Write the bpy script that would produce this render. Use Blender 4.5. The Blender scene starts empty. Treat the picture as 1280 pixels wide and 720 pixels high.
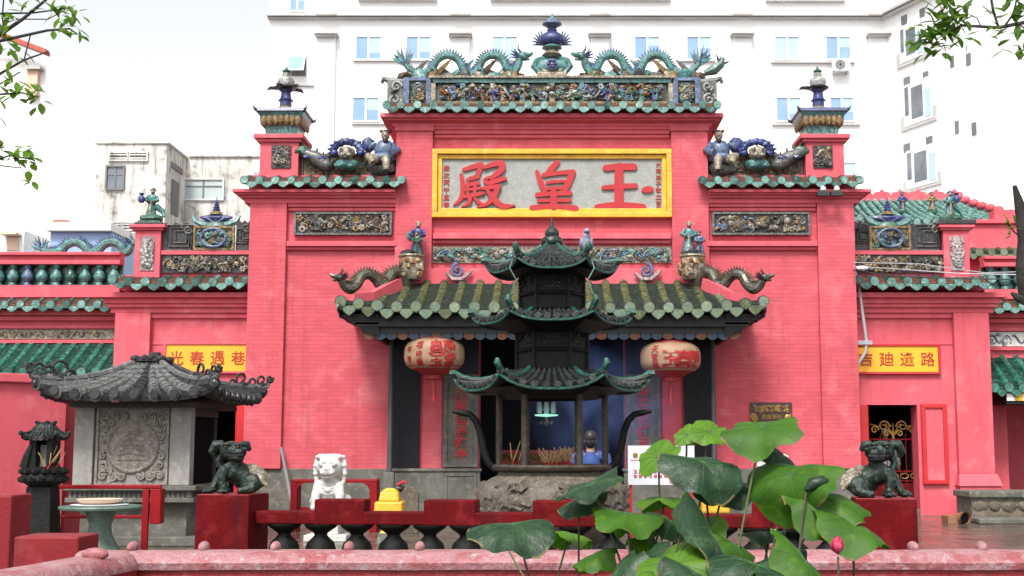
import bpy, bmesh, math, random
from mathutils import Vector, Matrix, noise as mnoise
V = Vector
R = math.radians
PI = math.pi
SC = bpy.context.scene
COL = SC.collection

# ---------------------------------------------------------------- camera, world, sun, exposure
F = 1600.0                       # focal length in photo pixels (1280 wide)
PITCH = math.atan(195 / 1600.0)
CAMZ = 1.5
cam_d = bpy.data.cameras.new("camera")
cam = bpy.data.objects.new("camera", cam_d)
COL.objects.link(cam)
cam.location = (0, 0, CAMZ)
cam.rotation_euler = (PI / 2 + PITCH, 0, 0)
cam_d.sensor_width = 36
cam_d.lens = 36 * F / 1280
cam_d.shift_x = -50 / 1280
cam_d.clip_start = 0.05
cam_d.clip_end = 2000
SC.camera = cam

SUN_EL, SUN_AZ = R(52), R(196)   # high, behind the camera and a little to the left; thin overcast
world = bpy.data.worlds.new("World")
SC.world = world
world.use_nodes = True
wn = world.node_tree
bg = wn.nodes["Background"]
sky = wn.nodes.new("ShaderNodeTexSky")
sky.sky_type = 'NISHITA'
sky.sun_disc = False
sky.sun_elevation = SUN_EL
sky.sun_rotation = SUN_AZ
sky.air_density = 1.0
sky.dust_density = 3.0
sky.ozone_density = 1.0
hs = wn.nodes.new("ShaderNodeHueSaturation")
hs.inputs["Saturation"].default_value = 0.12
wn.links.new(sky.outputs[0], hs.inputs["Color"])
wn.links.new(hs.outputs[0], bg.inputs["Color"])
bg.inputs["Strength"].default_value = 0.13
sun_d = bpy.data.lights.new("sun", 'SUN')
sun_d.energy = 1.9
sun_d.angle = R(14)
sun_d.color = (1.0, 0.96, 0.9)
sun = bpy.data.objects.new("sun", sun_d)
COL.objects.link(sun)
sd = V((math.sin(SUN_AZ) * math.cos(SUN_EL), math.cos(SUN_AZ) * math.cos(SUN_EL), math.sin(SUN_EL)))
sun.rotation_euler = sd.to_track_quat('Z', 'Y').to_euler()
sun.location = sd * 60
SC.view_settings.view_transform = 'Standard'
SC.view_settings.look = 'None'
SC.view_settings.exposure = 1.05
SC.view_settings.gamma = 1.0
SC.cycles.max_bounces = 6
SC.cycles.volume_max_steps = 64
SC.cycles.volume_step_rate = 2.0
SC.cycles.use_denoising = True

# ---------------------------------------------------------------- pixel of the photo -> point at depth Y
CP, SP = math.cos(PITCH), math.sin(PITCH)
def W(px, py, Y):
    u = (px - 690) / F
    v = (360 - py) / F
    t = Y / (CP - v * SP)
    return V((t * u, Y, CAMZ + t * (SP + v * CP)))
def X_(px, Y, py=500): return W(px, py, Y).x
def Z_(py, Y): return W(690, py, Y).z

# ---------------------------------------------------------------- mesh builder
def _ico(sub):
    bm = bmesh.new()
    bmesh.ops.create_icosphere(bm, subdivisions=sub, radius=1)
    vs = [v.co.copy() for v in bm.verts]
    bm.verts.index_update()
    fs = [[v.index for v in f.verts] for f in bm.faces]
    bm.free()
    return vs, fs
ICO = {1: _ico(1), 2: _ico(2), 3: _ico(3)}

class MB:
    def __init__(self, mat=None):
        self.v = []; self.f = []; self.mi = []; self.mats = []; self.cur = 0
        if mat: self.use(mat)
    def use(self, mat):
        if mat not in self.mats: self.mats.append(mat)
        self.cur = self.mats.index(mat)
        return self
    def add(self, vs, fs):
        b = len(self.v)
        self.v.extend(vs)
        for f in fs:
            self.f.append([i + b for i in f]); self.mi.append(self.cur)
        return self
    def box(self, x0, x1, y0, y1, z0, z1):
        if x0 > x1: x0, x1 = x1, x0
        if y0 > y1: y0, y1 = y1, y0
        if z0 > z1: z0, z1 = z1, z0
        vs = [V((x, y, z)) for z in (z0, z1) for y in (y0, y1) for x in (x0, x1)]
        return self.add(vs, [[0, 2, 3, 1], [4, 5, 7, 6], [0, 1, 5, 4], [2, 6, 7, 3], [0, 4, 6, 2], [1, 3, 7, 5]])
    def frustum(self, cx, cy, z0, z1, w0, d0, w1, d1):
        vs = []
        for z, w, d in ((z0, w0, d0), (z1, w1, d1)):
            vs += [V((cx - w / 2, cy - d / 2, z)), V((cx + w / 2, cy - d / 2, z)), V((cx + w / 2, cy + d / 2, z)), V((cx - w / 2, cy + d / 2, z))]
        return self.add(vs, [[3, 2, 1, 0], [4, 5, 6, 7], [0, 1, 5, 4], [1, 2, 6, 5], [2, 3, 7, 6], [3, 0, 4, 7]])
    def prism(self, pts, y0, y1):          # pts: (x, z) outline, extruded along Y
        n = len(pts)
        a = sum(pts[i][0] * pts[(i + 1) % n][1] - pts[(i + 1) % n][0] * pts[i][1] for i in range(n))
        if a < 0: pts = pts[::-1]
        vs = [V((x, y0, z)) for x, z in pts] + [V((x, y1, z)) for x, z in pts]
        fs = [list(range(n)), list(range(2 * n - 1, n - 1, -1))]
        fs += [[i, i + n, (i + 1) % n + n, (i + 1) % n] for i in range(n)]
        return self.add(vs, fs)
    def blob(self, c, r, sub=2, rot=None, nz=0.0, ns=3.0):
        if not hasattr(r, '__len__'): r = (r, r, r)
        vs0, fs = ICO[sub]
        c = V(c); out = []
        for p in vs0:
            q = V((p.x * r[0], p.y * r[1], p.z * r[2]))
            if nz:
                q *= 1 + nz * mnoise.noise(p * ns + c * 7)
            if rot is not None: q = rot @ q
            out.append(c + q)
        return self.add(out, fs)
    def tube(self, pts, rad, seg=8, cap=True, flat=None):
        pts = [V(p) for p in pts]
        n = len(pts)
        if not hasattr(rad, '__len__'): rad = [rad] * n
        vs = []; prev = None
        for i, p in enumerate(pts):
            t = (pts[min(i + 1, n - 1)] - pts[max(i - 1, 0)])
            if t.length < 1e-9: t = V((0, 0, 1))
            t.normalize()
            if prev is None:
                a = V((0, 0, 1)) if abs(t.z) < 0.9 else V((0, 1, 0))
                prev = (a - t * a.dot(t)).normalized()
            else:
                prev = prev - t * prev.dot(t)
                prev = prev.normalized() if prev.length > 1e-6 else t.orthogonal().normalized()
            b = t.cross(prev)
            for k in range(seg):
                an = 2 * PI * k / seg
                fl = flat if flat else 1.0
                vs.append(p + (prev * math.cos(an) + b * math.sin(an) * fl) * rad[i])
        fs = []
        for i in range(n - 1):
            for k in range(seg):
                k2 = (k + 1) % seg
                fs.append([i * seg + k, i * seg + k2, (i + 1) * seg + k2, (i + 1) * seg + k])
        if cap:
            fs.append(list(range(seg))[::-1]); fs.append([(n - 1) * seg + k for k in range(seg)])
        return self.add(vs, fs)
    def lathe(self, prof, c=(0, 0, 0), seg=24, sx=1, sy=1, ph=0.0):   # prof: (radius, z) from bottom to top
        c = V(c); vs = []; n = len(prof)
        for r, z in prof:
            for k in range(seg):
                an = 2 * PI * k / seg + ph
                vs.append(c + V((r * math.cos(an) * sx, r * math.sin(an) * sy, z)))
        fs = []
        for i in range(n - 1):
            for k in range(seg):
                k2 = (k + 1) % seg
                fs.append([i * seg + k, i * seg + k2, (i + 1) * seg + k2, (i + 1) * seg + k])
        fs.append(list(range(seg))[::-1]); fs.append([(n - 1) * seg + k for k in range(seg)])
        return self.add(vs, fs)
    def cone(self, a, b, r, seg=5, r1=0.0):
        return self.tube([a, b], [r, max(r1, r * 0.04)], seg)
    def quad(self, a, b, c, d):
        return self.add([V(a), V(b), V(c), V(d)], [[0, 1, 2, 3]])
    def disc(self, c, r, n, thick, seg=12):
        c = V(c); n = V(n).normalized()
        return self.tube([c - n * thick / 2, c + n * thick / 2], r, seg)
    def xform(self, M, start=0):
        for i in range(start, len(self.v)): self.v[i] = M @ self.v[i]
        return self
    def mark(self): return len(self.v)
    def bounds(self):
        return [(min(p[k] for p in self.v), max(p[k] for p in self.v)) for k in range(3)]

WL = {}     # world location of every object, so that parts can be given in world coordinates
def _link(o, parent, wl):
    COL.objects.link(o)
    WL[o] = V(wl)
    if parent is not None:
        o.parent = parent
        o.location = V(wl) - WL[parent]
    else:
        o.location = wl

def obj(name, mb, parent=None, smooth=35, bevel=0, remesh=0, sub=0, label=None, local=None):
    me = bpy.data.meshes.new(name)
    me.from_pydata([tuple(p) for p in mb.v], [], mb.f)
    for m in mb.mats: me.materials.append(MATS[m])
    if len(mb.mats) > 1: me.polygons.foreach_set("material_index", mb.mi)
    bm = bmesh.new(); bm.from_mesh(me)
    bmesh.ops.recalc_face_normals(bm, faces=bm.faces)
    bm.to_mesh(me); bm.free()
    if smooth:
        me.shade_smooth()
        if smooth < 180: me.set_sharp_from_angle(angle=R(smooth))
    o = bpy.data.objects.new(name, me)
    _link(o, parent, local if local is not None else (0, 0, 0))
    if remesh:
        m = o.modifiers.new("remesh", 'REMESH'); m.mode = 'VOXEL'; m.voxel_size = remesh; m.use_smooth_shade = True
        s = o.modifiers.new("smooth", 'SMOOTH'); s.factor = 0.5; s.iterations = 2
    if bevel:
        m = o.modifiers.new("bevel", 'BEVEL'); m.width = bevel; m.segments = 2; m.limit_method = 'ANGLE'; m.angle_limit = R(40)
    if label: o["label"] = label
    return o

def tag(o, label, cat, group=None):
    o["label"] = label; o["category"] = cat
    if group: o["group"] = group
    return o
def thing(name, label, cat, loc=(0, 0, 0), group=None):
    o = bpy.data.objects.new(name, None)
    o.empty_display_size = 0.2
    _link(o, None, loc)
    return tag(o, label, cat, group)
def struct(o, kind="structure"):
    o["kind"] = kind
    return o
def copy_tree(o, parent=None):
    c = o.copy(); COL.objects.link(c)
    WL[c] = WL[o]
    if parent is not None: c.parent = parent
    for ch in list(o.children): copy_tree(ch, c)
    return c

# ---------------------------------------------------------------- materials
MATS = {}
def mat(name, c1, c2=None, c3=None, scale=4.0, detail=6, rough=0.7, metal=0.0, bump=0.0, bscale=40.0, stretch=(1, 1, 1),
        spec=0.5, mixlo=0.35, mixhi=0.65, brick=None, emit=None, trans=None, coat=0.0, streak=None, voro=None, rough2=None, grain=None):
    m = bpy.data.materials.new(name); m.use_nodes = True
    nt = m.node_tree; N = nt.nodes; L = nt.links
    b = N["Principled BSDF"]
    tc = N.new("ShaderNodeTexCoord")
    mp = N.new("ShaderNodeMapping"); mp.inputs["Scale"].default_value = stretch
    L.new(tc.outputs["Object"], mp.inputs["Vector"])
    def noise(sc, det, vec=None, ro=0.55):
        n = N.new("ShaderNodeTexNoise"); n.inputs["Scale"].default_value = sc; n.inputs["Detail"].default_value = det
        n.inputs["Roughness"].default_value = ro
        L.new(vec or mp.outputs[0], n.inputs["Vector"]); return n
    def ramp(src, lo, hi):
        r = N.new("ShaderNodeMapRange"); r.inputs[1].default_value = lo; r.inputs[2].default_value = hi
        L.new(src, r.inputs[0]); return r.outputs[0]
    def mix(fac, a, c):
        x = N.new("ShaderNodeMix"); x.data_type = 'RGBA'
        if isinstance(fac, float): x.inputs[0].default_value = fac
        else: L.new(fac, x.inputs[0])
        for sck, val in ((x.inputs[6], a), (x.inputs[7], c)):
            if isinstance(val, tuple): sck.default_value = (*val, 1)
            else: L.new(val, sck)
        return x.outputs[2]
    col = c1
    if c2 is not None:
        n = noise(scale, detail)
        col = mix(ramp(n.outputs[0], mixlo, mixhi), c1, c2)
    if c3 is not None:
        n = noise(scale * 2.7, detail)
        col = mix(ramp(n.outputs[0], 0.54, 0.70), col, c3)
    h = None
    if voro is not None:                 # chips and cells of different tone (voro = scale, colours)
        vo = N.new("ShaderNodeTexVoronoi"); vo.inputs["Scale"].default_value = voro[0]
        L.new(mp.outputs[0], vo.inputs["Vector"])
        cr = N.new("ShaderNodeValToRGB"); cr.color_ramp.interpolation = 'CONSTANT'
        els = cr.color_ramp.elements
        cs = voro[1]
        while len(els) < len(cs): els.new(0.5)
        for i, c in enumerate(cs):
            els[i].position = i / len(cs); els[i].color = (*c, 1)
        sep = N.new("ShaderNodeSeparateColor"); L.new(vo.outputs["Color"], sep.inputs[0])
        L.new(sep.outputs[0], cr.inputs[0])
        col = cr.outputs[0] if not isinstance(col, tuple) and len(voro) < 3 else mix(voro[2] if len(voro) > 2 else 1.0, col, cr.outputs[0])
    if streak is not None:               # run-off stains: noise stretched down the wall (streak = colour, amount)
        m2 = N.new("ShaderNodeMapping"); m2.inputs["Scale"].default_value = (3.0, 3.0, 0.28)
        L.new(tc.outputs["Object"], m2.inputs["Vector"])
        n = noise(1.6, 7, m2.outputs[0], 0.65)
        r = N.new("ShaderNodeMapRange"); r.inputs[1].default_value = 0.52; r.inputs[2].default_value = 0.78; r.inputs[4].default_value = streak[1]
        L.new(n.outputs[0], r.inputs[0])
        col = mix(r.outputs[0], col, streak[0])
    if brick is not None:                # brick = (axis map, scale, mortar darkening, bump)
        sw = N.new("ShaderNodeSeparateXYZ"); L.new(tc.outputs["Object"], sw.inputs[0])
        cb = N.new("ShaderNodeCombineXYZ")
        if brick[0] == 'wall':
            ad = N.new("ShaderNodeMath"); ad.operation = 'ADD'
            L.new(sw.outputs[0], ad.inputs[0]); L.new(sw.outputs[1], ad.inputs[1])
            L.new(ad.outputs[0], cb.inputs[0]); L.new(sw.outputs[2], cb.inputs[1])
        else:
            L.new(sw.outputs[0], cb.inputs[0]); L.new(sw.outputs[1], cb.inputs[1])
        br = N.new("ShaderNodeTexBrick"); L.new(cb.outputs[0], br.inputs["Vector"])
        br.inputs["Scale"].default_value = brick[1]
        br.inputs["Mortar Size"].default_value = 0.018
        br.inputs["Mortar Smooth"].default_value = 0.6
        br.inputs["Brick Width"].default_value = 0.9; br.inputs["Row Height"].default_value = 0.3
        br.inputs["Color1"].default_value = (1, 1, 1, 1); br.inputs["Color2"].default_value = (0.86, 0.86, 0.86, 1)
        br.inputs["Mortar"].default_value = (1 - brick[2],) * 3 + (1,)
        x = N.new("ShaderNodeMix"); x.data_type = 'RGBA'; x.blend_type = 'MULTIPLY'; x.inputs[0].default_value = 1.0
        if isinstance(col, tuple): x.inputs[6].default_value = (*col, 1)
        else: L.new(col, x.inputs[6])
        L.new(br.outputs[0], x.inputs[7]); col = x.outputs[2]
        h = br.outputs["Fac"]
    if grain is not None:
        n = noise(grain[0], 3)
        x = N.new("ShaderNodeMix"); x.data_type = 'RGBA'; x.blend_type = 'MULTIPLY'
        L.new(ramp(n.outputs[0], 0.35, 0.7), x.inputs[0])
        if isinstance(col, tuple): x.inputs[6].default_value = (*col, 1)
        else: L.new(col, x.inputs[6])
        x.inputs[7].default_value = (*(1 - grain[1],) * 3, 1); col = x.outputs[2]
    if isinstance(col, tuple): b.inputs["Base Color"].default_value = (*col, 1)
    else: L.new(col, b.inputs["Base Color"])
    b.inputs["Roughness"].default_value = rough
    if rough2 is not None:
        n = noise(scale * 1.7, 4)
        r = N.new("ShaderNodeMapRange"); r.inputs[1].default_value = 0.4; r.inputs[2].default_value = 0.6
        r.inputs[3].default_value = rough; r.inputs[4].default_value = rough2
        L.new(n.outputs[0], r.inputs[0]); L.new(r.outputs[0], b.inputs["Roughness"])
    b.inputs["Metallic"].default_value = metal
    b.inputs["Specular IOR Level"].default_value = spec
    b.inputs["Coat Weight"].default_value = coat
    nrm = None
    if bump:
        n = noise(bscale, 8)
        bp = N.new("ShaderNodeBump"); bp.inputs["Strength"].default_value = bump; bp.inputs["Distance"].default_value = 0.02
        L.new(n.outputs[0], bp.inputs["Height"]); nrm = bp.outputs[0]
    if h is not None and brick[3]:
        bp = N.new("ShaderNodeBump"); bp.inputs["Strength"].default_value = brick[3]; bp.inputs["Distance"].default_value = 0.006
        bp.invert = True
        L.new(h, bp.inputs["Height"])
        if nrm: L.new(nrm, bp.inputs["Normal"])
        nrm = bp.outputs[0]
    if nrm: L.new(nrm, b.inputs["Normal"])
    if emit is not None:
        b.inputs["Emission Color"].default_value = (*emit[0], 1); b.inputs["Emission Strength"].default_value = emit[1]
    if trans is not None:
        tr = N.new("ShaderNodeBsdfTranslucent")
        ms = N.new("ShaderNodeMixShader"); ms.inputs[0].default_value = trans[1]
        tr.inputs[0].default_value = (*trans[0], 1)
        L.new(b.outputs[0], ms.inputs[1]); L.new(tr.outputs[0], ms.inputs[2])
        L.new(ms.outputs[0], N["Material Output"].inputs[0])
    MATS[name] = m
    return m

PINK = (0.59, 0.102, 0.134)
mat("pink_brick", PINK, (0.53, 0.085, 0.108), (0.62, 0.145, 0.17), spec=0.25, scale=0.65, rough=0.7, bump=0.25, bscale=55, brick=('wall', 3.6, 0.10, 0.7), streak=((0.33, 0.055, 0.068), 0.6))
mat("pink_plaster", PINK, (0.54, 0.088, 0.112), (0.62, 0.15, 0.175), spec=0.25, scale=0.8, rough=0.7, bump=0.2, bscale=35, streak=((0.32, 0.055, 0.068), 0.6))
mat("dusty_red_plaster", (0.56, 0.082, 0.10), (0.49, 0.064, 0.08), (0.58, 0.13, 0.145), spec=0.25, scale=1.4, rough=0.7, bump=0.25, bscale=30, streak=((0.16, 0.03, 0.035), 0.7))
mat("barrier_red", (0.26, 0.005, 0.010), (0.20, 0.004, 0.008), scale=3, rough=0.55, spec=0.2, bump=0.08, bscale=40)
mat("shrine_red", (0.50, 0.018, 0.022), (0.42, 0.012, 0.016), scale=2, rough=0.42, bump=0.08, bscale=40)
mat("dark_red_paint", (0.16, 0.0035, 0.006), (0.10, 0.002, 0.004), (0.19, 0.012, 0.014), scale=3, rough=0.65, spec=0.12, bump=0.2, bscale=40, streak=((0.04, 0.006, 0.008), 0.8), grain=(60, 0.25))
mat("block_red", (0.28, 0.018, 0.024), (0.21, 0.012, 0.017), (0.30, 0.042, 0.046), scale=2, rough=0.6, bump=0.2, bscale=40, streak=((0.09, 0.02, 0.02), 0.7), spec=0.3)
mat("coping_paint", (0.40, 0.19, 0.205), (0.33, 0.09, 0.10), (0.44, 0.31, 0.32), scale=7, rough=0.5, bump=0.6, bscale=28, grain=(90, 0.4), mixlo=0.45, mixhi=0.62)
mat("coping_red", (0.34, 0.016, 0.022), (0.25, 0.010, 0.014), (0.38, 0.06, 0.065), scale=5, rough=0.5, bump=0.4, bscale=30, grain=(70, 0.3))
mat("grey_stone", (0.15, 0.145, 0.125), (0.09, 0.086, 0.072), (0.22, 0.205, 0.175), scale=3, rough=0.75, bump=0.5, bscale=40, streak=((0.06, 0.06, 0.055), 0.7), grain=(120, 0.25))
mat("pale_stone", (0.32, 0.305, 0.285), (0.23, 0.22, 0.205), (0.37, 0.36, 0.335), scale=4, rough=0.7, bump=0.45, bscale=50, streak=((0.10, 0.098, 0.09), 0.6), grain=(140, 0.3))
mat("bowl_stone", (0.17, 0.14, 0.11), (0.07, 0.058, 0.046), (0.25, 0.21, 0.165), scale=9, rough=0.7, bump=0.45, bscale=30, grain=(50, 0.5))
mat("carved_stone", (0.33, 0.29, 0.25), (0.17, 0.15, 0.13), (0.42, 0.38, 0.33), scale=9, rough=0.7, bump=0.9, bscale=30, grain=(60, 0.45))
mat("plaque_cement", (0.36, 0.37, 0.35), (0.30, 0.315, 0.29), (0.42, 0.43, 0.41), scale=6, rough=0.8, bump=0.6, bscale=60, grain=(70, 0.3))
mat("yellow_paint", (0.75, 0.42, 0.025), (0.62, 0.31, 0.02), (0.78, 0.50, 0.10), scale=3, rough=0.55, bump=0.15, bscale=30, grain=(40, 0.15))
mat("sign_yellow", (0.80, 0.40, 0.02), (0.72, 0.34, 0.015), scale=2, rough=0.5, bump=0.05)
mat("red_letter", (0.42, 0.012, 0.018), (0.35, 0.009, 0.014), scale=6, rough=0.55, bump=0.1, bscale=30)
mat("deep_red_letter", (0.36, 0.022, 0.012), rough=0.6)
mat("green_tile", (0.035, 0.13, 0.105), (0.012, 0.05, 0.04), (0.13, 0.27, 0.235), scale=5, rough=0.28, bump=0.3, bscale=30, coat=0.2, streak=((0.02, 0.035, 0.025), 0.85), grain=(25, 0.5))
mat("green_tile_end", (0.17, 0.36, 0.32), (0.06, 0.17, 0.14), (0.36, 0.50, 0.46), scale=5, rough=0.3, bump=0.4, bscale=50, coat=0.2, grain=(35, 0.45))
mat("tile_bed", (0.07, 0.045, 0.035), (0.20, 0.06, 0.035), (0.03, 0.04, 0.03), scale=6, rough=0.8, bump=0.4, bscale=40)
mat("mossy_tile", (0.11, 0.135, 0.045), (0.040, 0.062, 0.03), (0.25, 0.25, 0.11), scale=5, rough=0.5, bump=0.5, bscale=35, streak=((0.02, 0.022, 0.016), 0.9), grain=(30, 0.55))
mat("mossy_tile_end", (0.14, 0.19, 0.10), (0.10, 0.17, 0.13), (0.26, 0.25, 0.12), scale=7, rough=0.45, bump=0.5, bscale=40, grain=(40, 0.4))
mat("mossy_pan", (0.030, 0.048, 0.028), (0.012, 0.020, 0.014), (0.08, 0.09, 0.042), scale=8, rough=0.6, bump=0.6, bscale=30, grain=(20, 0.6))
mat("bright_green_tile", (0.04, 0.22, 0.14), (0.015, 0.10, 0.07), (0.14, 0.36, 0.25), scale=5, rough=0.3, bump=0.3, bscale=30, coat=0.25, grain=(18, 0.5))
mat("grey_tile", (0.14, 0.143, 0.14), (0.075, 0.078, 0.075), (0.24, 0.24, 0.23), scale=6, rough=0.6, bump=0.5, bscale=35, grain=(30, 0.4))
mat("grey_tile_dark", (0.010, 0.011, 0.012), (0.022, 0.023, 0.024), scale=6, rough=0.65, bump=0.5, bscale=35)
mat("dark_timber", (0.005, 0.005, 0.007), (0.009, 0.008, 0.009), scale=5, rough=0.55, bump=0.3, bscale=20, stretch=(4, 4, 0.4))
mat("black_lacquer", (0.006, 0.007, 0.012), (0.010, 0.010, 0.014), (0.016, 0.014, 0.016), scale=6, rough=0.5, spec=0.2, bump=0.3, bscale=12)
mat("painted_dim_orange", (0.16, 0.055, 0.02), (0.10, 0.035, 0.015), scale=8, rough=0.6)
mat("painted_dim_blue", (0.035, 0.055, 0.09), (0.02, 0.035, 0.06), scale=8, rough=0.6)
mat("iron", (0.0025, 0.003, 0.003), (0.005, 0.006, 0.0055), (0.012, 0.013, 0.012), scale=7, rough=0.6, bump=0.4, bscale=40, spec=0.25)
mat("iron_tile", (0.026, 0.030, 0.030), (0.010, 0.013, 0.013), (0.06, 0.065, 0.065), scale=9, rough=0.5, bump=0.4, bscale=40, spec=0.35)
mat("verdigris", (0.008, 0.085, 0.06), (0.004, 0.035, 0.027), (0.025, 0.14, 0.10), scale=8, rough=0.45, bump=0.3, bscale=40)
mat("bronze", (0.07, 0.055, 0.038), (0.035, 0.03, 0.022), (0.12, 0.09, 0.06), scale=8, rough=0.5, metal=0.3, bump=0.35, bscale=40)
mat("old_bronze", (0.014, 0.034, 0.025), (0.006, 0.012, 0.010), (0.085, 0.105, 0.08), scale=9, rough=0.42, metal=0.25, bump=0.5, bscale=30, grain=(25, 0.4))
mat("marble", (0.62, 0.61, 0.58), (0.50, 0.49, 0.46), (0.68, 0.67, 0.65), scale=6, rough=0.5, bump=0.2, bscale=40, grain=(30, 0.2))
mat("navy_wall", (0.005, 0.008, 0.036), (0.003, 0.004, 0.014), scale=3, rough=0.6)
mat("shade_black", (0.004, 0.0035, 0.005), rough=0.95, spec=0.1)  # near-black colour standing in for the shade of unlit interiors
mat("hotel_white", (0.86, 0.86, 0.855), (0.83, 0.83, 0.825), scale=0.3, rough=0.7, streak=((0.76, 0.76, 0.75), 0.4))
mat("hotel_trim", (0.50, 0.49, 0.48), (0.42, 0.41, 0.40), scale=1.0, rough=0.7)
mat("hotel_glass", (0.24, 0.37, 0.60), (0.19, 0.32, 0.55), scale=0.6, rough=0.08, spec=0.5)
mat("hotel_pale_curtain", (0.42, 0.56, 0.64), (0.36, 0.52, 0.62), scale=0.8, rough=0.3)
mat("dark_glass", (0.10, 0.12, 0.15), (0.20, 0.22, 0.25), scale=0.8, rough=0.1)
mat("old_concrete", (0.78, 0.76, 0.71), (0.66, 0.63, 0.57), (0.25, 0.24, 0.235), scale=0.8, rough=0.85, bump=0.3, bscale=8, streak=((0.07, 0.065, 0.07), 1.0), grain=(1.1, 0.4))
mat("post_grey", (0.06, 0.06, 0.065), (0.04, 0.04, 0.045), scale=3, rough=0.7)
mat("dim_grey", (0.17, 0.175, 0.18), (0.13, 0.13, 0.135), scale=2, rough=0.7)
mat("frosted_pane", (0.45, 0.52, 0.52), (0.38, 0.46, 0.47), scale=2, rough=0.3)
mat("white_paint", (0.78, 0.78, 0.77), (0.70, 0.70, 0.69), scale=3, rough=0.5)
mat("sky_blue_paint", (0.30, 0.42, 0.68), (0.26, 0.38, 0.62), scale=1, rough=0.6)
mat("peach_plaster", (0.70, 0.50, 0.36), (0.62, 0.44, 0.32), scale=0.5, rough=0.7)
mat("red_roof", (0.45, 0.10, 0.06), (0.36, 0.07, 0.05), scale=3, rough=0.7)
mat("wet_paving", (0.16, 0.125, 0.10), (0.10, 0.08, 0.066), (0.21, 0.175, 0.145), scale=0.9, rough=0.32, rough2=0.08, bump=0.25, bscale=20, brick=('floor', 2.4, 0.35, 0.5), grain=(9, 0.35))
mat("pond_water", (0.02, 0.03, 0.018), (0.03, 0.045, 0.02), scale=2, rough=0.05, bump=0.05, bscale=8)
mat("rough_stone", (0.12, 0.095, 0.065), (0.06, 0.05, 0.038), (0.18, 0.15, 0.105), scale=4, rough=0.8, bump=0.8, bscale=12)
mat("leaf_top", (0.012, 0.048, 0.014), (0.005, 0.024, 0.008), (0.030, 0.080, 0.026), scale=9, rough=0.36, rough2=0.6, spec=0.45, bump=0.25, bscale=60, trans=((0.10, 0.30, 0.02), 0.18))
mat("leaf_under", (0.13, 0.28, 0.012), (0.09, 0.21, 0.010), scale=12, rough=0.5, bump=0.15, bscale=60, trans=((0.22, 0.50, 0.03), 0.45))
mat("leaf_young", (0.060, 0.160, 0.010), (0.034, 0.105, 0.007), (0.10, 0.19, 0.014), scale=8, rough=0.55, spec=0.35, bump=0.1, bscale=60, trans=((0.13, 0.34, 0.015), 0.35))
mat("leaf_dry", (0.15, 0.105, 0.03), (0.08, 0.06, 0.02), scale=30, rough=0.7)
mat("leaf_vein", (0.045, 0.12, 0.035), rough=0.5)
mat("lotus_stem", (0.10, 0.14, 0.04), (0.07, 0.085, 0.035), scale=10, rough=0.6)
mat("old_stem", (0.09, 0.07, 0.04), (0.05, 0.045, 0.03), scale=10, rough=0.7)
mat("pink_petal", (0.42, 0.012, 0.06), (0.60, 0.07, 0.16), scale=45, rough=0.6, trans=((0.6, 0.05, 0.15), 0.2))
mat("bark", (0.035, 0.032, 0.035), (0.06, 0.055, 0.05), scale=8, rough=0.85, bump=0.7, bscale=20)
mat("dead_bark", (0.015, 0.013, 0.012), (0.04, 0.032, 0.028), scale=8, rough=0.85, bump=0.9, bscale=20)
mat("tree_leaf", (0.10, 0.22, 0.014), (0.06, 0.15, 0.012), (0.17, 0.29, 0.02), scale=5, rough=0.4, trans=((0.25, 0.48, 0.03), 0.4))
mat("tree_leaf_dark", (0.085, 0.17, 0.02), (0.05, 0.11, 0.016), (0.15, 0.25, 0.03), scale=5, rough=0.4, trans=((0.2, 0.42, 0.04), 0.35))
mat("lantern_paper", (0.46, 0.33, 0.22), (0.36, 0.22, 0.13), scale=4, rough=0.65, trans=((0.6, 0.4, 0.2), 0.3))
mat("lantern_red", (0.34, 0.012, 0.012), (0.25, 0.01, 0.01), scale=5, rough=0.6)
mat("gold", (0.33, 0.19, 0.045), (0.24, 0.135, 0.03), scale=8, rough=0.4, metal=0.5)
mat("paper_white", (0.62, 0.63, 0.68), (0.57, 0.58, 0.63), scale=3, rough=0.5)
mat("print_red", (0.50, 0.06, 0.08), rough=0.6)
mat("dark_brown_board", (0.05, 0.022, 0.018), (0.035, 0.016, 0.013), scale=4, rough=0.5)
mat("skin", (0.42, 0.24, 0.17), (0.38, 0.21, 0.15), scale=8, rough=0.5)
mat("hair_black", (0.01, 0.009, 0.009), rough=0.5)
mat("hair_white", (0.60, 0.60, 0.60), rough=0.6)
mat("cloth_pale", (0.50, 0.55, 0.66), (0.42, 0.47, 0.58), scale=6, rough=0.8, bump=0.3, bscale=10)
mat("cloth_blue", (0.03, 0.07, 0.24), (0.022, 0.05, 0.18), scale=6, rough=0.8, bump=0.3, bscale=10)
mat("cloth_dark", (0.02, 0.02, 0.03), rough=0.8)
mat("galvanised", (0.42, 0.43, 0.44), (0.33, 0.34, 0.35), scale=12, rough=0.45, metal=0.4)
mat("cable_black", (0.02, 0.02, 0.022), rough=0.5)
mat("cable_grey", (0.35, 0.35, 0.36), rough=0.5)
mat("plastic_white", (0.70, 0.70, 0.70), (0.64, 0.64, 0.64), scale=3, rough=0.4)
mat("pigeon_grey", (0.22, 0.23, 0.30), (0.15, 0.16, 0.22), (0.33, 0.33, 0.40), scale=14, rough=0.7)
mat("terracotta", (0.25, 0.12, 0.06), (0.18, 0.085, 0.045), scale=4, rough=0.7)
mat("lamp_green", (0.35, 0.6, 0.5), rough=0.2, emit=((0.35, 0.85, 0.62), 0.55))
mat("incense_red", (0.45, 0.02, 0.02), rough=0.7)
mat("incense_tan", (0.42, 0.28, 0.13), rough=0.8)
mat("flame", (0.9, 0.4, 0.1), rough=0.5, emit=((1.0, 0.45, 0.12), 1.2))
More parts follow.
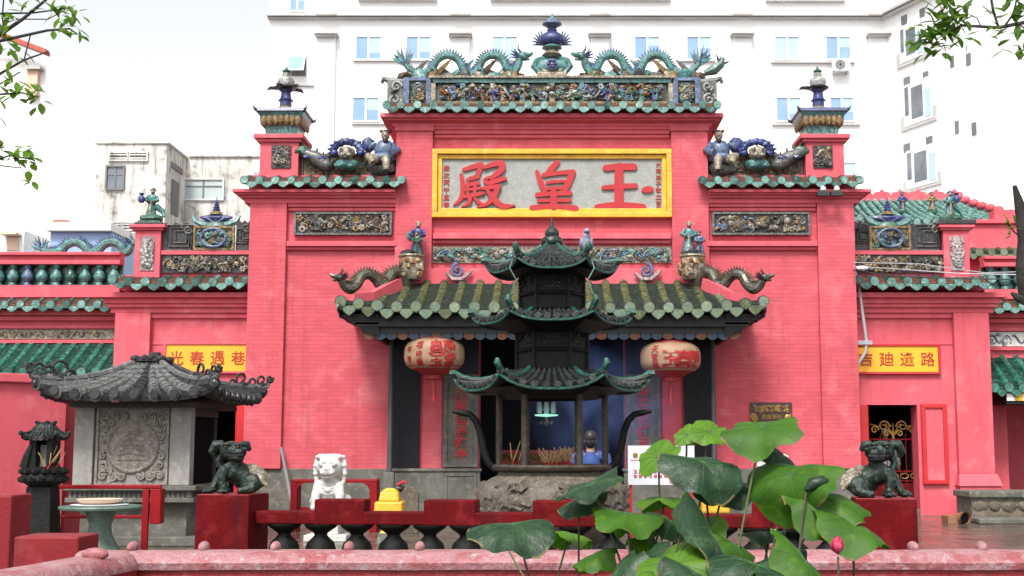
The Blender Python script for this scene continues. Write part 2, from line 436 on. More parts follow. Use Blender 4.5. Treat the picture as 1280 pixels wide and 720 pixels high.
# glazed ceramics of the roof sculpture
def cer(name, c, rough=0.3):
    c = tuple(x * 0.8 + 0.01 for x in c)
    mat(name, c, tuple(x * 0.5 for x in c), tuple(min(1, x * 1.5 + 0.03) for x in c), scale=7, rough=rough, bump=0.5, bscale=45, coat=0.1, grain=(22, 0.7), streak=((0.02, 0.02, 0.02), 0.8))
cer("c_turq", (0.12, 0.36, 0.34)); cer("c_green", (0.06, 0.20, 0.13)); cer("c_blue", (0.05, 0.07, 0.30)); cer("c_lblue", (0.16, 0.24, 0.42))
cer("c_ochre", (0.38, 0.24, 0.08)); cer("c_cream", (0.50, 0.42, 0.30)); cer("c_white", (0.58, 0.58, 0.55)); cer("c_brown", (0.16, 0.085, 0.045))
cer("c_olive", (0.085, 0.085, 0.045)); cer("c_dark", (0.035, 0.033, 0.036)); cer("c_grey", (0.20, 0.20, 0.19)); cer("c_orange", (0.50, 0.20, 0.06)); cer("c_flesh", (0.50, 0.32, 0.22))
cer("c_pinkwhite", (0.62, 0.45, 0.44))
# ---------------------------------------------------------------- text and brush strokes
def text_mb(mb, s, cx, cz, y, size, depth=0.01, bold=0.0, sx=1.0):
    """adds the glyphs of s, centred on (cx, cz), standing in the XZ plane, front face at y"""
    cu = bpy.data.curves.new("t", 'FONT')
    cu.body = s; cu.size = 1.0; cu.extrude = 0.02; cu.offset = bold; cu.resolution_u = 3
    o = bpy.data.objects.new("t", cu); COL.objects.link(o)
    dg = bpy.context.evaluated_depsgraph_get(); dg.update()
    me = bpy.data.meshes.new_from_object(o.evaluated_get(dg))
    vs = [v.co.copy() for v in me.vertices]; fs = [list(p.vertices) for p in me.polygons]
    bpy.data.objects.remove(o); bpy.data.curves.remove(cu); bpy.data.meshes.remove(me)
    if not vs: return mb
    x0 = min(v.x for v in vs); x1 = max(v.x for v in vs); z0 = min(v.y for v in vs); z1 = max(v.y for v in vs)
    k = size / max(x1 - x0 if len(s) == 1 else 0.0, z1 - z0, 1e-6)
    zs = [v.z for v in vs]; zm = max(zs); zr = (zm - min(zs)) or 1
    out = [V((cx + (v.x - (x0 + x1) / 2) * k * sx, y + (zm - v.z) / zr * depth, cz + (v.y - (z0 + z1) / 2) * k)) for v in vs]
    return mb.add(out, fs)

def stroke(mb, pts, widths, y, depth):
    """a brush stroke: polyline of (x, z) with a width at each point, round ends, extruded"""
    # resample smoothly
    P = [V((p[0], p[1])) for p in pts]; n = len(P)
    dense = []; dw = []
    for i in range(n - 1):
        p0 = P[max(i - 1, 0)]; p1 = P[i]; p2 = P[i + 1]; p3 = P[min(i + 2, n - 1)]
        for k in range(6):
            t = k / 6
            q = 0.5 * ((2 * p1) + (p2 - p0) * t + (2 * p0 - 5 * p1 + 4 * p2 - p3) * t * t + (3 * p1 - p0 - 3 * p2 + p3) * t ** 3)
            dense.append(q); dw.append(widths[i] * (1 - t) + widths[i + 1] * t)
    dense.append(P[-1]); dw.append(widths[-1])
    L = []; Rr = []
    m = len(dense)
    for i in range(m):
        d = dense[min(i + 1, m - 1)] - dense[max(i - 1, 0)]
        d.normalize(); nn = V((-d.y, d.x))
        L.append(dense[i] + nn * dw[i] / 2); Rr.append(dense[i] - nn * dw[i] / 2)
    d0 = (dense[0] - dense[1]).normalized(); d1 = (dense[-1] - dense[-2]).normalized()
    def cap(c, d, w):
        a0 = math.atan2(d.y, d.x); return [c + V((math.cos(a0 + an), math.sin(a0 + an))) * w / 2 for an in (R(45), 0, R(-45))]
    out = L + cap(dense[-1], d1, dw[-1]) + Rr[::-1] + cap(dense[0], d0, dw[0])
    # strip faces rather than one polygon (strokes may bend back)
    vs = []; fs = []
    for i in range(m):
        vs += [V((L[i].x, y, L[i].y)), V((Rr[i].x, y, Rr[i].y)), V((L[i].x, y + depth, L[i].y)), V((Rr[i].x, y + depth, Rr[i].y))]
    for i in range(m - 1):
        a = 4 * i; b = a + 4
        fs += [[a, a + 1, b + 1, b], [a + 2, b + 2, b + 3, a + 3], [a, b, b + 2, a + 2], [a + 1, a + 3, b + 3, b + 1]]
    mb.add(vs, fs)
    for c, d, w in ((dense[0], d0, dw[0]), (dense[-1], d1, dw[-1])):
        n2 = V((-d.y, d.x))
        arc = [c + n2 * w / 2] + cap(c, d, w) + [c - n2 * w / 2]
        mb.prism([(p.x, p.y) for p in arc], y, y + depth)
    return mb

# ---------------------------------------------------------------- tiled roofs
TR = random.Random(77)
def roof_face(mb, eL, eR, tL, tR, n, rad, m_cover, m_pan, m_end, lift=0.0, sag=0.0, segs=8, drip=True, lp=3.0, ends=True, rings=0.12, tmax=None, endk=1.32, mixed=True):
    """one slope: tubes of cover tiles over pan tiles, disc ends and hanging drip tiles along the eave"""
    eL, eR, tL, tR = V(eL), V(eR), V(tL), V(tR)
    A = (eR - eL).normalized()
    nrm = A.cross(((tL + tR) - (eL + eR)).normalized()).normalized()
    if nrm.z < 0: nrm = -nrm
    def pt(a, t):
        if tmax: t = t * tmax(a)
        p = eL.lerp(eR, a).lerp(tL.lerp(tR, a), t)
        p.z += lift * abs(2 * a - 1) ** lp * (1 - t) ** 2 - sag * 4 * t * (1 - t)
        return p
    mb.use(m_pan)
    na = max(n * 2, 8); vs = []; fs = []
    for j in range(segs + 1):
        for i in range(na + 1):
            vs.append(pt(i / na, j / segs) - nrm * rad * 0.15)
    for j in range(segs):
        for i in range(na):
            a = j * (na + 1) + i
            fs.append([a, a + 1, a + na + 2, a + na + 1])
    k = len(vs)
    vs += [p - nrm * rad * 0.9 for p in vs[:k]]
    fs += [[b + k for b in f[::-1]] for f in fs[:]]
    for i in range(na):        # close the eave edge
        fs.append([i + 1, i, i + k, i + 1 + k])
    mb.add(vs, fs)
    # pan tile lips
    W_ = (eR - eL).length
    for i in range(n):
        a0 = (i + 0.5) / n
        for j in range(1, segs * 2):
            t = j / (segs * 2)
            c = pt(a0, t); wd = (tR - tL).length * t + W_ * (1 - t)
            hw = wd / n * 0.5 - rad * 0.7
            if hw > rad * 0.3:
                d = (pt(a0, min(1, t + 0.02)) - c).normalized()
                mb.add([c - A * hw - nrm * rad * 0.1, c + A * hw - nrm * rad * 0.1, c + A * hw + nrm * rad * 0.40 + d * rad * 0.1, c - A * hw + nrm * rad * 0.40 + d * rad * 0.1,
                        c + A * hw - nrm * rad * 0.1 + d * rad * 1.2, c - A * hw - nrm * rad * 0.1 + d * rad * 1.2], [[0, 1, 2, 3], [3, 2, 4, 5]])
    mb.use(m_cover)
    for i in range(n + 1):
        a = min(max(i / n, 0.004), 0.996)
        pts = []; rr = []
        for j in range(segs + 1):
            t = j / segs
            q = pt(a, t); q2 = pt(a, min(1, t + 0.6 / segs))
            pts.append(q); rr.append(rad * (1 + rings))
            if j < segs:
                pts.append(q2); rr.append(rad * (1 - rings * 0.5))
                pts.append(q2.lerp(pt(a, (j + 1) / segs), 0.98)); rr.append(rad * (1 - rings * 0.5))
        wob = A * rad * TR.uniform(-0.12, 0.12) + nrm * rad * TR.uniform(-0.06, 0.1)
        mb.use(m_cover if TR.random() < 0.86 else m_end).tube([p + wob + A * rad * TR.uniform(-0.05, 0.05) for p in pts], rr, 8)
    if ends:
        out = nrm.cross(A)
        if out.dot((tL + tR) - (eL + eR)) > 0: out = -out
        out = (out + V((0, 0, 0.0))).normalized()
        oh = V((out.x, out.y, 0)).normalized()
        mb.use(m_end)
        for i in range(n + 1):
            a = min(max(i / n, 0.004), 0.996)
            jx = A * rad * TR.uniform(-0.14, 0.14) + V((0, 0, rad * TR.uniform(-0.12, 0.12)))
            mb.use(m_end if TR.random() < 0.8 or not mixed else m_cover).disc(pt(a, 0) + out * rad * 0.35 + V((0, 0, rad * 0.25)) + jx, rad * endk * TR.uniform(0.92, 1.05), (oh + A * TR.uniform(-0.15, 0.15) + V((0, 0, TR.uniform(-0.15, 0.15)))).normalized(), rad * 0.5, 14)
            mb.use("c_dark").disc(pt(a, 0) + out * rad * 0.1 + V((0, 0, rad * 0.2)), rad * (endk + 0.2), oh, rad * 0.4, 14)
        if drip:
            for i in range(n):
                a = (i + 0.5) / n
                c = pt(a, 0) + out * rad * 0.2 - V((0, 0, rad * 0.35))
                hw = W_ / n * 0.5 - rad * 0.5
                pts = []
                for k in range(9):
                    an = PI * k / 8
                    s = math.cos(an); pts.append((s * hw, -math.sin(an) * rad * 1.25 - (1 - abs(s)) * rad * 0.75))
                vs = []
                for (u, w) in pts: vs.append(c + A * u + V((0, 0, w)) + oh * rad * 0.2)
                for (u, w) in pts: vs.append(c + A * u + V((0, 0, w)) - oh * rad * 0.1)
                m = len(pts)
                fs = [list(range(m)), list(range(2 * m - 1, m - 1, -1))] + [[q, q + m, (q + 1) % m + m, (q + 1) % m] for q in range(m)]
                dj = V((0, 0, rad * TR.uniform(-0.15, 0.1))) + A * rad * TR.uniform(-0.1, 0.1); vs = [p + dj for p in vs]
                mb.use(m_end if TR.random() < 0.75 else m_cover).add(vs, fs)
                ctr = sum(vs, V()) / len(vs)
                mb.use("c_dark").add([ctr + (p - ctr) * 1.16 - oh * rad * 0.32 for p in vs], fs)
    return mb

# ---------------------------------------------------------------- glazed sculpture
def spiral(mb, c, r, th, turns=1.6, sgn=1, seg=6, ph=0.0, thick=0.9):
    c = V(c); pts = []; rr = []
    n = 16
    for i in range(n + 1):
        t = i / n; an = ph + sgn * turns * 2 * PI * t
        pts.append(c + V((math.cos(an), 0, math.sin(an))) * r * (1 - 0.85 * t)); rr.append(th * (1 - 0.35 * t))
    return mb.tube(pts, rr, seg)

def figurine(mb, c, h, robe, under, hat, rng, lean=0.0, face="c_flesh"):
    """standing robed figure facing -Y; c = feet"""
    c = V(c); st = mb.mark()
    mb.use(robe).lathe([(0.20 * h, 0), (0.19 * h, 0.06 * h), (0.14 * h, 0.35 * h), (0.12 * h, 0.52 * h), (0.15 * h, 0.66 * h), (0.13 * h, 0.76 * h), (0.05 * h, 0.80 * h)], c, 10, 1, 0.75)
    for s in (-1, 1):
        mb.use(robe).tube([c + V((s * 0.13 * h, 0, 0.73 * h)), c + V((s * 0.20 * h, -0.06 * h, 0.58 * h)), c + V((s * 0.07 * h, -0.15 * h, 0.52 * h))], [0.055 * h, 0.065 * h, 0.075 * h], 7)
        mb.use(face).blob(c + V((s * 0.05 * h, -0.17 * h, 0.53 * h)), 0.035 * h, 1)
    mb.use(under).tube([c + V((0, -0.12 * h, 0.5 * h)), c + V((0, -0.15 * h, 0.2 * h)), c + V((0, -0.16 * h, 0.02 * h))], [0.03 * h, 0.05 * h, 0.06 * h], 6)
    mb.use(under).lathe([(0.125 * h, 0.48 * h), (0.135 * h, 0.51 * h), (0.125 * h, 0.54 * h)], c, 10, 1, 0.8)
    mb.use(face).blob(c + V((0, -0.01 * h, 0.87 * h)), (0.075 * h, 0.08 * h, 0.095 * h), 2)
    mb.use("c_dark").blob(c + V((0, -0.075 * h, 0.82 * h)), (0.035 * h, 0.03 * h, 0.06 * h), 1)
    mb.use(hat).lathe([(0.085 * h, 0.91 * h), (0.085 * h, 0.95 * h), (0.05 * h, 0.99 * h), (0.02 * h, 1.02 * h)], c, 8)
    for s in (-1, 1): mb.blob(c + V((s * 0.09 * h, 0, 0.93 * h)), (0.035 * h, 0.02 * h, 0.03 * h), 1)
    if lean: mb.xform(Matrix.Translation(c) @ Matrix.Rotation(lean, 4, 'Y') @ Matrix.Translation(-c), st)
    return mb

PAL_MIX = ["c_turq", "c_blue", "c_ochre", "c_cream", "c_green", "c_white", "c_brown", "c_lblue", "c_orange"]
PAL_DARK = ["c_dark", "c_brown", "c_grey", "c_dark", "c_ochre", "c_cream"]
def relief(mb, x0, x1, z0, z1, y, pal, rng, back="c_dark", depth=0.07, dens=1.0, frame=None, figs=0.3):
    """a panel of high relief: clouds, scrolls, flowers, beasts and little people on a ground"""
    if x0 > x1: x0, x1 = x1, x0
    w, h = x1 - x0, z1 - z0
    mb.use(back).box(x0, x1, y, y + 0.05, z0, z1)
    if frame:
        t = h * 0.09
        mb.use(frame)
        mb.box(x0, x1, y - 0.05, y - 0.001, z1 - t, z1); mb.box(x0, x1, y - 0.05, y - 0.001, z0, z0 + t)
        mb.box(x0, x0 + t, y - 0.048, y - 0.001, z0 + t, z1 - t); mb.box(x1 - t, x1, y - 0.048, y - 0.001, z0 + t, z1 - t)
        x0 += t; x1 -= t; z0 += t; z1 -= t; w, h = x1 - x0, z1 - z0
    n = int(dens * 17 * w / h) + 4
    # a few long branches / dragon bodies
    for k in range(max(1, int(w / h * 0.6))):
        ax = x0 + (k + 0.1) * h / 0.6; pts = []
        for i in range(12):
            xx = ax + i / 11 * h * 1.6
            if xx > x1 - 0.03: break
            pts.append((xx, y - depth * (0.4 + 0.3 * math.sin(i)), z0 + h * (0.5 + 0.28 * math.sin(i * 0.9 + k))))
        if len(pts) > 2:
            mb.use(rng.choice(pal)).tube(pts, [h * 0.075 * (1 - 0.05 * i) for i in range(len(pts))], 7)
    for k in range(n):
        r = h * rng.uniform(0.09, 0.20)
        c = V((rng.uniform(x0 + r, x1 - r), y - depth * rng.uniform(0.1, 0.7), rng.uniform(z0 + r, z1 - r)))
        mb.use(rng.choice(pal)); q = rng.random()
        if q < 0.30: spiral(mb, c, r, r * 0.28, rng.uniform(1.1, 1.8), rng.choice((-1, 1)), 5, rng.uniform(0, 6))
        elif q < 0.55:      # flower / rosette
            m = rng.randint(5, 7)
            for i in range(m):
                an = 2 * PI * i / m
                mb.blob(c + V((math.cos(an) * r * 0.62, -depth * 0.15, math.sin(an) * r * 0.62)), (r * 0.42, r * 0.3, r * 0.42), 1)
            mb.use(rng.choice(pal)).blob(c + V((0, -depth * 0.3, 0)), r * 0.35, 1)
        elif q < 0.78:
            mb.blob(c, (r * rng.uniform(0.7, 1.3), depth * 0.6, r * rng.uniform(0.5, 0.9)), 2, Matrix.Rotation(rng.uniform(-1, 1), 3, 'Y'), 0.35, 3)
        else:
            a = rng.uniform(0, PI)
            d = V((math.cos(a), -0.2, math.sin(a))) * r * 1.5
            mb.cone(c - d * 0.5, c + d, r * 0.35, 5)
    for k in range(int(figs * w / h * 3)):
        fh = h * rng.uniform(0.55, 0.85)
        figurine(mb, (rng.uniform(x0 + fh * 0.2, x1 - fh * 0.2), y - depth * 0.6, z0 + rng.uniform(0, 0.1) * h), fh, rng.choice(pal), rng.choice(pal), rng.choice(pal), rng, rng.uniform(-0.3, 0.3))
    return mb

def dragon_parts(root, path, rads, body_m, spike_m, head_dir, tail_fan, belly="c_cream", head_scale=1.0, tail_m="c_blue", leg_at=()):
    """body tube with dorsal spikes, head with jaws, horns and mane, fan tail, stub legs"""
    path = [V(p) for p in path]; n = len(path)
    # smooth path
    P = []; RR = []
    for i in range(n - 1):
        p0 = path[max(i - 1, 0)]; p1 = path[i]; p2 = path[i + 1]; p3 = path[min(i + 2, n - 1)]
        for k in range(5):
            t = k / 5
            P.append(0.5 * ((2 * p1) + (p2 - p0) * t + (2 * p0 - 5 * p1 + 4 * p2 - p3) * t * t + (3 * p1 - p0 - 3 * p2 + p3) * t ** 3))
            RR.append(rads[i] * (1 - t) + rads[i + 1] * t)
    P.append(path[-1]); RR.append(rads[-1])
    mb = MB(body_m).tube(P, RR, 10)
    obj("body", mb, root)
    mb = MB(spike_m)
    for i in range(2, len(P) - 2):
        t = (P[i + 1] - P[i - 1]).normalized()
        up = V((-t.z, 0, t.x))
        if head_dir < 0: up = -up
        up = V((0, 0, 1)) if abs(t.x) < 0.12 and False else up
        r = RR[i]
        mb.cone(P[i] + up * r * 0.75 - t * r * 0.2, P[i] + up * r * 2.0 - t * r * 0.5, r * 0.36, 4)
    obj("spine_fins", mb, root, smooth=0)
    # head at the end of the path
    h = P[-1]; s = head_dir; k = RR[-1] * 1.5 * head_scale
    mb = MB(body_m)
    mb.blob(h + V((s * 0.5 * k, 0, 0.5 * k)), (1.1 * k, 0.85 * k, 0.8 * k), 2, None, 0.3, 2)
    mb.tube([h + V((s * 0.8 * k, 0, 0.7 * k)), h + V((s * 1.9 * k, 0, 0.85 * k)), h + V((s * 2.3 * k, 0, 1.15 * k))], [0.6 * k, 0.42 * k, 0.3 * k], 8)
    mb.tube([h + V((s * 0.7 * k, 0, 0.1 * k)), h + V((s * 1.8 * k, 0, -0.05 * k))], [0.42 * k, 0.2 * k], 8)
    for q in (-1, 1):
        mb.use(spike_m).tube([h + V((s * 0.3 * k, q * 0.4 * k, 1.1 * k)), h + V((-s * 0.2 * k, q * 0.55 * k, 1.9 * k)), h + V((-s * 0.1 * k, q * 0.6 * k, 2.5 * k))], [0.2 * k, 0.15 * k, 0.04 * k], 5)
        mb.use("c_white").blob(h + V((s * 0.9 * k, q * 0.6 * k, 1.0 * k)), 0.22 * k, 1)
        for j in range(5):
            an = R(100 + j * 32)
            mb.use(spike_m if j % 2 else tail_m).cone(h + V((0, q * 0.5 * k, 0.4 * k)), h + V((-s * (0.8 + abs(math.sin(an))) * 1.0 * k, q * 0.9 * k, 0.4 * k + math.cos(an) * -1.5 * k)), 0.3 * k, 5)
    mb.use(belly)
    for j in range(3): mb.cone(h + V((s * (0.8 + 0.4 * j) * k, 0, 0.15 * k)), h + V((s * (0.85 + 0.4 * j) * k, 0, 0.5 * k)), 0.12 * k, 4)
    obj("head", mb, root)
    if tail_fan:
        b = P[0]; mb = MB(tail_m)
        for j in range(7):
            an = R(50 + j * 18) if s > 0 else R(130 - j * 18)
            L = tail_fan * (1 - 0.09 * abs(j - 3))
            d = V((math.cos(an) , (j % 3 - 1) * 0.12, math.sin(an)))
            mb.use(tail_m if j % 2 else body_m).tube([b, b + d * L * 0.55, b + d * L + V((-s * 0.0, 0, 0.02))], [tail_fan * 0.16, tail_fan * 0.13, 0.004], 5, flat=0.5)
        obj("tail", mb, root)
    for (i, dz) in leg_at:
        p = path[i]; r = rads[i]
        mb = MB(body_m).tube([p + V((0, -r * 0.6, -r * 0.2)), p + V((s * r * 1.3, -r * 1.5, -r * 0.6)), p + V((s * r * 1.0, -r * 1.6, dz))], [r * 0.6, r * 0.45, r * 0.35], 6)
        for q in (-1, 0, 1): mb.cone(p + V((s * r * 1.0, -r * 1.6, dz)), p + V((s * r * 1.9, -r * (1.6 + q * 0.6), dz - r * 0.15)), r * 0.2, 4)
        obj("leg", mb, root)

# ---------------------------------------------------------------- cornice swept along X with returns at the ends
def cornice(mb, x0, x1, y, prof, retL=True, retR=True, depth=0.6):
    """prof: list of (projection, z0, z1): stacked bands, each standing proud of the wall face y"""
    for (pr, z0, z1) in prof:
        mb.box(x0 - (pr if retL else 0), x1 + (pr if retR else 0), y - pr, y + depth, z0, z1)
    return mb

def leaf_card(mb, base, d, up, L, wd):
    """a pointed leaf folded along its midrib"""
    d = V(d).normalized(); s = d.cross(V(up))
    if s.length < 1e-4: s = d.orthogonal()
    s.normalize(); n = s.cross(d)
    prof = [(0, 0.06), (0.25, 0.7), (0.55, 1.0), (0.82, 0.62), (1.0, 0.02)]
    vs = []
    for t, w in prof:
        c = V(base) + d * (L * t) - n * (L * 0.16 * t * t)
        vs += [c - s * wd * w * 0.5 + n * wd * 0.12 * w, c, c + s * wd * w * 0.5 + n * wd * 0.12 * w]
    fs = []
    for i in range(len(prof) - 1):
        a = 3 * i
        fs += [[a, a + 1, a + 4, a + 3], [a + 1, a + 2, a + 5, a + 4]]
    return mb.add(vs, fs)
rng = random.Random(11)
Y0 = 27.0
def fx(half, Y=Y0, py=380): return X_(690 + half, Y, py)
def fz(py, Y=Y0): return Z_(py, Y)

# ================================================================ the setting: ground
g = MB("wet_paving").quad((-150, -20, 0), (150, -20, 0), (150, 300, 0), (-150, 300, 0))
struct(obj("ground", g, smooth=0))
g = MB("pond_water").quad((-9, -3, 0.42), (9, -3, 0.42), (9, 6.75, 0.42), (-9, 6.75, 0.42))
struct(obj("pond_water", g, smooth=0))

# ================================================================ main hall
hall = thing("temple_hall", "pink brick temple hall with a raised centre and a large yellow framed name panel", "temple", (0, Y0, 0))
OUT, CEN = fx(377), fx(193, py=250)
DOOR = fx(90)
zW, zC = fz(247), fz(150)
wall = MB("pink_brick")
for s in (-1, 1):
    wall.box(s * CEN, s * OUT, Y0, 33, 0, zW)
    wall.box(s * DOOR, s * CEN, Y0, Y0 + 0.5, 0, zC)
wall.box(-DOOR, DOOR, Y0, Y0 + 0.5, fz(405), zC)
wall.box(-CEN, CEN, Y0 + 0.5, 29.5, zW - 0.5, zC)
obj("wall", wall, hall, smooth=0)
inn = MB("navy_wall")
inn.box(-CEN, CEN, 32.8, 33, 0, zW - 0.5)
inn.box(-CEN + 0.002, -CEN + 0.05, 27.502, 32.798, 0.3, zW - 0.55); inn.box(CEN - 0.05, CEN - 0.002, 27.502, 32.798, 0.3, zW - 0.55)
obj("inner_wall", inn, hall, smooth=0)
obj("inner_ceiling", MB("shade_black").box(-CEN, CEN, 29.502, 32.79, zW - 0.5, zW - 0.3), hall, smooth=0)
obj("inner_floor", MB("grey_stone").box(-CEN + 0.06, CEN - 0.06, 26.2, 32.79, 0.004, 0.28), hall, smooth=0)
for s in (-1, 1):
    m = MB("grey_stone")
    m.box(s * fx(200), s * (OUT - 0.0) , Y0 - 0.05, Y0 - 0.001, 0.002, fz(586))
    m.box(s * (OUT + 0.05), s * (OUT + 0.001), Y0 - 0.05, Y0 + 4, 0.002, fz(586))
    obj("stone_dado", m, hall, smooth=0, bevel=0.012)
    m = MB("pink_brick")
    m.box(s * fx(333), s * (OUT + 0.04), Y0 - 0.12, Y0 - 0.002, fz(586) + 0.001, zW - 0.02)
    obj("pilaster", m, hall, smooth=0, bevel=0.012)
    m = MB("pink_brick")
    m.box(s * fx(149, py=250), s * (CEN + 0.03), Y0 - 0.14, Y0 - 0.002, fz(346), fz(158))
    m.box(s * fx(147, py=250), s * (CEN + 0.06), Y0 - 0.18, Y0 - 0.002, fz(166), fz(158))
    obj("pilaster", m, hall, smooth=0, bevel=0.012)
    # wing: ledge and frame of the frieze
    m = MB("pink_plaster")
    a, b = fx(194), fx(332)
    m.box(s * a, s * b, Y0 - 0.16, Y0 - 0.001, fz(309), fz(303)); m.box(s * a, s * b, Y0 - 0.08, Y0 - 0.001, fz(313), fz(309) - 0.002)
    m.box(s * a, s * b, Y0 - 0.05, Y0 - 0.001, fz(264), fz(260)); m.box(s * a, s * b, Y0 - 0.09, Y0 - 0.001, fz(259.5), fz(255))
    obj("moulding", m, hall, smooth=0, bevel=0.01)
    m = MB()
    relief(m, s * fx(201), s * fx(324), fz(294.5), fz(266), Y0 - 0.06, PAL_DARK if s < 0 else PAL_DARK + ["c_cream", "c_lblue", "c_ochre"], rng, "c_dark", 0.07, 1.5, "c_grey", 0.2)
    obj("relief_panel", m, hall, smooth=40, label="weathered dark relief panel of scrolls" if s < 0 else "relief panel with cream and ochre scrolls")
    # wing cornice
    m = MB("pink_plaster")
    x0, x1 = sorted((s * (CEN + 0.02), s * (OUT + 0.03)))
    for pr, p0, p1 in ((0.13, 254, 247), (0.20, 247, 243.5), (0.27, 243.2, 240), (0.34, 240, 236)):
        Ye = Y0 - pr
        m.box(x0 - (pr if s < 0 else 0), x1 + (pr if s > 0 else 0), Ye, 29.4, Z_(p0, Ye), Z_(p1, Ye) - 0.002)
    obj("cornice", m, hall, smooth=0, bevel=0.01)
    m = MB()
    ze = Z_(226, 26.6)
    e0, e1 = sorted((s * fx(187, 26.6, 226), s * fx(385, 26.6, 226)))
    roof_face(m, (e0, 26.58, ze), (e1, 26.58, ze), (e0, 27.05, ze + 0.17), (e1, 27.05, ze + 0.17), 10, 0.062, "green_tile", "tile_bed", "green_tile_end", segs=3)
    m.use("pink_plaster").box(e0, e1, 27.05, 29.4, ze - 0.08, ze + 0.22)
    obj("tiled_eave", m, hall, smooth=40)
    # corner post and the low mosaic wall behind the figures
    m = MB("pink_plaster")
    px0, px1 = s * fx(316, py=200), s * fx(364, py=200)
    cx = (px0 + px1) / 2; hw = abs(px1 - px0) / 2
    m.box(cx - hw, cx + hw, 26.9, 27.7, ze, Z_(177, 26.9)); m.box(cx - hw - 0.06, cx + hw + 0.06, 26.84, 27.76, Z_(177, 26.84), Z_(172.5, 26.84)); m.box(cx - hw - 0.12, cx + hw + 0.12, 26.78, 27.82, Z_(172.3, 26.78), Z_(167, 26.78))
    obj("corner_post", m, hall, smooth=0, bevel=0.01)
    m = MB(); relief(m, cx - 0.21 - s * 0.05, cx + 0.21 - s * 0.05, Z_(210, 26.9), Z_(182, 26.9), 26.87, PAL_DARK, rng, "c_dark", 0.05, 3, None, 0)
    obj("relief_panel", m, hall, smooth=40)
    m = MB(); relief(m, s * fx(194, py=200), s * fx(315, py=200), ze + 0.12, Z_(192, 27.1), 27.15, ["c_ochre", "c_brown", "c_cream", "c_ochre", "c_grey"], rng, "c_ochre", 0.06, 1.3, "c_brown", 0)
    m.box(s * fx(194, py=200), s * fx(315, py=200), 27.2, 27.5, ze, Z_(193, 27.1))
    obj("ornament_wall", m, hall, smooth=40)
# centre: mouldings, plaque, lower frieze
m = MB("pink_plaster")
a = fx(149)
m.box(-a, a, Y0 - 0.17, Y0 - 0.001, fz(300), fz(293)); m.box(-a, a, Y0 - 0.08, Y0 - 0.001, fz(305), fz(300) - 0.002)
a = fx(147, py=200)
m.box(-a, a, Y0 - 0.06, Y0 - 0.001, fz(173), fz(169)); m.box(-a, a, Y0 - 0.10, Y0 - 0.001, fz(168.6), fz(164)); m.box(-a, a, Y0 - 0.13, Y0 - 0.001, fz(163.6), fz(159))
obj("moulding", m, hall, smooth=0, bevel=0.01)
m = MB("pink_plaster")
for pr, p0, p1 in ((0.15, 158, 152), (0.21, 152, 150), (0.29, 150, 146.5), (0.38, 146.2, 141)):
    Ye = Y0 - pr
    m.box(-CEN - pr + 0.03, CEN + pr - 0.03, Ye, 29.6 + pr, Z_(p0, Ye), Z_(p1, Ye) - 0.002)
obj("cornice", m, hall, smooth=0, bevel=0.01)
m = MB()
ze = Z_(132, 26.5); e = fx(208, 26.5, 132)
roof_face(m, (-e, 26.5, ze), (e, 26.5, ze), (-e, 27.0, ze + 0.17), (e, 27.0, ze + 0.17), 21, 0.064, "green_tile", "tile_bed", "green_tile_end", segs=3)
m.use("pink_plaster").box(-e, e, 27.0, 29.6, ze - 0.1, ze + 0.2)
obj("tiled_eave", m, hall, smooth=40)
# ridge parapet with three kinds of panel
zt, zb = Z_(98.5, 27), ze + 0.1
m = MB("c_turq"); a = fx(148, py=110)
m.box(-a - 0.02, a + 0.02, 27.03, 27.5, zb - 0.1, zt - 0.06)
relief(m, -a + 0.1, a - 0.1, zb + 0.11, zt - 0.12, 26.99, PAL_MIX, rng, "c_brown", 0.13, 1.5, None, 0.45)
m.use("c_turq").box(-a, a, 26.9, 27.02, zt - 0.11, zt - 0.02).use("c_ochre").box(-a, a, 26.88, 27.02, zb, zb + 0.10)
for k in range(9):
    m.use("c_turq" if k % 2 else "c_cream").box(-a + 2 * a * k / 8 - 0.05, -a + 2 * a * k / 8 + 0.05, 26.91, 27.02, zb + 0.11, zt - 0.12)
m.use("c_cream").box(-a - 0.08, a + 0.08, 26.84, 27.5, zt - 0.018, zt + 0.03)
obj("ridge_panel", m, hall, smooth=40)
for s in (-1, 1):
    m = MB()
    x0, x1 = s * fx(150, py=110), s * fx(185, py=110)
    relief(m, x0 + s * 0.12, x1 - s * 0.12, zb + 0.05, zt - 0.05, 27.0, ["c_dark", "c_green", "c_ochre", "c_grey"], rng, "c_dark", 0.06, 2.5, None, 0)
    m.use("c_lblue"); m.box(x0 + s * 0.02, x0 + s * 0.12, 26.9, 27.3, zb, zt); m.box(x1 - s * 0.12, x1, 26.9, 27.3, zb, zt); m.box(x0 + s * 0.02, x1, 26.95, 27.3, zt - 0.049, zt + 0.02)
    obj("ridge_panel", m, hall, smooth=40)
    m = MB("c_grey")
    x0, x1 = s * fx(186, py=110), s * fx(206, py=110)
    m.box(x0, x1, 27.0, 27.3, zb - 0.05, zt - 0.05)
    xc = (x0 + x1) / 2
    m.use("c_white"); spiral(m, (xc, 26.98, zb + 0.16), 0.15, 0.035, 1.6, s, 6); spiral(m, (xc - s * 0.03, 26.98, zt - 0.18), 0.12, 0.03, 1.4, -s, 6)
    m.use("c_dark").tube([(xc, 26.97, zb + 0.25), (xc + s * 0.08, 26.96, (zb + zt) / 2), (xc - s * 0.05, 26.97, zt - 0.25)], 0.03, 6)
    m.use("c_grey").tube([(x0, 27.1, zt - 0.03), (x1, 27.1, zt - 0.01), (x1 + s * 0.10, 27.1, zt + 0.03), (x1 + s * 0.13, 27.1, zt - 0.07)], [0.06, 0.07, 0.06, 0.04], 7)
    obj("scroll_end", m, hall, smooth=40)
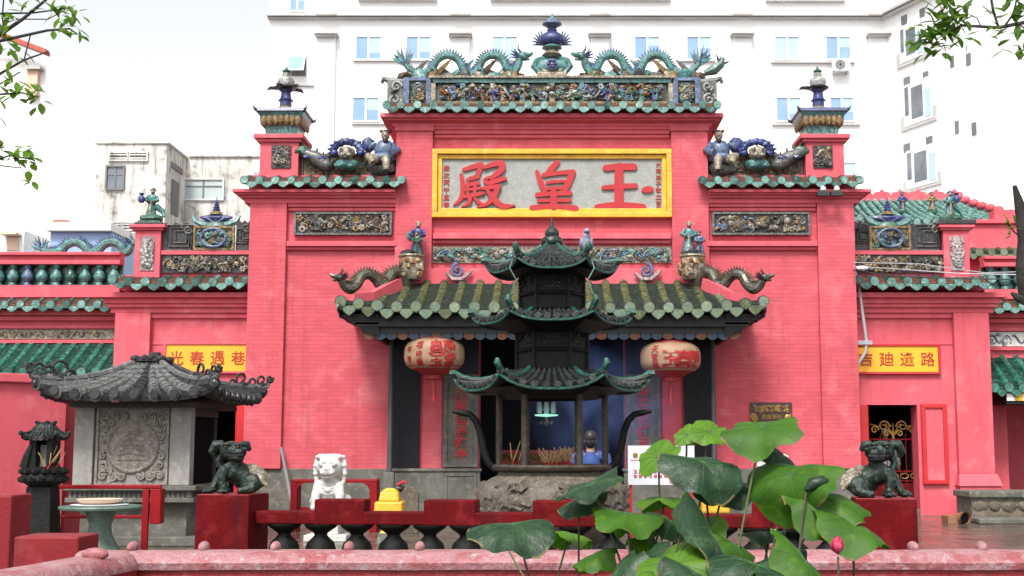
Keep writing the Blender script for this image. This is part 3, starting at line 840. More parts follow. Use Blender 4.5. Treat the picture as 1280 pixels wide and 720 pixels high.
# the plaque
zt, zb = fz(188), fz(273); a = fx(149, py=230)
plq = obj("name_panel", MB("plaque_cement").box(-a + 0.2, a - 0.2, Y0 - 0.045, Y0 - 0.004, zb + 0.2, zt - 0.2), hall, smooth=0)
m = MB("yellow_paint")
def frame(m, x0, x1, z0, z1, t, ya, yb):
    m.box(x0, x1, ya, yb, z1 - t, z1); m.box(x0, x1, ya, yb, z0, z0 + t); m.box(x0, x0 + t, ya, yb, z0 + t, z1 - t); m.box(x1 - t, x1, ya, yb, z0 + t, z1 - t)
frame(m, -a, a, zb, zt, 0.11, Y0 - 0.17, Y0 - 0.002); frame(m, -a + 0.112, a - 0.112, zb + 0.112, zt - 0.112, 0.09, Y0 - 0.10, Y0 - 0.002)
obj("frame", m, plq, smooth=0, bevel=0.012)
def q5(x, y): p = W(480 + x / 2.909, 130 + y / 2.909, Y0 - 0.09); return (p.x, p.z)
def qa(x, y): p = W(540 + x / 8, 185 + y / 8, Y0 - 0.09); return (p.x, p.z)
PXM = 1 / 59.7
def brush(name, strokes, conv, sc):
    m = MB("red_letter")
    for i, (pts, ws) in enumerate(strokes):
        stroke(m, [conv(*p) for p in pts], [w * sc * 0.90 for w in ws], Y0 - 0.09 - 0.0022 * i, 0.05 + 0.002 * i)
    obj(name, m, plq, smooth=30)
k8, k5 = PXM / 8, PXM / 2.909
brush("character", [([(318, 215), (400, 190), (490, 165)], [44, 54, 62]), ([(488, 175), (470, 235), (440, 292)], [60, 58, 50]), ([(352, 318), (400, 300), (462, 290)], [34, 46, 44]),
    ([(292, 268), (308, 390), (290, 500), (215, 574)], [42, 56, 52, 12]), ([(335, 372), (400, 362), (466, 352)], [34, 40, 42]), ([(360, 345), (352, 420), (358, 475)], [32, 38, 36]),
    ([(432, 340), (428, 410), (428, 462)], [34, 40, 36]), ([(318, 425), (400, 412), (484, 404)], [28, 30, 30]), ([(305, 488), (400, 476), (512, 452)], [40, 46, 36]),
    ([(380, 505), (362, 555), (296, 588)], [50, 44, 12]), ([(428, 505), (470, 545), (512, 566)], [30, 44, 26]),
    ([(522, 196), (610, 165), (690, 152)], [40, 58, 70]), ([(702, 160), (690, 225), (590, 300)], [74, 70, 44]), ([(590, 290), (528, 318), (560, 352), (640, 330), (730, 306)], [30, 40, 46, 58, 44]),
    ([(512, 405), (600, 392), (672, 385)], [40, 50, 52]), ([(660, 392), (612, 500), (540, 565), (452, 592)], [58, 60, 44, 12]), ([(545, 412), (610, 500), (700, 580), (828, 576)], [34, 66, 72, 14])], qa, k8)
brush("character", [([(630, 212), (608, 236), (588, 258)], [22, 26, 16]), ([(556, 246), (570, 285), (586, 320)], [16, 24, 24]), ([(580, 258), (640, 250), (688, 247)], [18, 18, 22]),
    ([(684, 250), (668, 290), (650, 320)], [28, 28, 22]), ([(592, 286), (620, 282), (656, 280)], [12, 14, 12]), ([(592, 308), (620, 306), (650, 305)], [12, 14, 14]), ([(558, 330), (615, 326), (676, 324)], [20, 18, 20]),
    ([(562, 352), (615, 350), (676, 350)], [14, 15, 16]), ([(616, 318), (617, 345), (617, 376)], [26, 28, 28]), ([(538, 378), (600, 372), (650, 374), (698, 380)], [22, 20, 20, 24])], q5, k5)
brush("character", [([(806, 232), (855, 228), (908, 228)], [26, 28, 30]), ([(855, 228), (854, 300), (855, 370)], [36, 37, 38]), ([(798, 304), (850, 300), (914, 297)], [18, 22, 22]),
    ([(774, 374), (830, 368), (885, 369), (942, 375)], [22, 26, 26, 28]), ([(945, 313), (957, 311), (970, 310)], [20, 28, 24])], q5, k5)
m = MB("deep_red_letter")
for i, ch in enumerate("歲次丙午孟春"):
    p = W(558, 210 + i * 9.2, Y0 - 0.05); text_mb(m, ch, p.x, p.z, Y0 - 0.062, 0.13, 0.014, 0.012)
for i, ch in enumerate("大南弟子敬立吉日"):
    p = W(823, 206 + i * 8.0, Y0 - 0.05); text_mb(m, ch, p.x, p.z, Y0 - 0.062, 0.115, 0.014, 0.012)
obj("inscription", m, plq, smooth=0)
m = MB(); a = fx(150)
relief(m, -a, a, fz(329), fz(308.5), Y0 - 0.03, ["c_turq", "c_green", "c_cream", "c_lblue", "c_white", "c_brown", "c_turq"], rng, "c_cream", 0.07, 1.4, None, 0.1)
obj("relief_panel", m, hall, smooth=40, label="pale long frieze of flowers and branches")

# ---- porch: roof, posts, boards
pr = hall
# front slope is a rectangle cut by the two hips
eYf = 24.9; zef = Z_(385, eYf); hx = fx(266, eYf, 385)
zr = Z_(352, 26.96); rx = fx(174, 26.96, 352)
hipw = hx - rx
def hip(a): return max(0.06, min(1.0, a * 2 * hx / hipw, (1 - a) * 2 * hx / hipw))
m = MB()
roof_face(m, (-hx, eYf, zef), (hx, eYf, zef), (-hx, 26.97, zr), (hx, 26.97, zr), 22, 0.092, "mossy_tile", "mossy_pan", "mossy_tile_end", lift=0.12, sag=0.06, segs=9, lp=6, tmax=hip, rings=0.08, endk=1.12)
pf = obj("porch_roof", m, hall, smooth=40)
for s in (-1, 1):
    m = MB()
    def hips(a): return max(0.06, min(1.0, (1 - a if s > 0 else a) * (26.95 - eYf) / 2.05))
    e0, e1 = ((s * hx, eYf, zef), (s * hx, 26.95, zef))
    if s < 0: e0, e1 = e1, e0
    t0 = (s * rx, e0[1], zr); t1 = (s * rx, e1[1], zr)
    roof_face(m, e0, e1, t0, t1, 7, 0.07, "mossy_tile", "mossy_pan", "mossy_tile_end", segs=4, tmax=(lambda a: max(0.06, 1 - a)) if s < 0 and False else (lambda a, s=s: max(0.06, (a if s > 0 else 1 - a))))
    obj("porch_side_roof", m, pf, smooth=40)
    m = MB("pink_plaster")    # hip ridge
    hp = [V((s * (hx - 0.22), eYf + 0.16, zef + 0.12)), V((s * (hx - 0.55), eYf + 0.6, zef + 0.22)), V((s * (rx + 0.30), 26.25, zr - 0.22)), V((s * (rx - 0.02), 26.85, zr - 0.02))]
    for i in range(3):
        p, q = hp[i], hp[i + 1]; d = (q - p); n2 = V((d.y, -d.x, 0)).normalized() * 0.07; up = V((0, 0, 0.17)); dn = V((0, 0, -0.1))
        m.add([p - n2 + dn, p + n2 + dn, q + n2 + dn, q - n2 + dn, p - n2 + up, p + n2 + up, q + n2 + up, q - n2 + up], [[3, 2, 1, 0], [4, 5, 6, 7], [0, 1, 5, 4], [1, 2, 6, 5], [2, 3, 7, 6], [3, 0, 4, 7]])
    obj("hip_ridge", m, pf, smooth=0)
    m = MB("dark_timber")
    for k in range(12):     # stepped brackets carrying the eave back to the wall
        u = k / 11; m.box(s * (hx - 0.05 - 0.62 * u), s * (hx - 0.75), eYf + 0.14 + 0.02 * k, 26.98 - 0.001 * k, zef - 0.10 - 0.040 * (k + 1), zef - 0.10 - 0.040 * k - 0.004)
    obj("rafter_end", m, pf, smooth=0)
m = MB("pink_plaster").box(-rx - 0.05, rx + 0.05, 26.85, 26.999, zr - 0.1, Z_(336, 26.9))
obj("ridge", m, pf, smooth=0, bevel=0.02)
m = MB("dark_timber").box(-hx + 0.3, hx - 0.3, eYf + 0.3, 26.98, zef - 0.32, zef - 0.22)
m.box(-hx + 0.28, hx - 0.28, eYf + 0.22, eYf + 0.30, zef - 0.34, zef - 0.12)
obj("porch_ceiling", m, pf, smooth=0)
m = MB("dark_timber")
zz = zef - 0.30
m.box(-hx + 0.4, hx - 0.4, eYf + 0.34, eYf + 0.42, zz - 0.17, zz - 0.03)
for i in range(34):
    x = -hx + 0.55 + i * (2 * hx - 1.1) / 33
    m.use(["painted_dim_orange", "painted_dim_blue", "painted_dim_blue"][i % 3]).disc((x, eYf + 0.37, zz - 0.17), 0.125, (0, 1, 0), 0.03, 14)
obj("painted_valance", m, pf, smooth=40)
for s in (-1, 1):
    m = MB("post_grey")
    m.lathe([(0.055, 0), (0.05, 1.0), (0.05, zef - 0.3 - fz(590, 26.3))], (s * fx(200, 26.3), 26.3, fz(590, 26.3)), 12)
    m.use("grey_stone").box(s * fx(200, 26.3) - 0.1, s * fx(200, 26.3) + 0.1, 26.2, 26.4, 0.0, fz(590, 26.3))
    obj("porch_post", m, hall, smooth=30)
    m = MB("black_lacquer")
    x0, x1 = sorted((s * fx(163), s * fx(197)))
    m.box(x0, x1, Y0 - 0.11, Y0 - 0.05, fz(587), fz(404))
    obj("dark_board", m, hall, smooth=0, bevel=0.01)
    m = MB("shrine_red"); x0, x1 = sorted((s * fx(136), s * fx(160)))
    m.use("pink_brick").box(x0, x1, Y0 - 0.03, Y0 - 0.002, fz(587), fz(466)); m.use("navy_wall").box(x0, x1, Y0 - 0.03, Y0 - 0.002, fz(465.8), fz(404))
    obj("red_strip", m, hall, smooth=0)
    m = MB("grey_stone"); x0, x1 = sorted((s * fx(91), s * fx(134)))
    m.box(x0, x1, Y0 - 0.08, Y0 - 0.002, fz(584), fz(468)); m.use("grey_stone")
    frame(m, x0, x1, fz(584), fz(468), 0.09, Y0 - 0.11, Y0 - 0.082)
    m.use("navy_wall").box(x0, x1, Y0 - 0.06, Y0 - 0.002, fz(467.8), fz(404))
    sl = obj("couplet_slab", m, hall, smooth=0, bevel=0.008)
    m = MB("red_letter")
    txt = "玉山聖德滿乾坤" if s < 0 else "皇恩普照護天人"
    for i, ch in enumerate(txt):
        text_mb(m, ch, (x0 + x1) / 2, fz(482 + i * 14.2), Y0 - 0.10, 0.23, 0.025, 0.02, 1.15)
    obj("inscription", m, sl, smooth=0)
    m = MB("grey_stone"); x0, x1 = sorted((s * fx(88), s * fx(200)))
    m.box(x0, x1, Y0 - 0.14, Y0 - 0.052, 0.003, fz(589)); m.box(x0 - 0.03, x1 + 0.03, Y0 - 0.18, Y0 - 0.052, fz(589), fz(585.5))
    frame(m, s * fx(92) if s > 0 else s * fx(132), s * fx(132) if s > 0 else s * fx(92), 0.12, fz(591), 0.07, Y0 - 0.165, Y0 - 0.142)
    obj("stone_plinth", m, hall, smooth=0, bevel=0.01)
# altar inside: table, dark screen with gilt
m = MB("dark_brown_board").box(-1.3, 1.3, 30.4, 31.2, 0.28, 1.35); m.use("shrine_red").box(-1.32, 1.32, 30.36, 30.4, 0.95, 1.36)
m.use("gold"); relief(m, -1.2, 1.2, 0.98, 1.3, 30.34, ["gold", "c_ochre"], rng, "shrine_red", 0.04, 0.8, None, 0)
tag(obj("altar_table", m, None, smooth=30), "dark altar table with gilt red front deep inside the temple hall", "altar")
# lit glass lamp over it
lp = thing("altar_lamp", "glass altar lamp glowing green inside the hall, seen through the burner", "lamp", W(683, 515, 29.0))
c = W(683, 520, 29.0)
m = MB("lamp_green").lathe([(0.02, -0.02), (0.25, 0.0), (0.27, 0.03), (0.02, 0.05)], c, 20)
obj("glowing_tray", m, lp, smooth=40)
m = MB("frosted_pane")
for k in range(3): m.lathe([(0.05, 0.06), (0.07, 0.15), (0.06, 0.30), (0.045, 0.32)], c + V(((k - 1) * 0.16, 0, 0)), 12)
obj("glass_cup", m, lp, smooth=40)
m = MB("gold")
for k in range(10):
    an = k * PI / 5; m.blob(c + V((math.cos(an) * 0.13, math.sin(an) * 0.13, -0.14 - 0.03 * (k % 2))), 0.03, 1)
m.tube([c + V((0, 0, -0.02)), c + V((0, 0, -0.22))], 0.03, 8); m.tube([c + V((0, 0, 0.3)), c + V((0, 0, 2.6))], 0.008, 5)
obj("chain_and_drops", m, lp, smooth=40)
# ================================================================ side gates
def gate(s):
    Y = 27.6
    gx = lambda h, py=420: s * X_(690 + h, Y, py)
    gz = lambda py: Z_(py, Y)
    lab = ("pink side gateway under a green tiled eave, behind the grey roofed stone pavilion" if s < 0
           else "pink side gateway under a green tiled eave, with a gilt grille and red framed panel")
    t = thing("side_gateway", lab, "gateway", (gx(460), Y, 0), "gateways either side of the temple hall")
    w = MB("pink_plaster")
    w.box(gx(377), gx(395, 560), Y, 30, 0, gz(372)); w.box(gx(458, 560), gx(542), Y, 30, 0, gz(372)); w.box(gx(395, 560), gx(458, 560), Y, 30, gz(506), gz(372))
    obj("wall", w, t, smooth=0)
    m = MB("shade_black").box(gx(380, 560), gx(470, 560), 30.01, 30.1, 0, gz(500))  # near-black sheets that paint in the dark of the passage
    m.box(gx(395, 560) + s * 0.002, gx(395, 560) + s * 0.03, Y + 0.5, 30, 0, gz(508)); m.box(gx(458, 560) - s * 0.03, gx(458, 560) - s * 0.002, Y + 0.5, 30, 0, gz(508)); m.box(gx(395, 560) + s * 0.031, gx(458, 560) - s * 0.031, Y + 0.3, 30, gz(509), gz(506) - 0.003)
    obj("passage_shade_lining", m, t, smooth=0)
    m = MB("pink_plaster")
    m.box(gx(500), gx(544), Y - 0.16, Y - 0.002, gz(592), gz(392))
    x0, x1 = sorted((gx(498), gx(548)))
    m.box(x0, x1, Y - 0.30, Y - 0.002, 0, gz(607)); m.frustum((x0 + x1) / 2, Y - 0.11, gz(607), gz(592), x1 - x0 + 0.06, 0.46, x1 - x0 - 0.06, 0.12)
    obj("buttress", m, t, smooth=0, bevel=0.01)
    m = MB("pink_plaster")
    m.box(gx(377), gx(500), Y - 0.07, Y - 0.002, gz(398), gz(392)); m.box(gx(377), gx(500), Y - 0.02, Y - 0.002, gz(431), gz(427.5))
    a, b = sorted((gx(377), gx(544)))
    for prj, p0, p1 in ((0.12, 391, 384), (0.19, 384, 379), (0.24, 379, 372), (0.36, 371.5, 365)):
        Ye = Y - prj; m.box(a - (prj if s < 0 else 0), b + (prj if s > 0 else 0), Ye, 30.2, Z_(p0, Ye), Z_(p1, Ye) - 0.002)
    obj("cornice", m, t, smooth=0, bevel=0.01)
    m = MB(); Ye = 27.05; ze = Z_(353, Ye)
    e0, e1 = sorted((gx(376), s * X_(690 + 550, Ye, 353)))
    roof_face(m, (e0, Ye, ze), (e1, Ye, ze), (e0, Y + 0.05, ze + 0.2), (e1, Y + 0.05, ze + 0.2), 8, 0.07, "green_tile", "tile_bed", "green_tile_end", segs=3, lift=0.05, lp=5)
    m.use("pink_plaster").box(e0, e1, Y + 0.05, 30.2, ze - 0.1, ze + 0.24)
    obj("tiled_eave", m, t, smooth=40)
    # post with a white carved tablet
    pz0, pz1 = ze + 0.15, Z_(288, Y - 0.2)
    x0, x1 = sorted((gx(486, 310), gx(518, 310)))
    m = MB("pink_plaster").box(x0, x1, Y - 0.2, Y + 0.4, pz0, pz1).box(x0 - 0.06, x1 + 0.06, Y - 0.26, Y + 0.46, pz1, pz1 + 0.05).box(x0 - 0.11, x1 + 0.11, Y - 0.31, Y + 0.51, pz1 + 0.05, pz1 + 0.12)
    if s > 0: m.use("c_dark").box(x0 - 0.13, x1 + 0.13, Y - 0.33, Y + 0.53, pz1 + 0.122, pz1 + 0.22)
    else: m.use("c_dark").box(x0 - 0.02, x1 + 0.02, Y - 0.2, Y + 0.4, pz1 + 0.122, pz1 + 0.19)
    obj("corner_post", m, t, smooth=0, bevel=0.01)
    m = MB(); relief(m, x0 + 0.13, x1 - 0.13, pz0 + 0.15, pz1 - 0.12, Y - 0.22, ["c_white", "c_pinkwhite", "c_white"], rng, "c_pinkwhite", 0.03, 4, None, 0)
    obj("carved_tablet", m, t, smooth=40)
    # parapet: lower dark band, red strip, upper fretwork with coloured crest
    pa, pb = sorted((gx(372, 310), gx(486, 310)))
    m = MB(); relief(m, pa, pb, Z_(341, Y - 0.1), Z_(319, Y - 0.1), Y - 0.1, PAL_DARK + ["c_grey", "c_cream"], rng, "c_dark", 0.08, 1.6, None, 0.3)
    m.use("pink_plaster").box(pa, pb, Y - 0.16, Y + 0.2, Z_(318.5, Y - 0.1), Z_(313.5, Y - 0.1)).box(pa, pb, Y - 0.04, Y + 0.2, ze + 0.1, Z_(318.7, Y - 0.1))
    obj("parapet_band", m, t, smooth=40)
    zc0 = Z_(313, Y - 0.1)
    for (h0, h1, top) in ((374, 394, 276), (447, 485, 279)):
        xa, xb = sorted((gx(h0, 300), gx(h1, 300))); zt = Z_(top, Y)
        m = MB("c_dark"); n = 10; pts = [(xa, zc0)] + [(xa + (xb - xa) * i / n, zt - 0.10 + 0.10 * abs(math.sin(i * 0.9 + h0))) for i in range(n + 1)] + [(xb, zc0)]
        m.prism(pts, Y - 0.08, Y + 0.1)
        m.use("c_grey"); w = xb - xa
        fr = min(w, zt - zc0) * 0.5
        for kk in range(3):
            q = fr * (1 - 0.27 * kk); xc = (xa + xb) / 2 + 0.03 * kk; zc = (zc0 + zt) / 2
            m.tube([(xc - q, Y - 0.1, zc - q), (xc + q, Y - 0.1, zc - q), (xc + q, Y - 0.1, zc + q * 0.8), (xc - q * 0.8, Y - 0.1, zc + q * 0.8), (xc - q * 0.8, Y - 0.1, zc - q * 0.6)], 0.022, 4)
        spiral(m, (xb - 0.12, Y - 0.1, zt - 0.16), 0.1, 0.025, 1.4, s)
        obj("fretwork", m, t, smooth=30)
    m = MB(); xa, xb = sorted((gx(395, 300), gx(446, 300))); xm = (xa + xb) / 2; zt = Z_(284, Y)
    relief(m, xa, xb, zc0, zt, Y - 0.12, ["c_turq", "c_lblue", "c_green", "c_ochre", "c_dark", "c_turq"], rng, "c_ochre", 0.1, 3, "c_ochre", 0.3)
    m.use("c_lblue"); m.tube([(xm + 0.27 * math.cos(i * PI / 8), Y - 0.2, (zc0 + zt) / 2 + 0.2 * math.sin(i * PI / 8)) for i in range(17)], 0.03, 6)
    for q in (-1, 1):
        m.use("c_turq").tube([(xm, Y, zt), (xm + q * 0.3, Y - 0.02, zt + 0.06), (xm + q * 0.46, Y - 0.02, zt + 0.13), (xm + q * 0.52, Y, zt + 0.26)], [0.08, 0.09, 0.06, 0.02], 7)
        m.use("c_blue").tube([(xm, Y, zt + 0.1), (xm + q * 0.2, Y - 0.02, zt + 0.2), (xm + q * 0.36, Y, zt + 0.22)], [0.10, 0.08, 0.02], 7)
    m.use("c_green").lathe([(0.30, 0), (0.26, 0.08), (0.18, 0.12)], (xm, Y, zt), 14, 1, 0.5)
    m.use("c_blue").lathe([(0.17, 0.12), (0.22, 0.2), (0.16, 0.27)], (xm, Y, zt), 14, 1, 0.6)
    m.use("c_ochre").lathe([(0.15, 0.27), (0.12, 0.33), (0.06, 0.36)], (xm, Y, zt), 12)
    m.use("c_blue")
    for kk in range(4): m.lathe([(0.075 - 0.012 * kk, 0.36 + 0.055 * kk), (0.085 - 0.013 * kk, 0.385 + 0.055 * kk), (0.06 - 0.012 * kk, 0.41 + 0.055 * kk)], (xm, Y, zt), 10)
    m.tube([(xm, Y, zt + 0.55), (xm, Y, zt + 0.68)], [0.02, 0.006], 6)
    obj("crest", m, t, smooth=40)
    # door: jambs, leaf panel, grille
    m = MB("shrine_red")
    m.box(gx(383, 560), gx(394.5, 560), Y - 0.05, Y - 0.002, 0.02, gz(506)); m.box(gx(395.2, 560), gx(397, 560), Y + 0.02, Y + 0.2, 0.0, gz(507))
    obj("jamb", m, t, smooth=0, bevel=0.008)
    x0, x1 = sorted((gx(462, 560), gx(494, 560)))
    m = MB("pink_plaster").box(x0 + 0.05, x1 - 0.05, Y - 0.05, Y - 0.004, gz(605), gz(506)); m.use("shrine_red"); frame(m, x0, x1, gz(605), gz(505), 0.085, Y - 0.09, Y - 0.003)
    obj("framed_panel", m, t, smooth=0, bevel=0.008)
    if s < 0: return t
    gy = Y + 0.45; xa, xb = sorted((s * X_(690 + 395, gy, 560), s * X_(690 + 458, gy, 560))); xm = (xa + xb) / 2
    m = MB("dark_red_paint")
    for zz in (0.08, Z_(601, gy), Z_(589, gy), Z_(549, gy)): m.box(xa, xb, gy - 0.012, gy + 0.012, zz - 0.015, zz + 0.015)
    for k in range(9):
        x = xa + (xb - xa) * k / 8; m.box(x - 0.009, x + 0.009, gy - 0.009, gy + 0.009, 0.05, Z_(549, gy) + (0.0 if k % 2 else 0.12))
    m.box(xa, xa + 0.03, gy - 0.014, gy + 0.014, 0.05, Z_(520, gy)); m.box(xb - 0.03, xb, gy - 0.014, gy + 0.014, 0.05, Z_(520, gy))
    m.box(xa, xb, gy - 0.006, gy + 0.006, 0.05, Z_(604, gy))
    gr = obj("grille", m, t, smooth=0)
    m = MB("gold"); z0 = Z_(549, gy)
    m.tube([(xm, gy - 0.03, z0), (xm, gy - 0.03, z0 + 0.36)], [0.03, 0.008], 6)
    for q in (-1, 1):
        for (r, dx, dz) in ((0.13, 0.20, 0.28), (0.09, 0.40, 0.20), (0.08, 0.14, 0.12)):
            spiral(m, (xm + q * dx, gy - 0.03, z0 + dz), r, 0.02, 1.3, -q, 5, 0 if q < 0 else PI)
        m.tube([(xm, gy - 0.03, z0 + 0.05), (xm + q * 0.15, gy - 0.03, z0 + 0.33), (xm + q * 0.32, gy - 0.03, z0 + 0.28), (xm + q * 0.5, gy - 0.03, z0 + 0.33)], 0.016, 5)
        m.tube([(xm, gy - 0.03, z0 + 0.1), (xm + q * 0.1, gy - 0.03, z0 + 0.24), (xm + q * 0.04, gy - 0.03, z0 + 0.3)], 0.014, 5)
    obj("gilt_scroll", m, gr, smooth=40)
    m = MB("gold"); z1 = Z_(595, gy)
    for k in range(5):
        x = xa + (xb - xa) * (k + 0.5) / 5
        m.tube([(x + 0.09 * math.cos(i * PI / 5), gy - 0.02, z1 + 0.055 * math.sin(i * PI / 5)) for i in range(11)], 0.012, 5)
    obj("gilt_band", m, gr, smooth=40)
    return t
gate(-1); gate(1)

# yellow signs over the gateways
def gate_sign(s, text, lab):
    Y = 27.57
    x0, x1 = sorted((s * X_(690 + 379, Y, 447), s * X_(690 + 482, Y, 447)))
    z0, z1 = (Z_(464, Y), Z_(431, Y)) if s < 0 else (Z_(465, Y), Z_(433, Y))
    t = thing("gate_sign", lab, "sign", ((x0 + x1) / 2, Y, z0), "yellow signs over the gateways")
    obj("board", MB("sign_yellow").box(x0, x1, Y - 0.03, Y + 0.024, z0, z1), t, smooth=0)
    m = MB("shrine_red" if s > 0 else "pink_plaster"); frame(m, x0 - 0.05, x1 + 0.05, z0 - 0.05, z1 + 0.05, 0.048, Y - 0.06, Y + 0.022)
    obj("frame", m, t, smooth=0, bevel=0.006)
    m = MB("deep_red_letter")
    n = len(text)
    for i, ch in enumerate(text):
        m = MB("deep_red_letter"); text_mb(m, ch, x0 + (x1 - x0) * (i + 0.5) / n, (z0 + z1) / 2, Y - 0.042, 0.30, 0.02, 0.004)
        obj("character", m, t, smooth=0)
gate_sign(-1, "光春遇巷", "yellow sign with red characters 光春遇巷 over the gateway behind the stone pavilion")
gate_sign(1, "吉廸逢路", "yellow sign with red characters 吉廸逢路 in a red frame over the open grille door")

# ================================================================ side wings further out
def side_hall(s, py, lab, frieze_pal, frieze_back, roof_mat, grp):
    Y = 28.8
    x = lambda h: s * X_(690 + h, Y, 400)
    z = lambda p: Z_(p, Y)
    a, b = sorted((x(541), x(960)))
    t = thing("side_hall", lab, "temple wing", ((a + b) / 2, Y, 0), grp)
    m = MB("dusty_red_plaster" if s < 0 else "pink_plaster")
    m.use("pink_plaster").box(a, b, Y, Y + 3, z(py['roof'][1]) , z(py['band'][0]))
    m.box(a, b, Y - 0.10, Y + 0.3, z(py['band'][1]), z(py['band'][0])); m.box(a, b, Y - 0.05, Y - 0.002, z(py['band'][1] + 1.5) , z(py['band'][1]) - 0.003)
    m.box(a, b, Y - 0.22, Y - 0.002, z(py['eave'][1] + 7), z(py['eave'][1] + 1)); m.box(a, b, Y - 0.12, Y - 0.002, z(py['eave'][1] + 13), z(py['eave'][1] + 8)); m.box(a, b, Y - 0.10, Y - 0.002, z(py['frieze'][0] - 1), z(py['frieze'][0] - 5))
    m.box(a, b, Y - 0.08, Y - 0.002, z(py['frieze'][1] + 5), z(py['frieze'][1] + 1))
    obj("wall", m, t, smooth=0)
    m = MB("pink_plaster")
    m.box(a, b, Y - 0.12, Y + 0.2, z(py['cop'][1]), z(py['cop'][1] - 5)); m.box(a, b, Y - 0.06, Y + 0.2, z(py['cop'][1] - 5) + 0.002, z(py['cop'][0] + 4)); m.box(a, b, Y - 0.16, Y + 0.24, z(py['cop'][0] + 4) + 0.002, z(py['cop'][0]))
    obj("coping", m, t, smooth=0, bevel=0.01)
    z0, z1 = z(py['band'][0]), z(py['cop'][1]); h = z1 - z0
    step = 18.3 * PXM * Y / Y0
    n = int((b - a) / step)
    cols = ["c_turq", "c_turq", "c_turq", "c_green", "c_turq", "c_turq", "c_lblue"]
    for i in range(n):
        xx = (b - step * (i + 0.5)) if s < 0 else (a + step * (i + 0.5))
        if abs(xx) > abs(x(720)): continue
        c = cols[i % 7] if (s > 0 or i < 9) else ("c_white" if i == 9 else "c_pinkwhite" if i == 8 else "c_turq")
        m = MB("green_tile" if c == "c_green" else c).lathe([(0.09, 0.0), (0.09, 0.1 * h), (0.06, 0.16 * h), (0.125, 0.32 * h), (0.135, 0.45 * h), (0.09, 0.66 * h), (0.05, 0.78 * h), (0.08, 0.86 * h), (0.085, 1.0 * h)], (xx, Y + 0.02, z0), 12)
        obj("baluster", m, t, smooth=50)
    m = MB("green_tile").box(a, b, Y + 0.15, Y + 0.2, z0, z1); obj("baluster_screen", m, t, smooth=0)
    m = MB(); Ye = Y - 0.45; ze = Z_((py['eave'][0] + py['eave'][1]) / 2 , Ye)
    roof_face(m, (a, Ye, ze), (b, Ye, ze), (a, Y, ze + 0.18), (b, Y, ze + 0.18), int((b - a) / 0.33), 0.066, "green_tile", "tile_bed", "green_tile_end", segs=3)
    obj("tiled_eave", m, t, smooth=40)
    m = MB(); relief(m, a, b, z(py['frieze'][1]), z(py['frieze'][0]), Y - 0.03, frieze_pal, rng, frieze_back, 0.02, 0.3, None, 0)
    obj("painted_frieze", m, t, smooth=40)
    m = MB(); Ye = Y - 1.25; ze = Z_(py['roof'][1], Ye)
    ra, rb = sorted((s * X_(690 + 533, Ye, 450), x(960)))
    roof_face(m, (ra, Ye, ze), (rb, Ye, ze), (ra, Y - 0.003, z(py['roof'][0])), (rb, Y - 0.003, z(py['roof'][0])), int((b - a) / 0.29), 0.075, roof_mat, "green_tile", roof_mat, segs=9, rings=0.1)
    obj("porch_roof", m, t, smooth=40)
    m = MB("dark_timber")
    m.box(a, b, Ye + 0.1, Y - 0.004, ze - 0.34, ze - 0.24)
    xx = a; k = 0
    while xx < b - 0.01:
        m.use("sign_yellow" if k % 2 else "white_paint").box(xx, min(xx + 0.17, b), Ye + 0.05, Ye + 0.09, ze - 0.27, ze - 0.12); xx += 0.172; k += 1
    obj("striped_fascia", m, t, smooth=0)
    m = MB("dusty_red_plaster").box(a, b, Y + 2.6, Y + 3, 0, z(py['roof'][0])); m.use("pink_plaster").box(a, a + 0.4, Y, Y + 2.6, 0, z(py['roof'][1])); m.box(b - 0.4, b, Y, Y + 2.6, 0, z(py['roof'][1]))
    obj("lower_wall", m, t, smooth=0)
    return t
side_hall(-1, dict(cop=(316, 331), band=(357, 372), eave=(374, 388), frieze=(412, 424), roof=(430, 466)), "pink temple wing with green parapet balusters and a tiled porch roof, beyond the stone pavilion",
          ["c_cream", "c_ochre", "c_brown"], "c_cream", "bright_green_tile", "temple wings beyond the gateways")
side_hall(1, dict(cop=(321, 334), band=(362, 374), eave=(376, 391), frieze=(415, 433), roof=(447, 485)), "pink temple wing with a white painted frieze and a yellow and white striped fascia",
          ["c_white", "c_lblue", "c_white"], "marble", "bright_green_tile", "temple wings beyond the gateways")

# rear hall roof showing over the right gateway
t = thing("rear_hall", "small rear temple hall with a curled pink ridge and turquoise tiles, above the grille gateway", "temple hall", W(1150, 640, 34) * V((1, 1, 0)))
Y = 34
a, b = X_(1050, Y, 270), X_(1244, Y, 270)
obj("wall", MB("pink_plaster").box(a + 0.3, X_(1244, Y, 300) - 0.6, Y + 0.6, Y + 4, 0, Z_(268, Y)), t, smooth=0)
m = MB("pink_plaster"); 
m.box(X_(1205, 31, 290), X_(1420, 31, 290), 31, 31.4, 0, Z_(280, 31)); m.box(X_(1203, 31, 290), X_(1420, 31, 290), 30.9, 31.5, Z_(280, 31), Z_(275, 31)); m.box(X_(1244, 31, 290), X_(1420, 31, 290), 31, 31.4, Z_(275, 31) + 0.002, Z_(262, 31))
obj("stepped_wall", m, t, smooth=0, bevel=0.015)
m = MB(); roof_face(m, (X_(1205, 30.7, 316), 30.5, Z_(317, 30.6)), (X_(1420, 30.7, 316), 30.5, Z_(317, 30.6)), (X_(1205, 30.7, 316), 30.98, Z_(312, 30.98)), (X_(1420, 30.7, 316), 30.98, Z_(312, 30.98)), 14, 0.07, "mossy_tile", "mossy_pan", "mossy_tile_end", segs=3)
obj("tiled_eave", m, t, smooth=40)
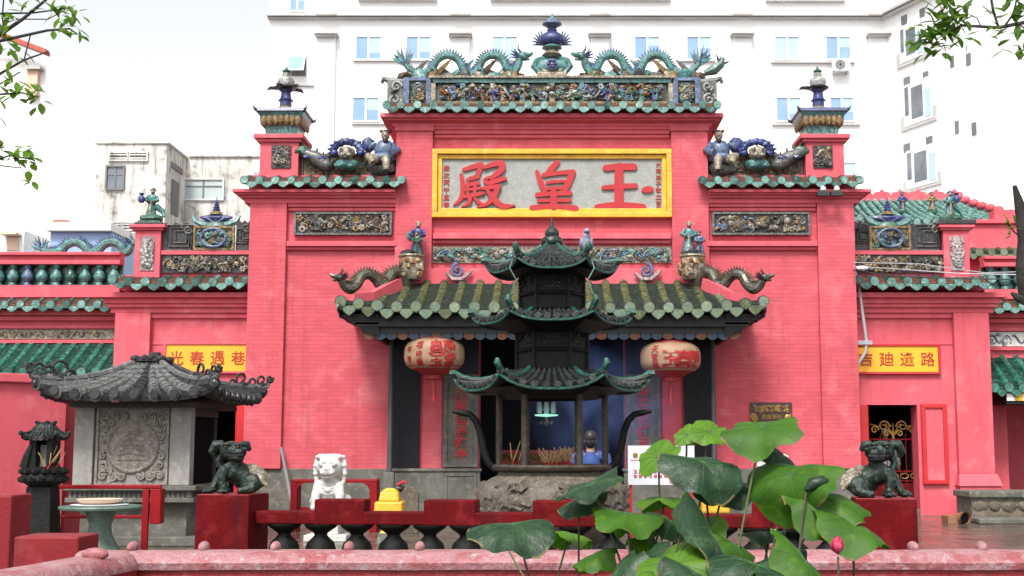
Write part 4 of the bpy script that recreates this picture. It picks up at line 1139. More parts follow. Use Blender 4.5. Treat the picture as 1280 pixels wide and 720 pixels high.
m = MB(); roof_face(m, (a, Y - 1.2, Z_(277, Y - 1.2)), (b, Y - 1.2, Z_(277, Y - 1.2)), (a + 0.1, Y + 0.6, Z_(249, Y + 0.6)), (b - 0.8, Y + 0.6, Z_(249, Y + 0.6)), 17, 0.07, "green_tile_end", "green_tile", "green_tile_end", segs=8, lift=0.22, lp=6, sag=0.08)
obj("tiled_roof", m, t, smooth=40)
m = MB("pink_plaster"); Yr = Y + 0.6
m.box(a + 0.1, b - 0.8, Yr - 0.12, Yr + 0.12, Z_(252, Yr), Z_(244, Yr))
for k in range(7):
    xx = a + 0.3 + k * (b - a - 1.2) / 6
    m.prism([(xx - 0.24, Z_(245, Yr)), (xx - 0.2, Z_(241, Yr)), (xx - 0.05, Z_(240, Yr)), (xx, Z_(236.5, Yr)), (xx + 0.06, Z_(240, Yr)), (xx + 0.2, Z_(241, Yr)), (xx + 0.24, Z_(245, Yr))], Yr - 0.08, Yr + 0.08)
for k in range(6):
    q0 = V((b - 0.8, Y + 0.6, Z_(249, Y + 0.6))).lerp(V((b, Y - 1.2, Z_(277, Y - 1.2))), k / 6.5); q0.z += 0.18 * (k / 6.5) ** 2
    m.blob(q0 + V((0, 0, 0.04)), (0.13, 0.24, 0.13), 2)
obj("ridge", m, t, smooth=40)
# ================================================================ buildings behind
YH = 70.0
hx_ = lambda px, py=150: X_(px, YH, py)
hz_ = lambda py: Z_(py, YH)
ht = thing("hotel_building", "tall white hotel block with pale blue windows and thin grey cornices rising behind the temple", "hotel", (4, YH, 0))
xl, xr = hx_(332), hx_(1108)
TOP = hz_(-120)
m = MB("hotel_white").box(xl, xr, YH, YH + 14, 0, TOP)
hw_ = obj("wall", m, ht, smooth=0)
# wing coming forward on the right
A0 = V((xr, YH, 0)); A1 = V((X_(1330, 58, 200), 58, 0)); dirw = (A1 - A0).normalized(); nw = V((dirw.y, -dirw.x, 0))
if nw.y > 0: nw = -nw
L = (A1 - A0).length
m = MB("hotel_white")
q = [A0, A1, A1 + V((14, 3, 0)), A0 + V((14, 12, 0))]
m.add(q + [p + V((0, 0, TOP + 1.0)) for p in q], [[3, 2, 1, 0], [4, 5, 6, 7], [0, 1, 5, 4], [1, 2, 6, 5], [2, 3, 7, 6], [3, 0, 4, 7]])
wg = obj("side_wing", m, ht, smooth=0)
# thin cornices and pilaster caps
m = MB("hotel_trim")
def band(py0, py1, pr, x0=xl, x1=xr): m.box(x0 - 0.0, x1, YH - pr, YH - 0.002, hz_(py1), hz_(py0))
band(20.5, 22.5, 0.45); band(23.2, 24.4, 0.30)
band(-0.5, 2, 0.3, hx_(445), hx_(545)); band(-0.5, 2, 0.3, hx_(612), hx_(840)); band(0, 3, 0.3, hx_(960), hx_(1060))
for pc in (407, 575, 750, 929, 1100):
    xx = hx_(pc)
    m.box(xx - 0.55, xx + 0.55, YH - 0.62, YH - 0.47, hz_(22.6), hz_(19.4)); m.box(xx - 0.66, xx + 0.66, YH - 0.7, YH - 0.004, hz_(46.5), hz_(44)); m.box(xx - 0.55, xx + 0.55, YH - 0.6, YH - 0.004, hz_(48.8), hz_(46.8))
obj("cornice", m, ht, smooth=0)
m = MB("hotel_white")
for pc in (407, 575, 750, 929, 1100):
    xx = hx_(pc); m.box(xx - 0.5, xx + 0.5, YH - 0.3, YH - 0.006, 0, hz_(49)); 
obj("pilaster", m, ht, smooth=0)
for py in (76, 107, 155): obj("sill", MB("hotel_trim").box(hx_(440 if py != 107 else 345), hx_(545 if py != 107 else 392), YH - 0.16, YH - 0.003, hz_(py + 1), hz_(py)), ht, smooth=0)
for (xa, xb, ya, yb_) in ((965, 1070, 79.5, 78), (965, 1075, 157, 156), (850, 895, 77.5, 76.5)): obj("sill", MB("hotel_trim").box(hx_(xa), hx_(xb), YH - 0.2, YH - 0.003, hz_(ya), hz_(yb_)), ht, smooth=0)
def hwin(x0, x1, y0, y1, pale=False):
    a, b, c, d = hx_(x0, (y0 + y1) / 2), hx_(x1, (y0 + y1) / 2), hz_(y1), hz_(y0)
    m = MB("plastic_white"); t = 0.09
    m.box(a, b, YH - 0.1, YH - 0.003, d - t, d); m.box(a, b, YH - 0.1, YH - 0.003, c, c + t); m.box(a, a + t, YH - 0.1, YH - 0.003, c + t, d - t); m.box(b - t, b, YH - 0.1, YH - 0.003, c + t, d - t)
    m.box((a + b) / 2 - 0.06, (a + b) / 2 + 0.06, YH - 0.1, YH - 0.003, c + t, d - t)
    w = obj("window", m, ht, smooth=0)
    rw = random.Random(int(x0 * 7 + y0)); mm_ = (a + b) / 2; zc_ = c + (d - c) * rw.uniform(0.3, 0.6); g1 = "hotel_pale_curtain" if pale else "hotel_glass"
    pm = MB(g1).box(a + t, mm_ - 0.07, YH - 0.05, YH - 0.004, c + t, d - t).box(mm_ + 0.07, b - t, YH - 0.045, YH - 0.004, c + t, zc_).use("hotel_pale_curtain").box(mm_ + 0.07, b - t, YH - 0.045, YH - 0.004, zc_ + 0.002, d - t)
    obj("pane", pm, w, smooth=0)
for (x0, x1, pale) in ((444, 478, 0), (507, 540, 0), (614, 648, 1), (792, 826, 0), (857, 890, 0), (967, 1000, 1), (1031, 1064, 0)): hwin(x0, x1, 45, 76, pale)
for (x0, x1) in ((440, 475), (507, 540), (969, 1002), (1036, 1068)): hwin(x0, x1, 121, 153)
for (x0, x1) in ((969, 1002), (1036, 1071), (440, 475)): hwin(x0, x1, 202, 234)
hwin(362, 383, -14, 15)
# open awning window
w = obj("window", MB("dim_grey").box(hx_(359), hx_(381), YH - 0.05, YH - 0.003, hz_(95), hz_(69)), ht, smooth=0, label="top hung window pushed open")
m = MB("plastic_white"); a, b = hx_(359), hx_(381); z0, z1 = hz_(92), hz_(69)
pn = [V((a, YH - 0.1, z1)), V((b, YH - 0.1, z1)), V((b, YH - 0.7, z0)), V((a, YH - 0.7, z0))]
m.add(pn + [p + V((0, -0.05, -0.02)) for p in pn], [[0, 1, 2, 3], [7, 6, 5, 4], [0, 4, 5, 1], [1, 5, 6, 2], [2, 6, 7, 3], [3, 7, 4, 0]])
sf = obj("sash", m, w, smooth=0)
ctr = sum(pn, V()) / 4
obj("pane", MB("hotel_glass").add([ctr + (p - ctr) * 0.8 + V((0, -0.062, -0.024)) for p in pn], [[0, 1, 2, 3]]), w, smooth=0)
# side wing openings: along s (metres from the corner) found from the pixel column
def wing_at(px, py):
    r = W(px, py, 1.0) - V((0, 0, CAMZ))           # ray through the pixel
    o = V((0, 0, CAMZ))
    k = (A0 - o).dot(nw) / r.dot(nw)
    return o + r * k
def wing_box(px0, py0, px1, py1, mt, thick, inset=0.0, mb=None):
    p, q2 = wing_at(px0, py0), wing_at(px1, py1)
    s0, s1 = (p - A0).dot(dirw), (q2 - A0).dot(dirw)
    mb = mb or MB(); mb.use(mt)
    vs = []
    for zz in (q2.z, p.z):
        for (s_, o_) in ((s0, thick), (s1, thick), (s1, 0.003), (s0, 0.003)):
            b_ = A0 + dirw * s_ + nw * o_; vs.append(V((b_.x, b_.y, zz)))
    return mb.add(vs, [[3, 2, 1, 0], [4, 5, 6, 7], [0, 1, 5, 4], [1, 2, 6, 5], [2, 3, 7, 6], [3, 0, 4, 7]])
for (x0, y0, x1, y1) in ((1126, 36, 1157, 68), (1131, 108, 1168, 147), (1134, 190, 1174, 227)):
    w = obj("window", wing_box(x0, y0, x1, y1, "plastic_white", 0.12), wg, smooth=0)
    mm = MB()
    for f0, f1, mt in ((0.05, 0.20, "dark_glass"), (0.27, 0.68, "dark_glass"), (0.73, 0.95, "hotel_pale_curtain")):
        wing_box(x0 + (x1 - x0) * f0, y0 + 2.5, x0 + (x1 - x0) * f1, y1 - 3, mt, 0.14, mb=mm)
    obj("pane", mm, w, smooth=0)
    obj("sill", wing_box(x0 - 4, y1 + 1, x1 + 4, y1 + 2.5, "hotel_trim", 0.1), wg, smooth=0)
for (x0, y0, x1, y1) in ((1130, 98, 1138, 107), (1154, 91, 1161, 99), (1130, 181, 1138, 189), (1158, 172, 1166, 180), (1127, 21, 1134, 29), (1150, 12, 1156, 20), (1188, 71, 1193, 83), (1208, 68, 1214, 80), (1194, 152, 1199, 166), (1215, 154, 1221, 168)):
    obj("vent_opening", wing_box(x0, y0, x1, y1, "dim_grey", 0.05), wg, smooth=0)

mm = MB()
p, q2 = A0 + nw * 0.0, A1
zc = hz_(22)
for (o_, z0, z1) in ((0.45, zc - 0.0, zc + 0.14), (0.3, zc - 0.16, zc - 0.06)):
    mm.use("hotel_trim"); vs = []
    for zz in (z0, z1):
        for (s_, oo) in ((0.3, o_), (L, o_), (L, 0.003), (0.3, 0.003)):
            b_ = A0 + dirw * s_ + nw * oo; vs.append(V((b_.x, b_.y, zz)))
    mm.add(vs, [[3, 2, 1, 0], [4, 5, 6, 7], [0, 1, 5, 4], [1, 2, 6, 5], [2, 3, 7, 6], [3, 0, 4, 7]])
obj("cornice", mm, wg, smooth=0)
# air conditioners
def aircon(x0, x1, y0, y1, lab):
    a, b, c, d = hx_(x0), hx_(x1), hz_(y1), hz_(y0)
    t = thing("air_conditioner", lab, "air conditioner", ((a + b) / 2, YH - 0.4, c), "outdoor air conditioners on the hotel wall")
    obj("casing", MB("plastic_white").box(a, b, YH - 0.6, YH - 0.25, c, d), t, smooth=0, bevel=0.02)
    m = MB("dim_grey"); xx = a + (b - a) * 0.42; r = (d - c) * 0.40; m.disc((xx, YH - 0.61, (c + d) / 2), r, (0, 1, 0), 0.03, 20); m.use("plastic_white")
    for k in range(4): m.disc((xx, YH - 0.63, (c + d) / 2), r * (0.2 + 0.0 * k), (0, 1, 0), 0.03, 12)
    for k in range(6):
        an = k * PI / 3; m.tube([(xx, YH - 0.632, (c + d) / 2), (xx + math.cos(an) * r, YH - 0.632, (c + d) / 2 + math.sin(an) * r)], 0.008, 4)
    obj("fan_grille", m, t, smooth=30)
    for xq in (a + 0.1, b - 0.16): obj("bracket", MB("galvanised").box(xq, xq + 0.06, YH - 0.6, YH - 0.002, c - 0.1, c - 0.005), t, smooth=0)
aircon(1040, 1062, 77, 92, "white outdoor air conditioner with a round dark fan under a hotel window")

# old stained concrete house on the left
YO = 48.0
ox, oz = (lambda px: X_(px, YO, 240)), (lambda py: Z_(py, YO))
t = thing("old_house", "old flat roofed concrete house with black rain stains, louvres and a wide frosted window", "house", (ox(200), YO, 0))
a, b, c = ox(119), ox(207), ox(318)
m = MB("old_concrete").box(a, b, YO, YO + 12, 0, oz(180)); m.box(b, c, YO + 2.6, YO + 12, 0, Z_(196, YO + 2.6))
m.box(a - 0.08, b + 0.08, YO - 0.08, YO + 12.08, oz(180), oz(177.5)); m.box(b + 0.1, c, YO + 2.5, YO + 12, Z_(196, YO + 2.5), Z_(193, YO + 2.5))
obj("wall", m, t, smooth=0, bevel=0.03)
def slot(name, x0, x1, y0, y1, Y, mt, slats=0, cross=False, fr="old_concrete"):
    p0, p1, z0, z1 = X_(x0, Y, y0), X_(x1, Y, y0), Z_(y1, Y), Z_(y0, Y)
    m = MB(mt).box(p0, p1, Y - 0.03, Y - 0.003, z0, z1)
    m.use(fr); tt = 0.06
    frame(m, p0 - tt, p1 + tt, z0 - tt, z1 + tt, tt, Y - 0.10, Y - 0.003)
    if slats:
        for k in range(slats):
            zz = z0 + (z1 - z0) * (k + 0.5) / slats; m.box(p0, p1, Y - 0.09, Y - 0.032, zz - 0.022, zz + 0.022)
    if cross: m.use("dim_grey").box((p0 + p1) / 2 - 0.03, (p0 + p1) / 2 + 0.03, Y - 0.06, Y - 0.032, z0, z1).box(p0, p1, Y - 0.055, Y - 0.034, (z0 + z1) / 2 + 0.1, (z0 + z1) / 2 + 0.15)
    return obj(name, m, t, smooth=0)
slot("louvre", 138, 160, 192, 200, YO, "dim_grey", 2); slot("louvre", 163, 184, 192, 200, YO, "dim_grey", 2)
slot("louvre", 130, 152, 279, 293, YO, "dim_grey", 4); slot("louvre", 155, 180, 279, 293, YO, "dim_grey", 4)
slot("window", 135, 155, 209, 236, YO, "dark_glass", 0, True, "dim_grey")
slot("window", 231, 279, 225, 249, YO + 2.6, "frosted_pane", 0, True, "plastic_white")
m = MB("dim_grey").box(b + 0.003, b + 0.05, YO + 0.7, YO + 1.6, oz(262), oz(219)); m.box(b + 0.003, b + 0.05, YO + 0.5, YO + 2.0, oz(205), oz(198)); obj("side_window", m, t, smooth=0)
for pq, rq, tq in ((304, 0.14, 200), (313, 0.10, 196)): obj("drain_pipe", MB("galvanised").tube([(ox(pq), YO + 2.3, 0), (ox(pq), YO + 2.3, oz(tq))], rq, 12), t, smooth=40)
# low blue building, pale house, peach house
Yb = 40
t = thing("low_house", "low blue walled house with a flat pale parapet, next to the stained concrete house", "house", (X_(95, Yb, 290), Yb, 0))
m = MB("sky_blue_paint").box(X_(63, Yb, 290), X_(140, Yb, 290), Yb, Yb + 6, 0, Z_(290, Yb)); m.use("white_paint").box(X_(61, Yb, 290), X_(142, Yb, 290), Yb - 0.25, Yb + 6, Z_(290, Yb) + 0.002, Z_(279, Yb))
obj("wall", m, t, smooth=0, bevel=0.02)
m = MB("red_roof").box(X_(66, Yb + 2, 275), X_(84, Yb + 2, 275), Yb + 2, Yb + 3, Z_(281, Yb + 2), Z_(275, Yb + 2)); obj("roof_tank", m, t, smooth=0)
Yp = 44
t = thing("low_house", "cream white house with one hooded window, low behind the temple wing coping", "house", (X_(10, Yp, 300), Yp, 0))
m = MB("white_paint").box(X_(-60, Yp, 300), X_(30, Yp, 300), Yp, Yp + 6, 0, Z_(288, Yp)); m.box(X_(30, Yp, 300) + 0.01, X_(52, Yp, 300), Yp + 1, Yp + 6, 0, Z_(303, Yp)); obj("wall", m, t, smooth=0)
obj("window", MB("peach_plaster").box(X_(9, Yp, 300), X_(24, Yp, 300), Yp - 0.05, Yp - 0.003, Z_(313, Yp), Z_(296, Yp)).box(X_(6, Yp, 300), X_(27, Yp, 300), Yp - 0.5, Yp - 0.003, Z_(295.5, Yp), Z_(293, Yp)), t, smooth=0)
Yt = 90
t = thing("tower_house", "tall pale house with a peach window bay and sloping red roof edge behind thin branches", "house", (X_(20, Yt, 100), Yt, 0))
xw0, xw1 = X_(-70, Yt, 100), X_(50, Yt, 100); zw_ = Z_(68, Yt)
pl4 = [V((xw0, Yt + 1, 0)), V((xw1, Yt + 1, 0)), V((xw1 - 5, Yt + 9, 0)), V((xw0, Yt + 9, 0))]
m = MB("hotel_white").add(pl4 + [p + V((0, 0, zw_)) for p in pl4], [[3, 2, 1, 0], [4, 5, 6, 7], [0, 1, 5, 4], [1, 2, 6, 5], [2, 3, 7, 6], [3, 0, 4, 7]]); obj("wall", m, t, smooth=0)
m = MB("peach_plaster").box(X_(30, Yt, 100), X_(43, Yt, 100), Yt + 0.5, Yt + 0.998, Z_(118, Yt), Z_(85, Yt)); m.use("hotel_trim").box(X_(29.2, Yt, 100), X_(48, Yt, 100), Yt + 0.2, Yt + 0.998, Z_(85, Yt) + 0.01, Z_(81, Yt)); obj("bay", m, t, smooth=0)
m = MB("red_roof"); p0, p1 = W(-40, 30, Yt - 0.5), W(57, 67, Yt - 0.5); m.add([p0, p1, p1 + V((0, 0, 0.35)), p0 + V((0, 0, 0.35)), p0 + V((0, 0.8, 0)), p1 + V((0, 0.8, 0)), p1 + V((0, 0.8, 0.3)), p0 + V((0, 0.8, 0.3))], [[0, 1, 2, 3], [7, 6, 5, 4], [3, 2, 6, 7], [0, 4, 5, 1], [1, 5, 6, 2], [0, 3, 7, 4]]); obj("roof_edge", m, t, smooth=0)
# ================================================================ glazed sculpture on the roofs
rng = random.Random(5)
def pth(lst, Y): return [W(x, y, Y) for x, y in lst]
def mir(lst): return [(1380 - x, y) for x, y in lst]
# dragons on the main ridge
base = [(506, 80), (514, 88), (527, 93), (540, 86), (548, 74), (560, 69), (573, 75), (580, 88), (590, 93), (598, 86), (604, 74), (615, 69), (627, 73), (634, 86), (642, 90), (648, 82), (649, 74)]
rads = [0.05, 0.065, 0.072, 0.075, 0.085, 0.09, 0.09, 0.085, 0.08, 0.085, 0.09, 0.092, 0.09, 0.085, 0.085, 0.085, 0.085]
for s, lab in ((-1, "turquoise ridge dragon with two arched coils, on the ridge half above the name panel's 殿"), (1, "turquoise ridge dragon with two arched coils, between the gourd spire and the green fish ornament")):
    p = base if s < 0 else mir(base)
    P = pth(p, 27.25)
    t = thing("roof_dragon", lab, "dragon sculpture", (P[7].x, 27.25, Z_(98, 27.25)), "dragons on the main ridge")
    dragon_parts(t, P, rads, "c_turq", "c_lblue", -s, 0.42, "c_cream", 1.0, "c_blue", ((3, -0.2), (9, -0.2), (13, -0.22)))
    m = MB()
    for k in range(16):
        q = W((505 + k * 9.5) if s < 0 else 1380 - (505 + k * 9.5), 95, 27.2 + 0.1 * (k % 2))
        m.use(["c_brown", "c_grey", "c_turq", "c_dark", "c_ochre"][k % 5]).blob(q, (0.17, 0.12, 0.10 + 0.05 * (k % 3)), 1, None, 0.4, 3)
        if k % 3 == 1: m.tube([q, q + V((-s * 0.2, 0, 0.2)), q + V((-s * 0.35, 0, 0.36))], [0.07, 0.06, 0.02], 5)
    obj("rock_waves", m, t, smooth=40)
# dragon-like fish at the far end of the ridge
for s, lab in ((1, "small blue-green fish ornament on the carved scroll at one end of the main ridge"),):
    c = W(690 + 205 * s, 92, 27.2)
    t = thing("fish_ornament", lab, "fish sculpture", c)
    m = MB("c_green").tube([c + V((-0.25, 0, 0.0)), c + V((-0.05, 0, 0.08)), c + V((0.12, 0, 0.22)), c + V((0.16, 0, 0.36))], [0.06, 0.12, 0.09, 0.03], 8); obj("body", m, t)
    m = MB("c_blue")
    for k in range(4): m.cone(c + V((0.1, 0, 0.2)), c + V((0.0 + 0.11 * k, 0.03, 0.48 - 0.06 * k)), 0.05, 4)
    obj("fins", m, t)
# centre spire: flaming disc and gourd
c = W(690, 98, 27.2); zz = lambda py: Z_(py, 27.2) - c.z
t = thing("ridge_spire", "blue gourd spire over a turquoise disc at the middle of the main ridge", "finial", c)
m = MB("c_cream").box(c.x - 0.32, c.x + 0.32, 27.05, 27.4, c.z, c.z + zz(92)); m.box(c.x - 0.22, c.x + 0.22, 27.1, 27.35, c.z + zz(92), c.z + zz(86)); obj("foot", m, t, smooth=0, bevel=0.02)
m = MB("c_turq").blob(c + V((0, 0, zz(83))), (0.37, 0.13, 0.20), 3)
for q in (-1, 1):
    m.tube([c + V((q * 0.1, 0, zz(90))), c + V((q * 0.30, 0, zz(90))), c + V((q * 0.40, 0, zz(83))), c + V((q * 0.34, 0, zz(76))), c + V((q * 0.15, 0, zz(72))), c + V((0, 0, zz(70)))], [0.05, 0.07, 0.08, 0.07, 0.06, 0.06], 7)
m.use("c_lblue").disc(c + V((0, -0.15, zz(83))), 0.13, (0, 1, 0), 0.06, 18); m.use("c_blue")
for k in range(6): m.blob(c + V((0.075 * math.cos(k * PI / 3), -0.2, zz(83) + 0.075 * math.sin(k * PI / 3))), 0.04, 1)
m.use("c_white").blob(c + V((0, -0.2, zz(83))), 0.035, 1)
obj("disc", m, t, smooth=40)
m = MB("c_cream").lathe([(0.15, zz(72)), (0.22, zz(69)), (0.16, zz(66)), (0.12, zz(63))], c, 18); m.use("c_turq").lathe([(0.14, zz(63)), (0.23, zz(60.5)), (0.2, zz(58))], c, 18); m.use("c_blue").lathe([(0.18, zz(58)), (0.28, zz(53)), (0.28, zz(48)), (0.2, zz(43)), (0.1, zz(40))], c, 20)
m.use("c_lblue").lathe([(0.09, zz(40)), (0.12, zz(38)), (0.08, zz(36)), (0.13, zz(34)), (0.22, zz(31)), (0.2, zz(28)), (0.1, zz(25))], c, 18); m.use("c_turq").lathe([(0.1, zz(25)), (0.06, zz(22)), (0.03, zz(19)), (0.01, zz(16))], c, 10)
obj("gourd", m, t, smooth=50)
for q in (-1, 1):
    m = MB("c_lblue")
    for k in range(6):
        an = R(-5 + k * 17); m.tube([c + V((q * 0.18, 0.04, zz(54))), c + V((q * (0.2 + 0.26 * math.cos(an)), 0.05, zz(54) + 0.32 * math.sin(an)))], [0.05, 0.008], 4)
    obj("flame_fins", m, t, smooth=0)

# finials on the wing posts
def finial(s, lab):
    bx = 690 + s * 340; Y = 27.3
    c = W(bx, 167, Y - 0.5); c.y = Y; zz = lambda py: Z_(py, Y) - c.z
    t = thing("lotus_finial", lab, "finial", c, "finials on the corner posts")
    m = MB("c_turq")
    m.frustum(c.x, Y, c.z, c.z + zz(162), 0.68, 0.68, 0.72, 0.72); m.frustum(c.x, Y, c.z + zz(162), c.z + zz(146), 0.72, 0.72, 1.0, 1.0); m.use("c_blue").frustum(c.x, Y, c.z + zz(146) + 0.002, c.z + zz(142), 1.08, 1.08, 1.04, 1.04)
    m.use("c_dark")
    for q in (-1, 1):
        for w in (-1, 1): m.tube([c + V((q * 0.48, w * 0.48, zz(146))), c + V((q * 0.54, w * 0.54, zz(144))), c + V((q * 0.57, w * 0.57, zz(141)))], [0.04, 0.03, 0.012], 5)
    obj("bowl", m, t, smooth=0)
    m = MB("c_ochre")
    for k in range(7):
        x = -0.36 + k * 0.12; m.blob(c + V((x, -0.40 - 0.02, zz(153) - 0.03 * abs(k - 3) * 0.4)), (0.075, 0.05, 0.17), 2); m.blob(c + V((0.42, x, zz(153))), (0.05, 0.075, 0.17), 2); m.blob(c + V((-0.42, x, zz(153))), (0.05, 0.075, 0.17), 2)
    obj("petals", m, t, smooth=60)
    m = MB("c_cream").lathe([(0.42, zz(142)), (0.36, zz(139)), (0.2, zz(136)), (0.11, zz(133))], c, 18); m.use("c_blue").lathe([(0.13, zz(133)), (0.13, zz(127)), (0.17, zz(126)), (0.13, zz(124)), (0.10, zz(116)), (0.16, zz(113))], c, 16)
    m.use("c_dark").lathe([(0.08, zz(113)), (0.22, zz(111.5)), (0.24, zz(109.5)), (0.1, zz(108))], c, 18); m.use("c_white").lathe([(0.16, zz(108)), (0.19, zz(103)), (0.17, zz(99)), (0.09, zz(96)), (0.1, zz(93)), (0.06, zz(91))], c, 16); m.use("c_green").lathe([(0.08, zz(91)), (0.1, zz(89)), (0.03, zz(86)), (0.01, zz(83))], c, 12)
    obj("spire", m, t, smooth=50)
    n = 5 if s < 0 else 1
    for k in range(n):
        m = MB("c_dark")
        an = PI + k * 2 * PI / 5; d = V((math.cos(an), math.sin(an), 0)); m.tube([c + d * 0.2 + V((0, 0, zz(110))), c + d * 0.36 + V((0, 0, zz(110))), c + d * 0.42 + V((0, 0, zz(113)))], [0.05, 0.04, 0.01], 5)
        obj("brim_tip", m, t, smooth=40)
finial(-1, "lotus bowl finial with a full brim, on the post below the open hotel window")
finial(1, "lotus bowl finial with a chipped brim on the post below the hotel air conditioner")

# figures, lions and fish on the wing parapets
def seated(s, lab):
    c = W(690 + s * 210, 214, 26.95); h = 0.86
    t = thing("seated_figure", lab, "figure sculpture", c, "seated figures on the wing parapets")
    k = 1.0
    m = MB("c_lblue").blob(c + V((0, 0, 0.46)), (0.23, 0.17, 0.24), 2).blob(c + V((0, -0.02, 0.28)), (0.28, 0.2, 0.14), 2)
    m.tube([c + V((-s * 0.18, 0, 0.58)), c + V((-s * 0.30, -0.12, 0.42)), c + V((-s * 0.16, -0.24, 0.34))], [0.08, 0.085, 0.09], 8); m.tube([c + V((s * 0.18, 0, 0.60)), c + V((s * 0.30, -0.02, 0.52)), c + V((s * 0.32, 0.0, 0.66))], [0.08, 0.09, 0.10], 8)
    obj("robe", m, t, smooth=60)
    m = MB("c_cream").tube([c + V((-s * 0.05, -0.15, 0.24)), c + V((-s * 0.08, -0.24, 0.14)), c + V((-s * 0.08, -0.25, -0.02))], [0.10, 0.09, 0.07], 8).tube([c + V((s * 0.16, -0.1, 0.24)), c + V((s * 0.30, -0.22, 0.26)), c + V((s * 0.20, -0.3, 0.12))], [0.11, 0.10, 0.07], 8); obj("legs", m, t, smooth=60)
    m = MB("c_flesh").blob(c + V((-s * 0.03, -0.08, 0.76)), (0.095, 0.10, 0.115), 2).blob(c + V((-s * 0.03, -0.18, 0.75)), (0.02, 0.03, 0.025), 1); m.use("c_brown").blob(c + V((-s * 0.03, -0.04, 0.83)), (0.10, 0.10, 0.07), 2).blob(c + V((-s * 0.03, -0.15, 0.67)), (0.06, 0.05, 0.09), 1)
    m.use("c_dark")
    for q in (-1, 1): m.blob(c + V((-s * 0.03 + q * 0.035, -0.165, 0.78)), 0.014, 1).blob(c + V((-s * 0.03 + q * 0.10, -0.03, 0.87)), 0.04, 1)
    obj("head", m, t, smooth=60)
    m = MB("c_grey").blob(c + V((s * 0.05, 0.1, 0.1)), (0.34, 0.16, 0.2), 2, None, 0.4, 3); m.use("c_blue").blob(c + V((s * 0.36, 0.02, 0.58)), (0.15, 0.12, 0.18), 2, None, 0.25, 2); obj("rock_seat", m, t, smooth=40)
seated(-1, "bearded seated figure in a blue robe on the parapet below the full-brimmed finial's side")
seated(1, "bearded seated figure in a blue-grey robe below the small blue-green fish ornament")
def roof_lion(s, lab):
    c = W(690 + s * 256, 212, 26.95)
    t = thing("roof_lion", lab, "lion sculpture", c, "glazed lions on the wing parapets")
    m = MB("c_turq").blob(c + V((0, -0.05, 0.10)), (0.27, 0.2, 0.14), 2).blob(c + V((-s * 0.1, -0.15, 0.04)), (0.1, 0.12, 0.06), 2).blob(c + V((s * 0.16, -0.15, 0.05)), (0.1, 0.12, 0.06), 2); obj("body", m, t, smooth=60)
    m = MB("c_cream").blob(c + V((0, -0.14, 0.32)), (0.19, 0.17, 0.16), 2, None, 0.25, 3); m.use("c_white")
    for q in (-1, 1): m.blob(c + V((q * 0.09, -0.28, 0.38)), 0.05, 1).blob(c + V((q * 0.07, -0.30, 0.26)), (0.06, 0.05, 0.05), 1)
    m.use("c_dark").blob(c + V((0, -0.31, 0.20)), (0.09, 0.04, 0.03), 1)
    for q in (-1, 1): m.blob(c + V((q * 0.09, -0.325, 0.385)), 0.022, 1)
    obj("head", m, t, smooth=60)
    m = MB("c_blue")
    for k in range(11):
        an = R(-15 + 21 * k); m.blob(c + V((math.cos(an) * 0.29, -0.06, 0.40 + math.sin(an) * 0.20)), (0.11, 0.10, 0.09), 1, None, 0.3, 2)
        m.cone(c + V((math.cos(an) * 0.28, -0.05, 0.40 + math.sin(an) * 0.19)), c + V((math.cos(an) * 0.46, -0.05, 0.42 + math.sin(an) * 0.26)), 0.07, 5)
    obj("mane", m, t, smooth=50)
roof_lion(-1, "glazed blue-maned lion on the parapet of the full-brimmed lotus finial")
roof_lion(1, "glazed blue-maned lion on the parapet of the chipped lotus finial")
def roof_fish(s, lab):
    P = [W(690 + s * h, y, 26.98) for h, y in ((280, 206), (288, 202), (296, 197), (305, 193), (313, 189))]
    t = thing("roof_fish", lab, "fish sculpture", P[2], "glazed fish on the wing parapets")
    m = MB("c_grey").tube(P, [0.12, 0.16, 0.15, 0.12, 0.10], 10).blob(P[0] + V((s * 0.05, 0, 0.0)), (0.16, 0.15, 0.14), 2, None, 0.3); obj("body", m, t, smooth=60)
    m = MB("c_green").blob(P[4], (0.17, 0.12, 0.13), 2, None, 0.4, 3)
    for k in range(5): m.cone(P[k], P[k] + V((-s * 0.05, 0, 0.24)), 0.07, 4)
    m.use("c_blue").blob(P[1] + V((0, -0.1, 0.06)), (0.14, 0.08, 0.06), 1).blob(P[3] + V((0, -0.1, -0.08)), (0.12, 0.08, 0.05), 1)
    obj("fins", m, t, smooth=40)
roof_fish(-1, "grey and green glazed fish beside the post of the full-brimmed lotus finial")
roof_fish(1, "grey and green glazed fish beside the post of the chipped lotus finial")

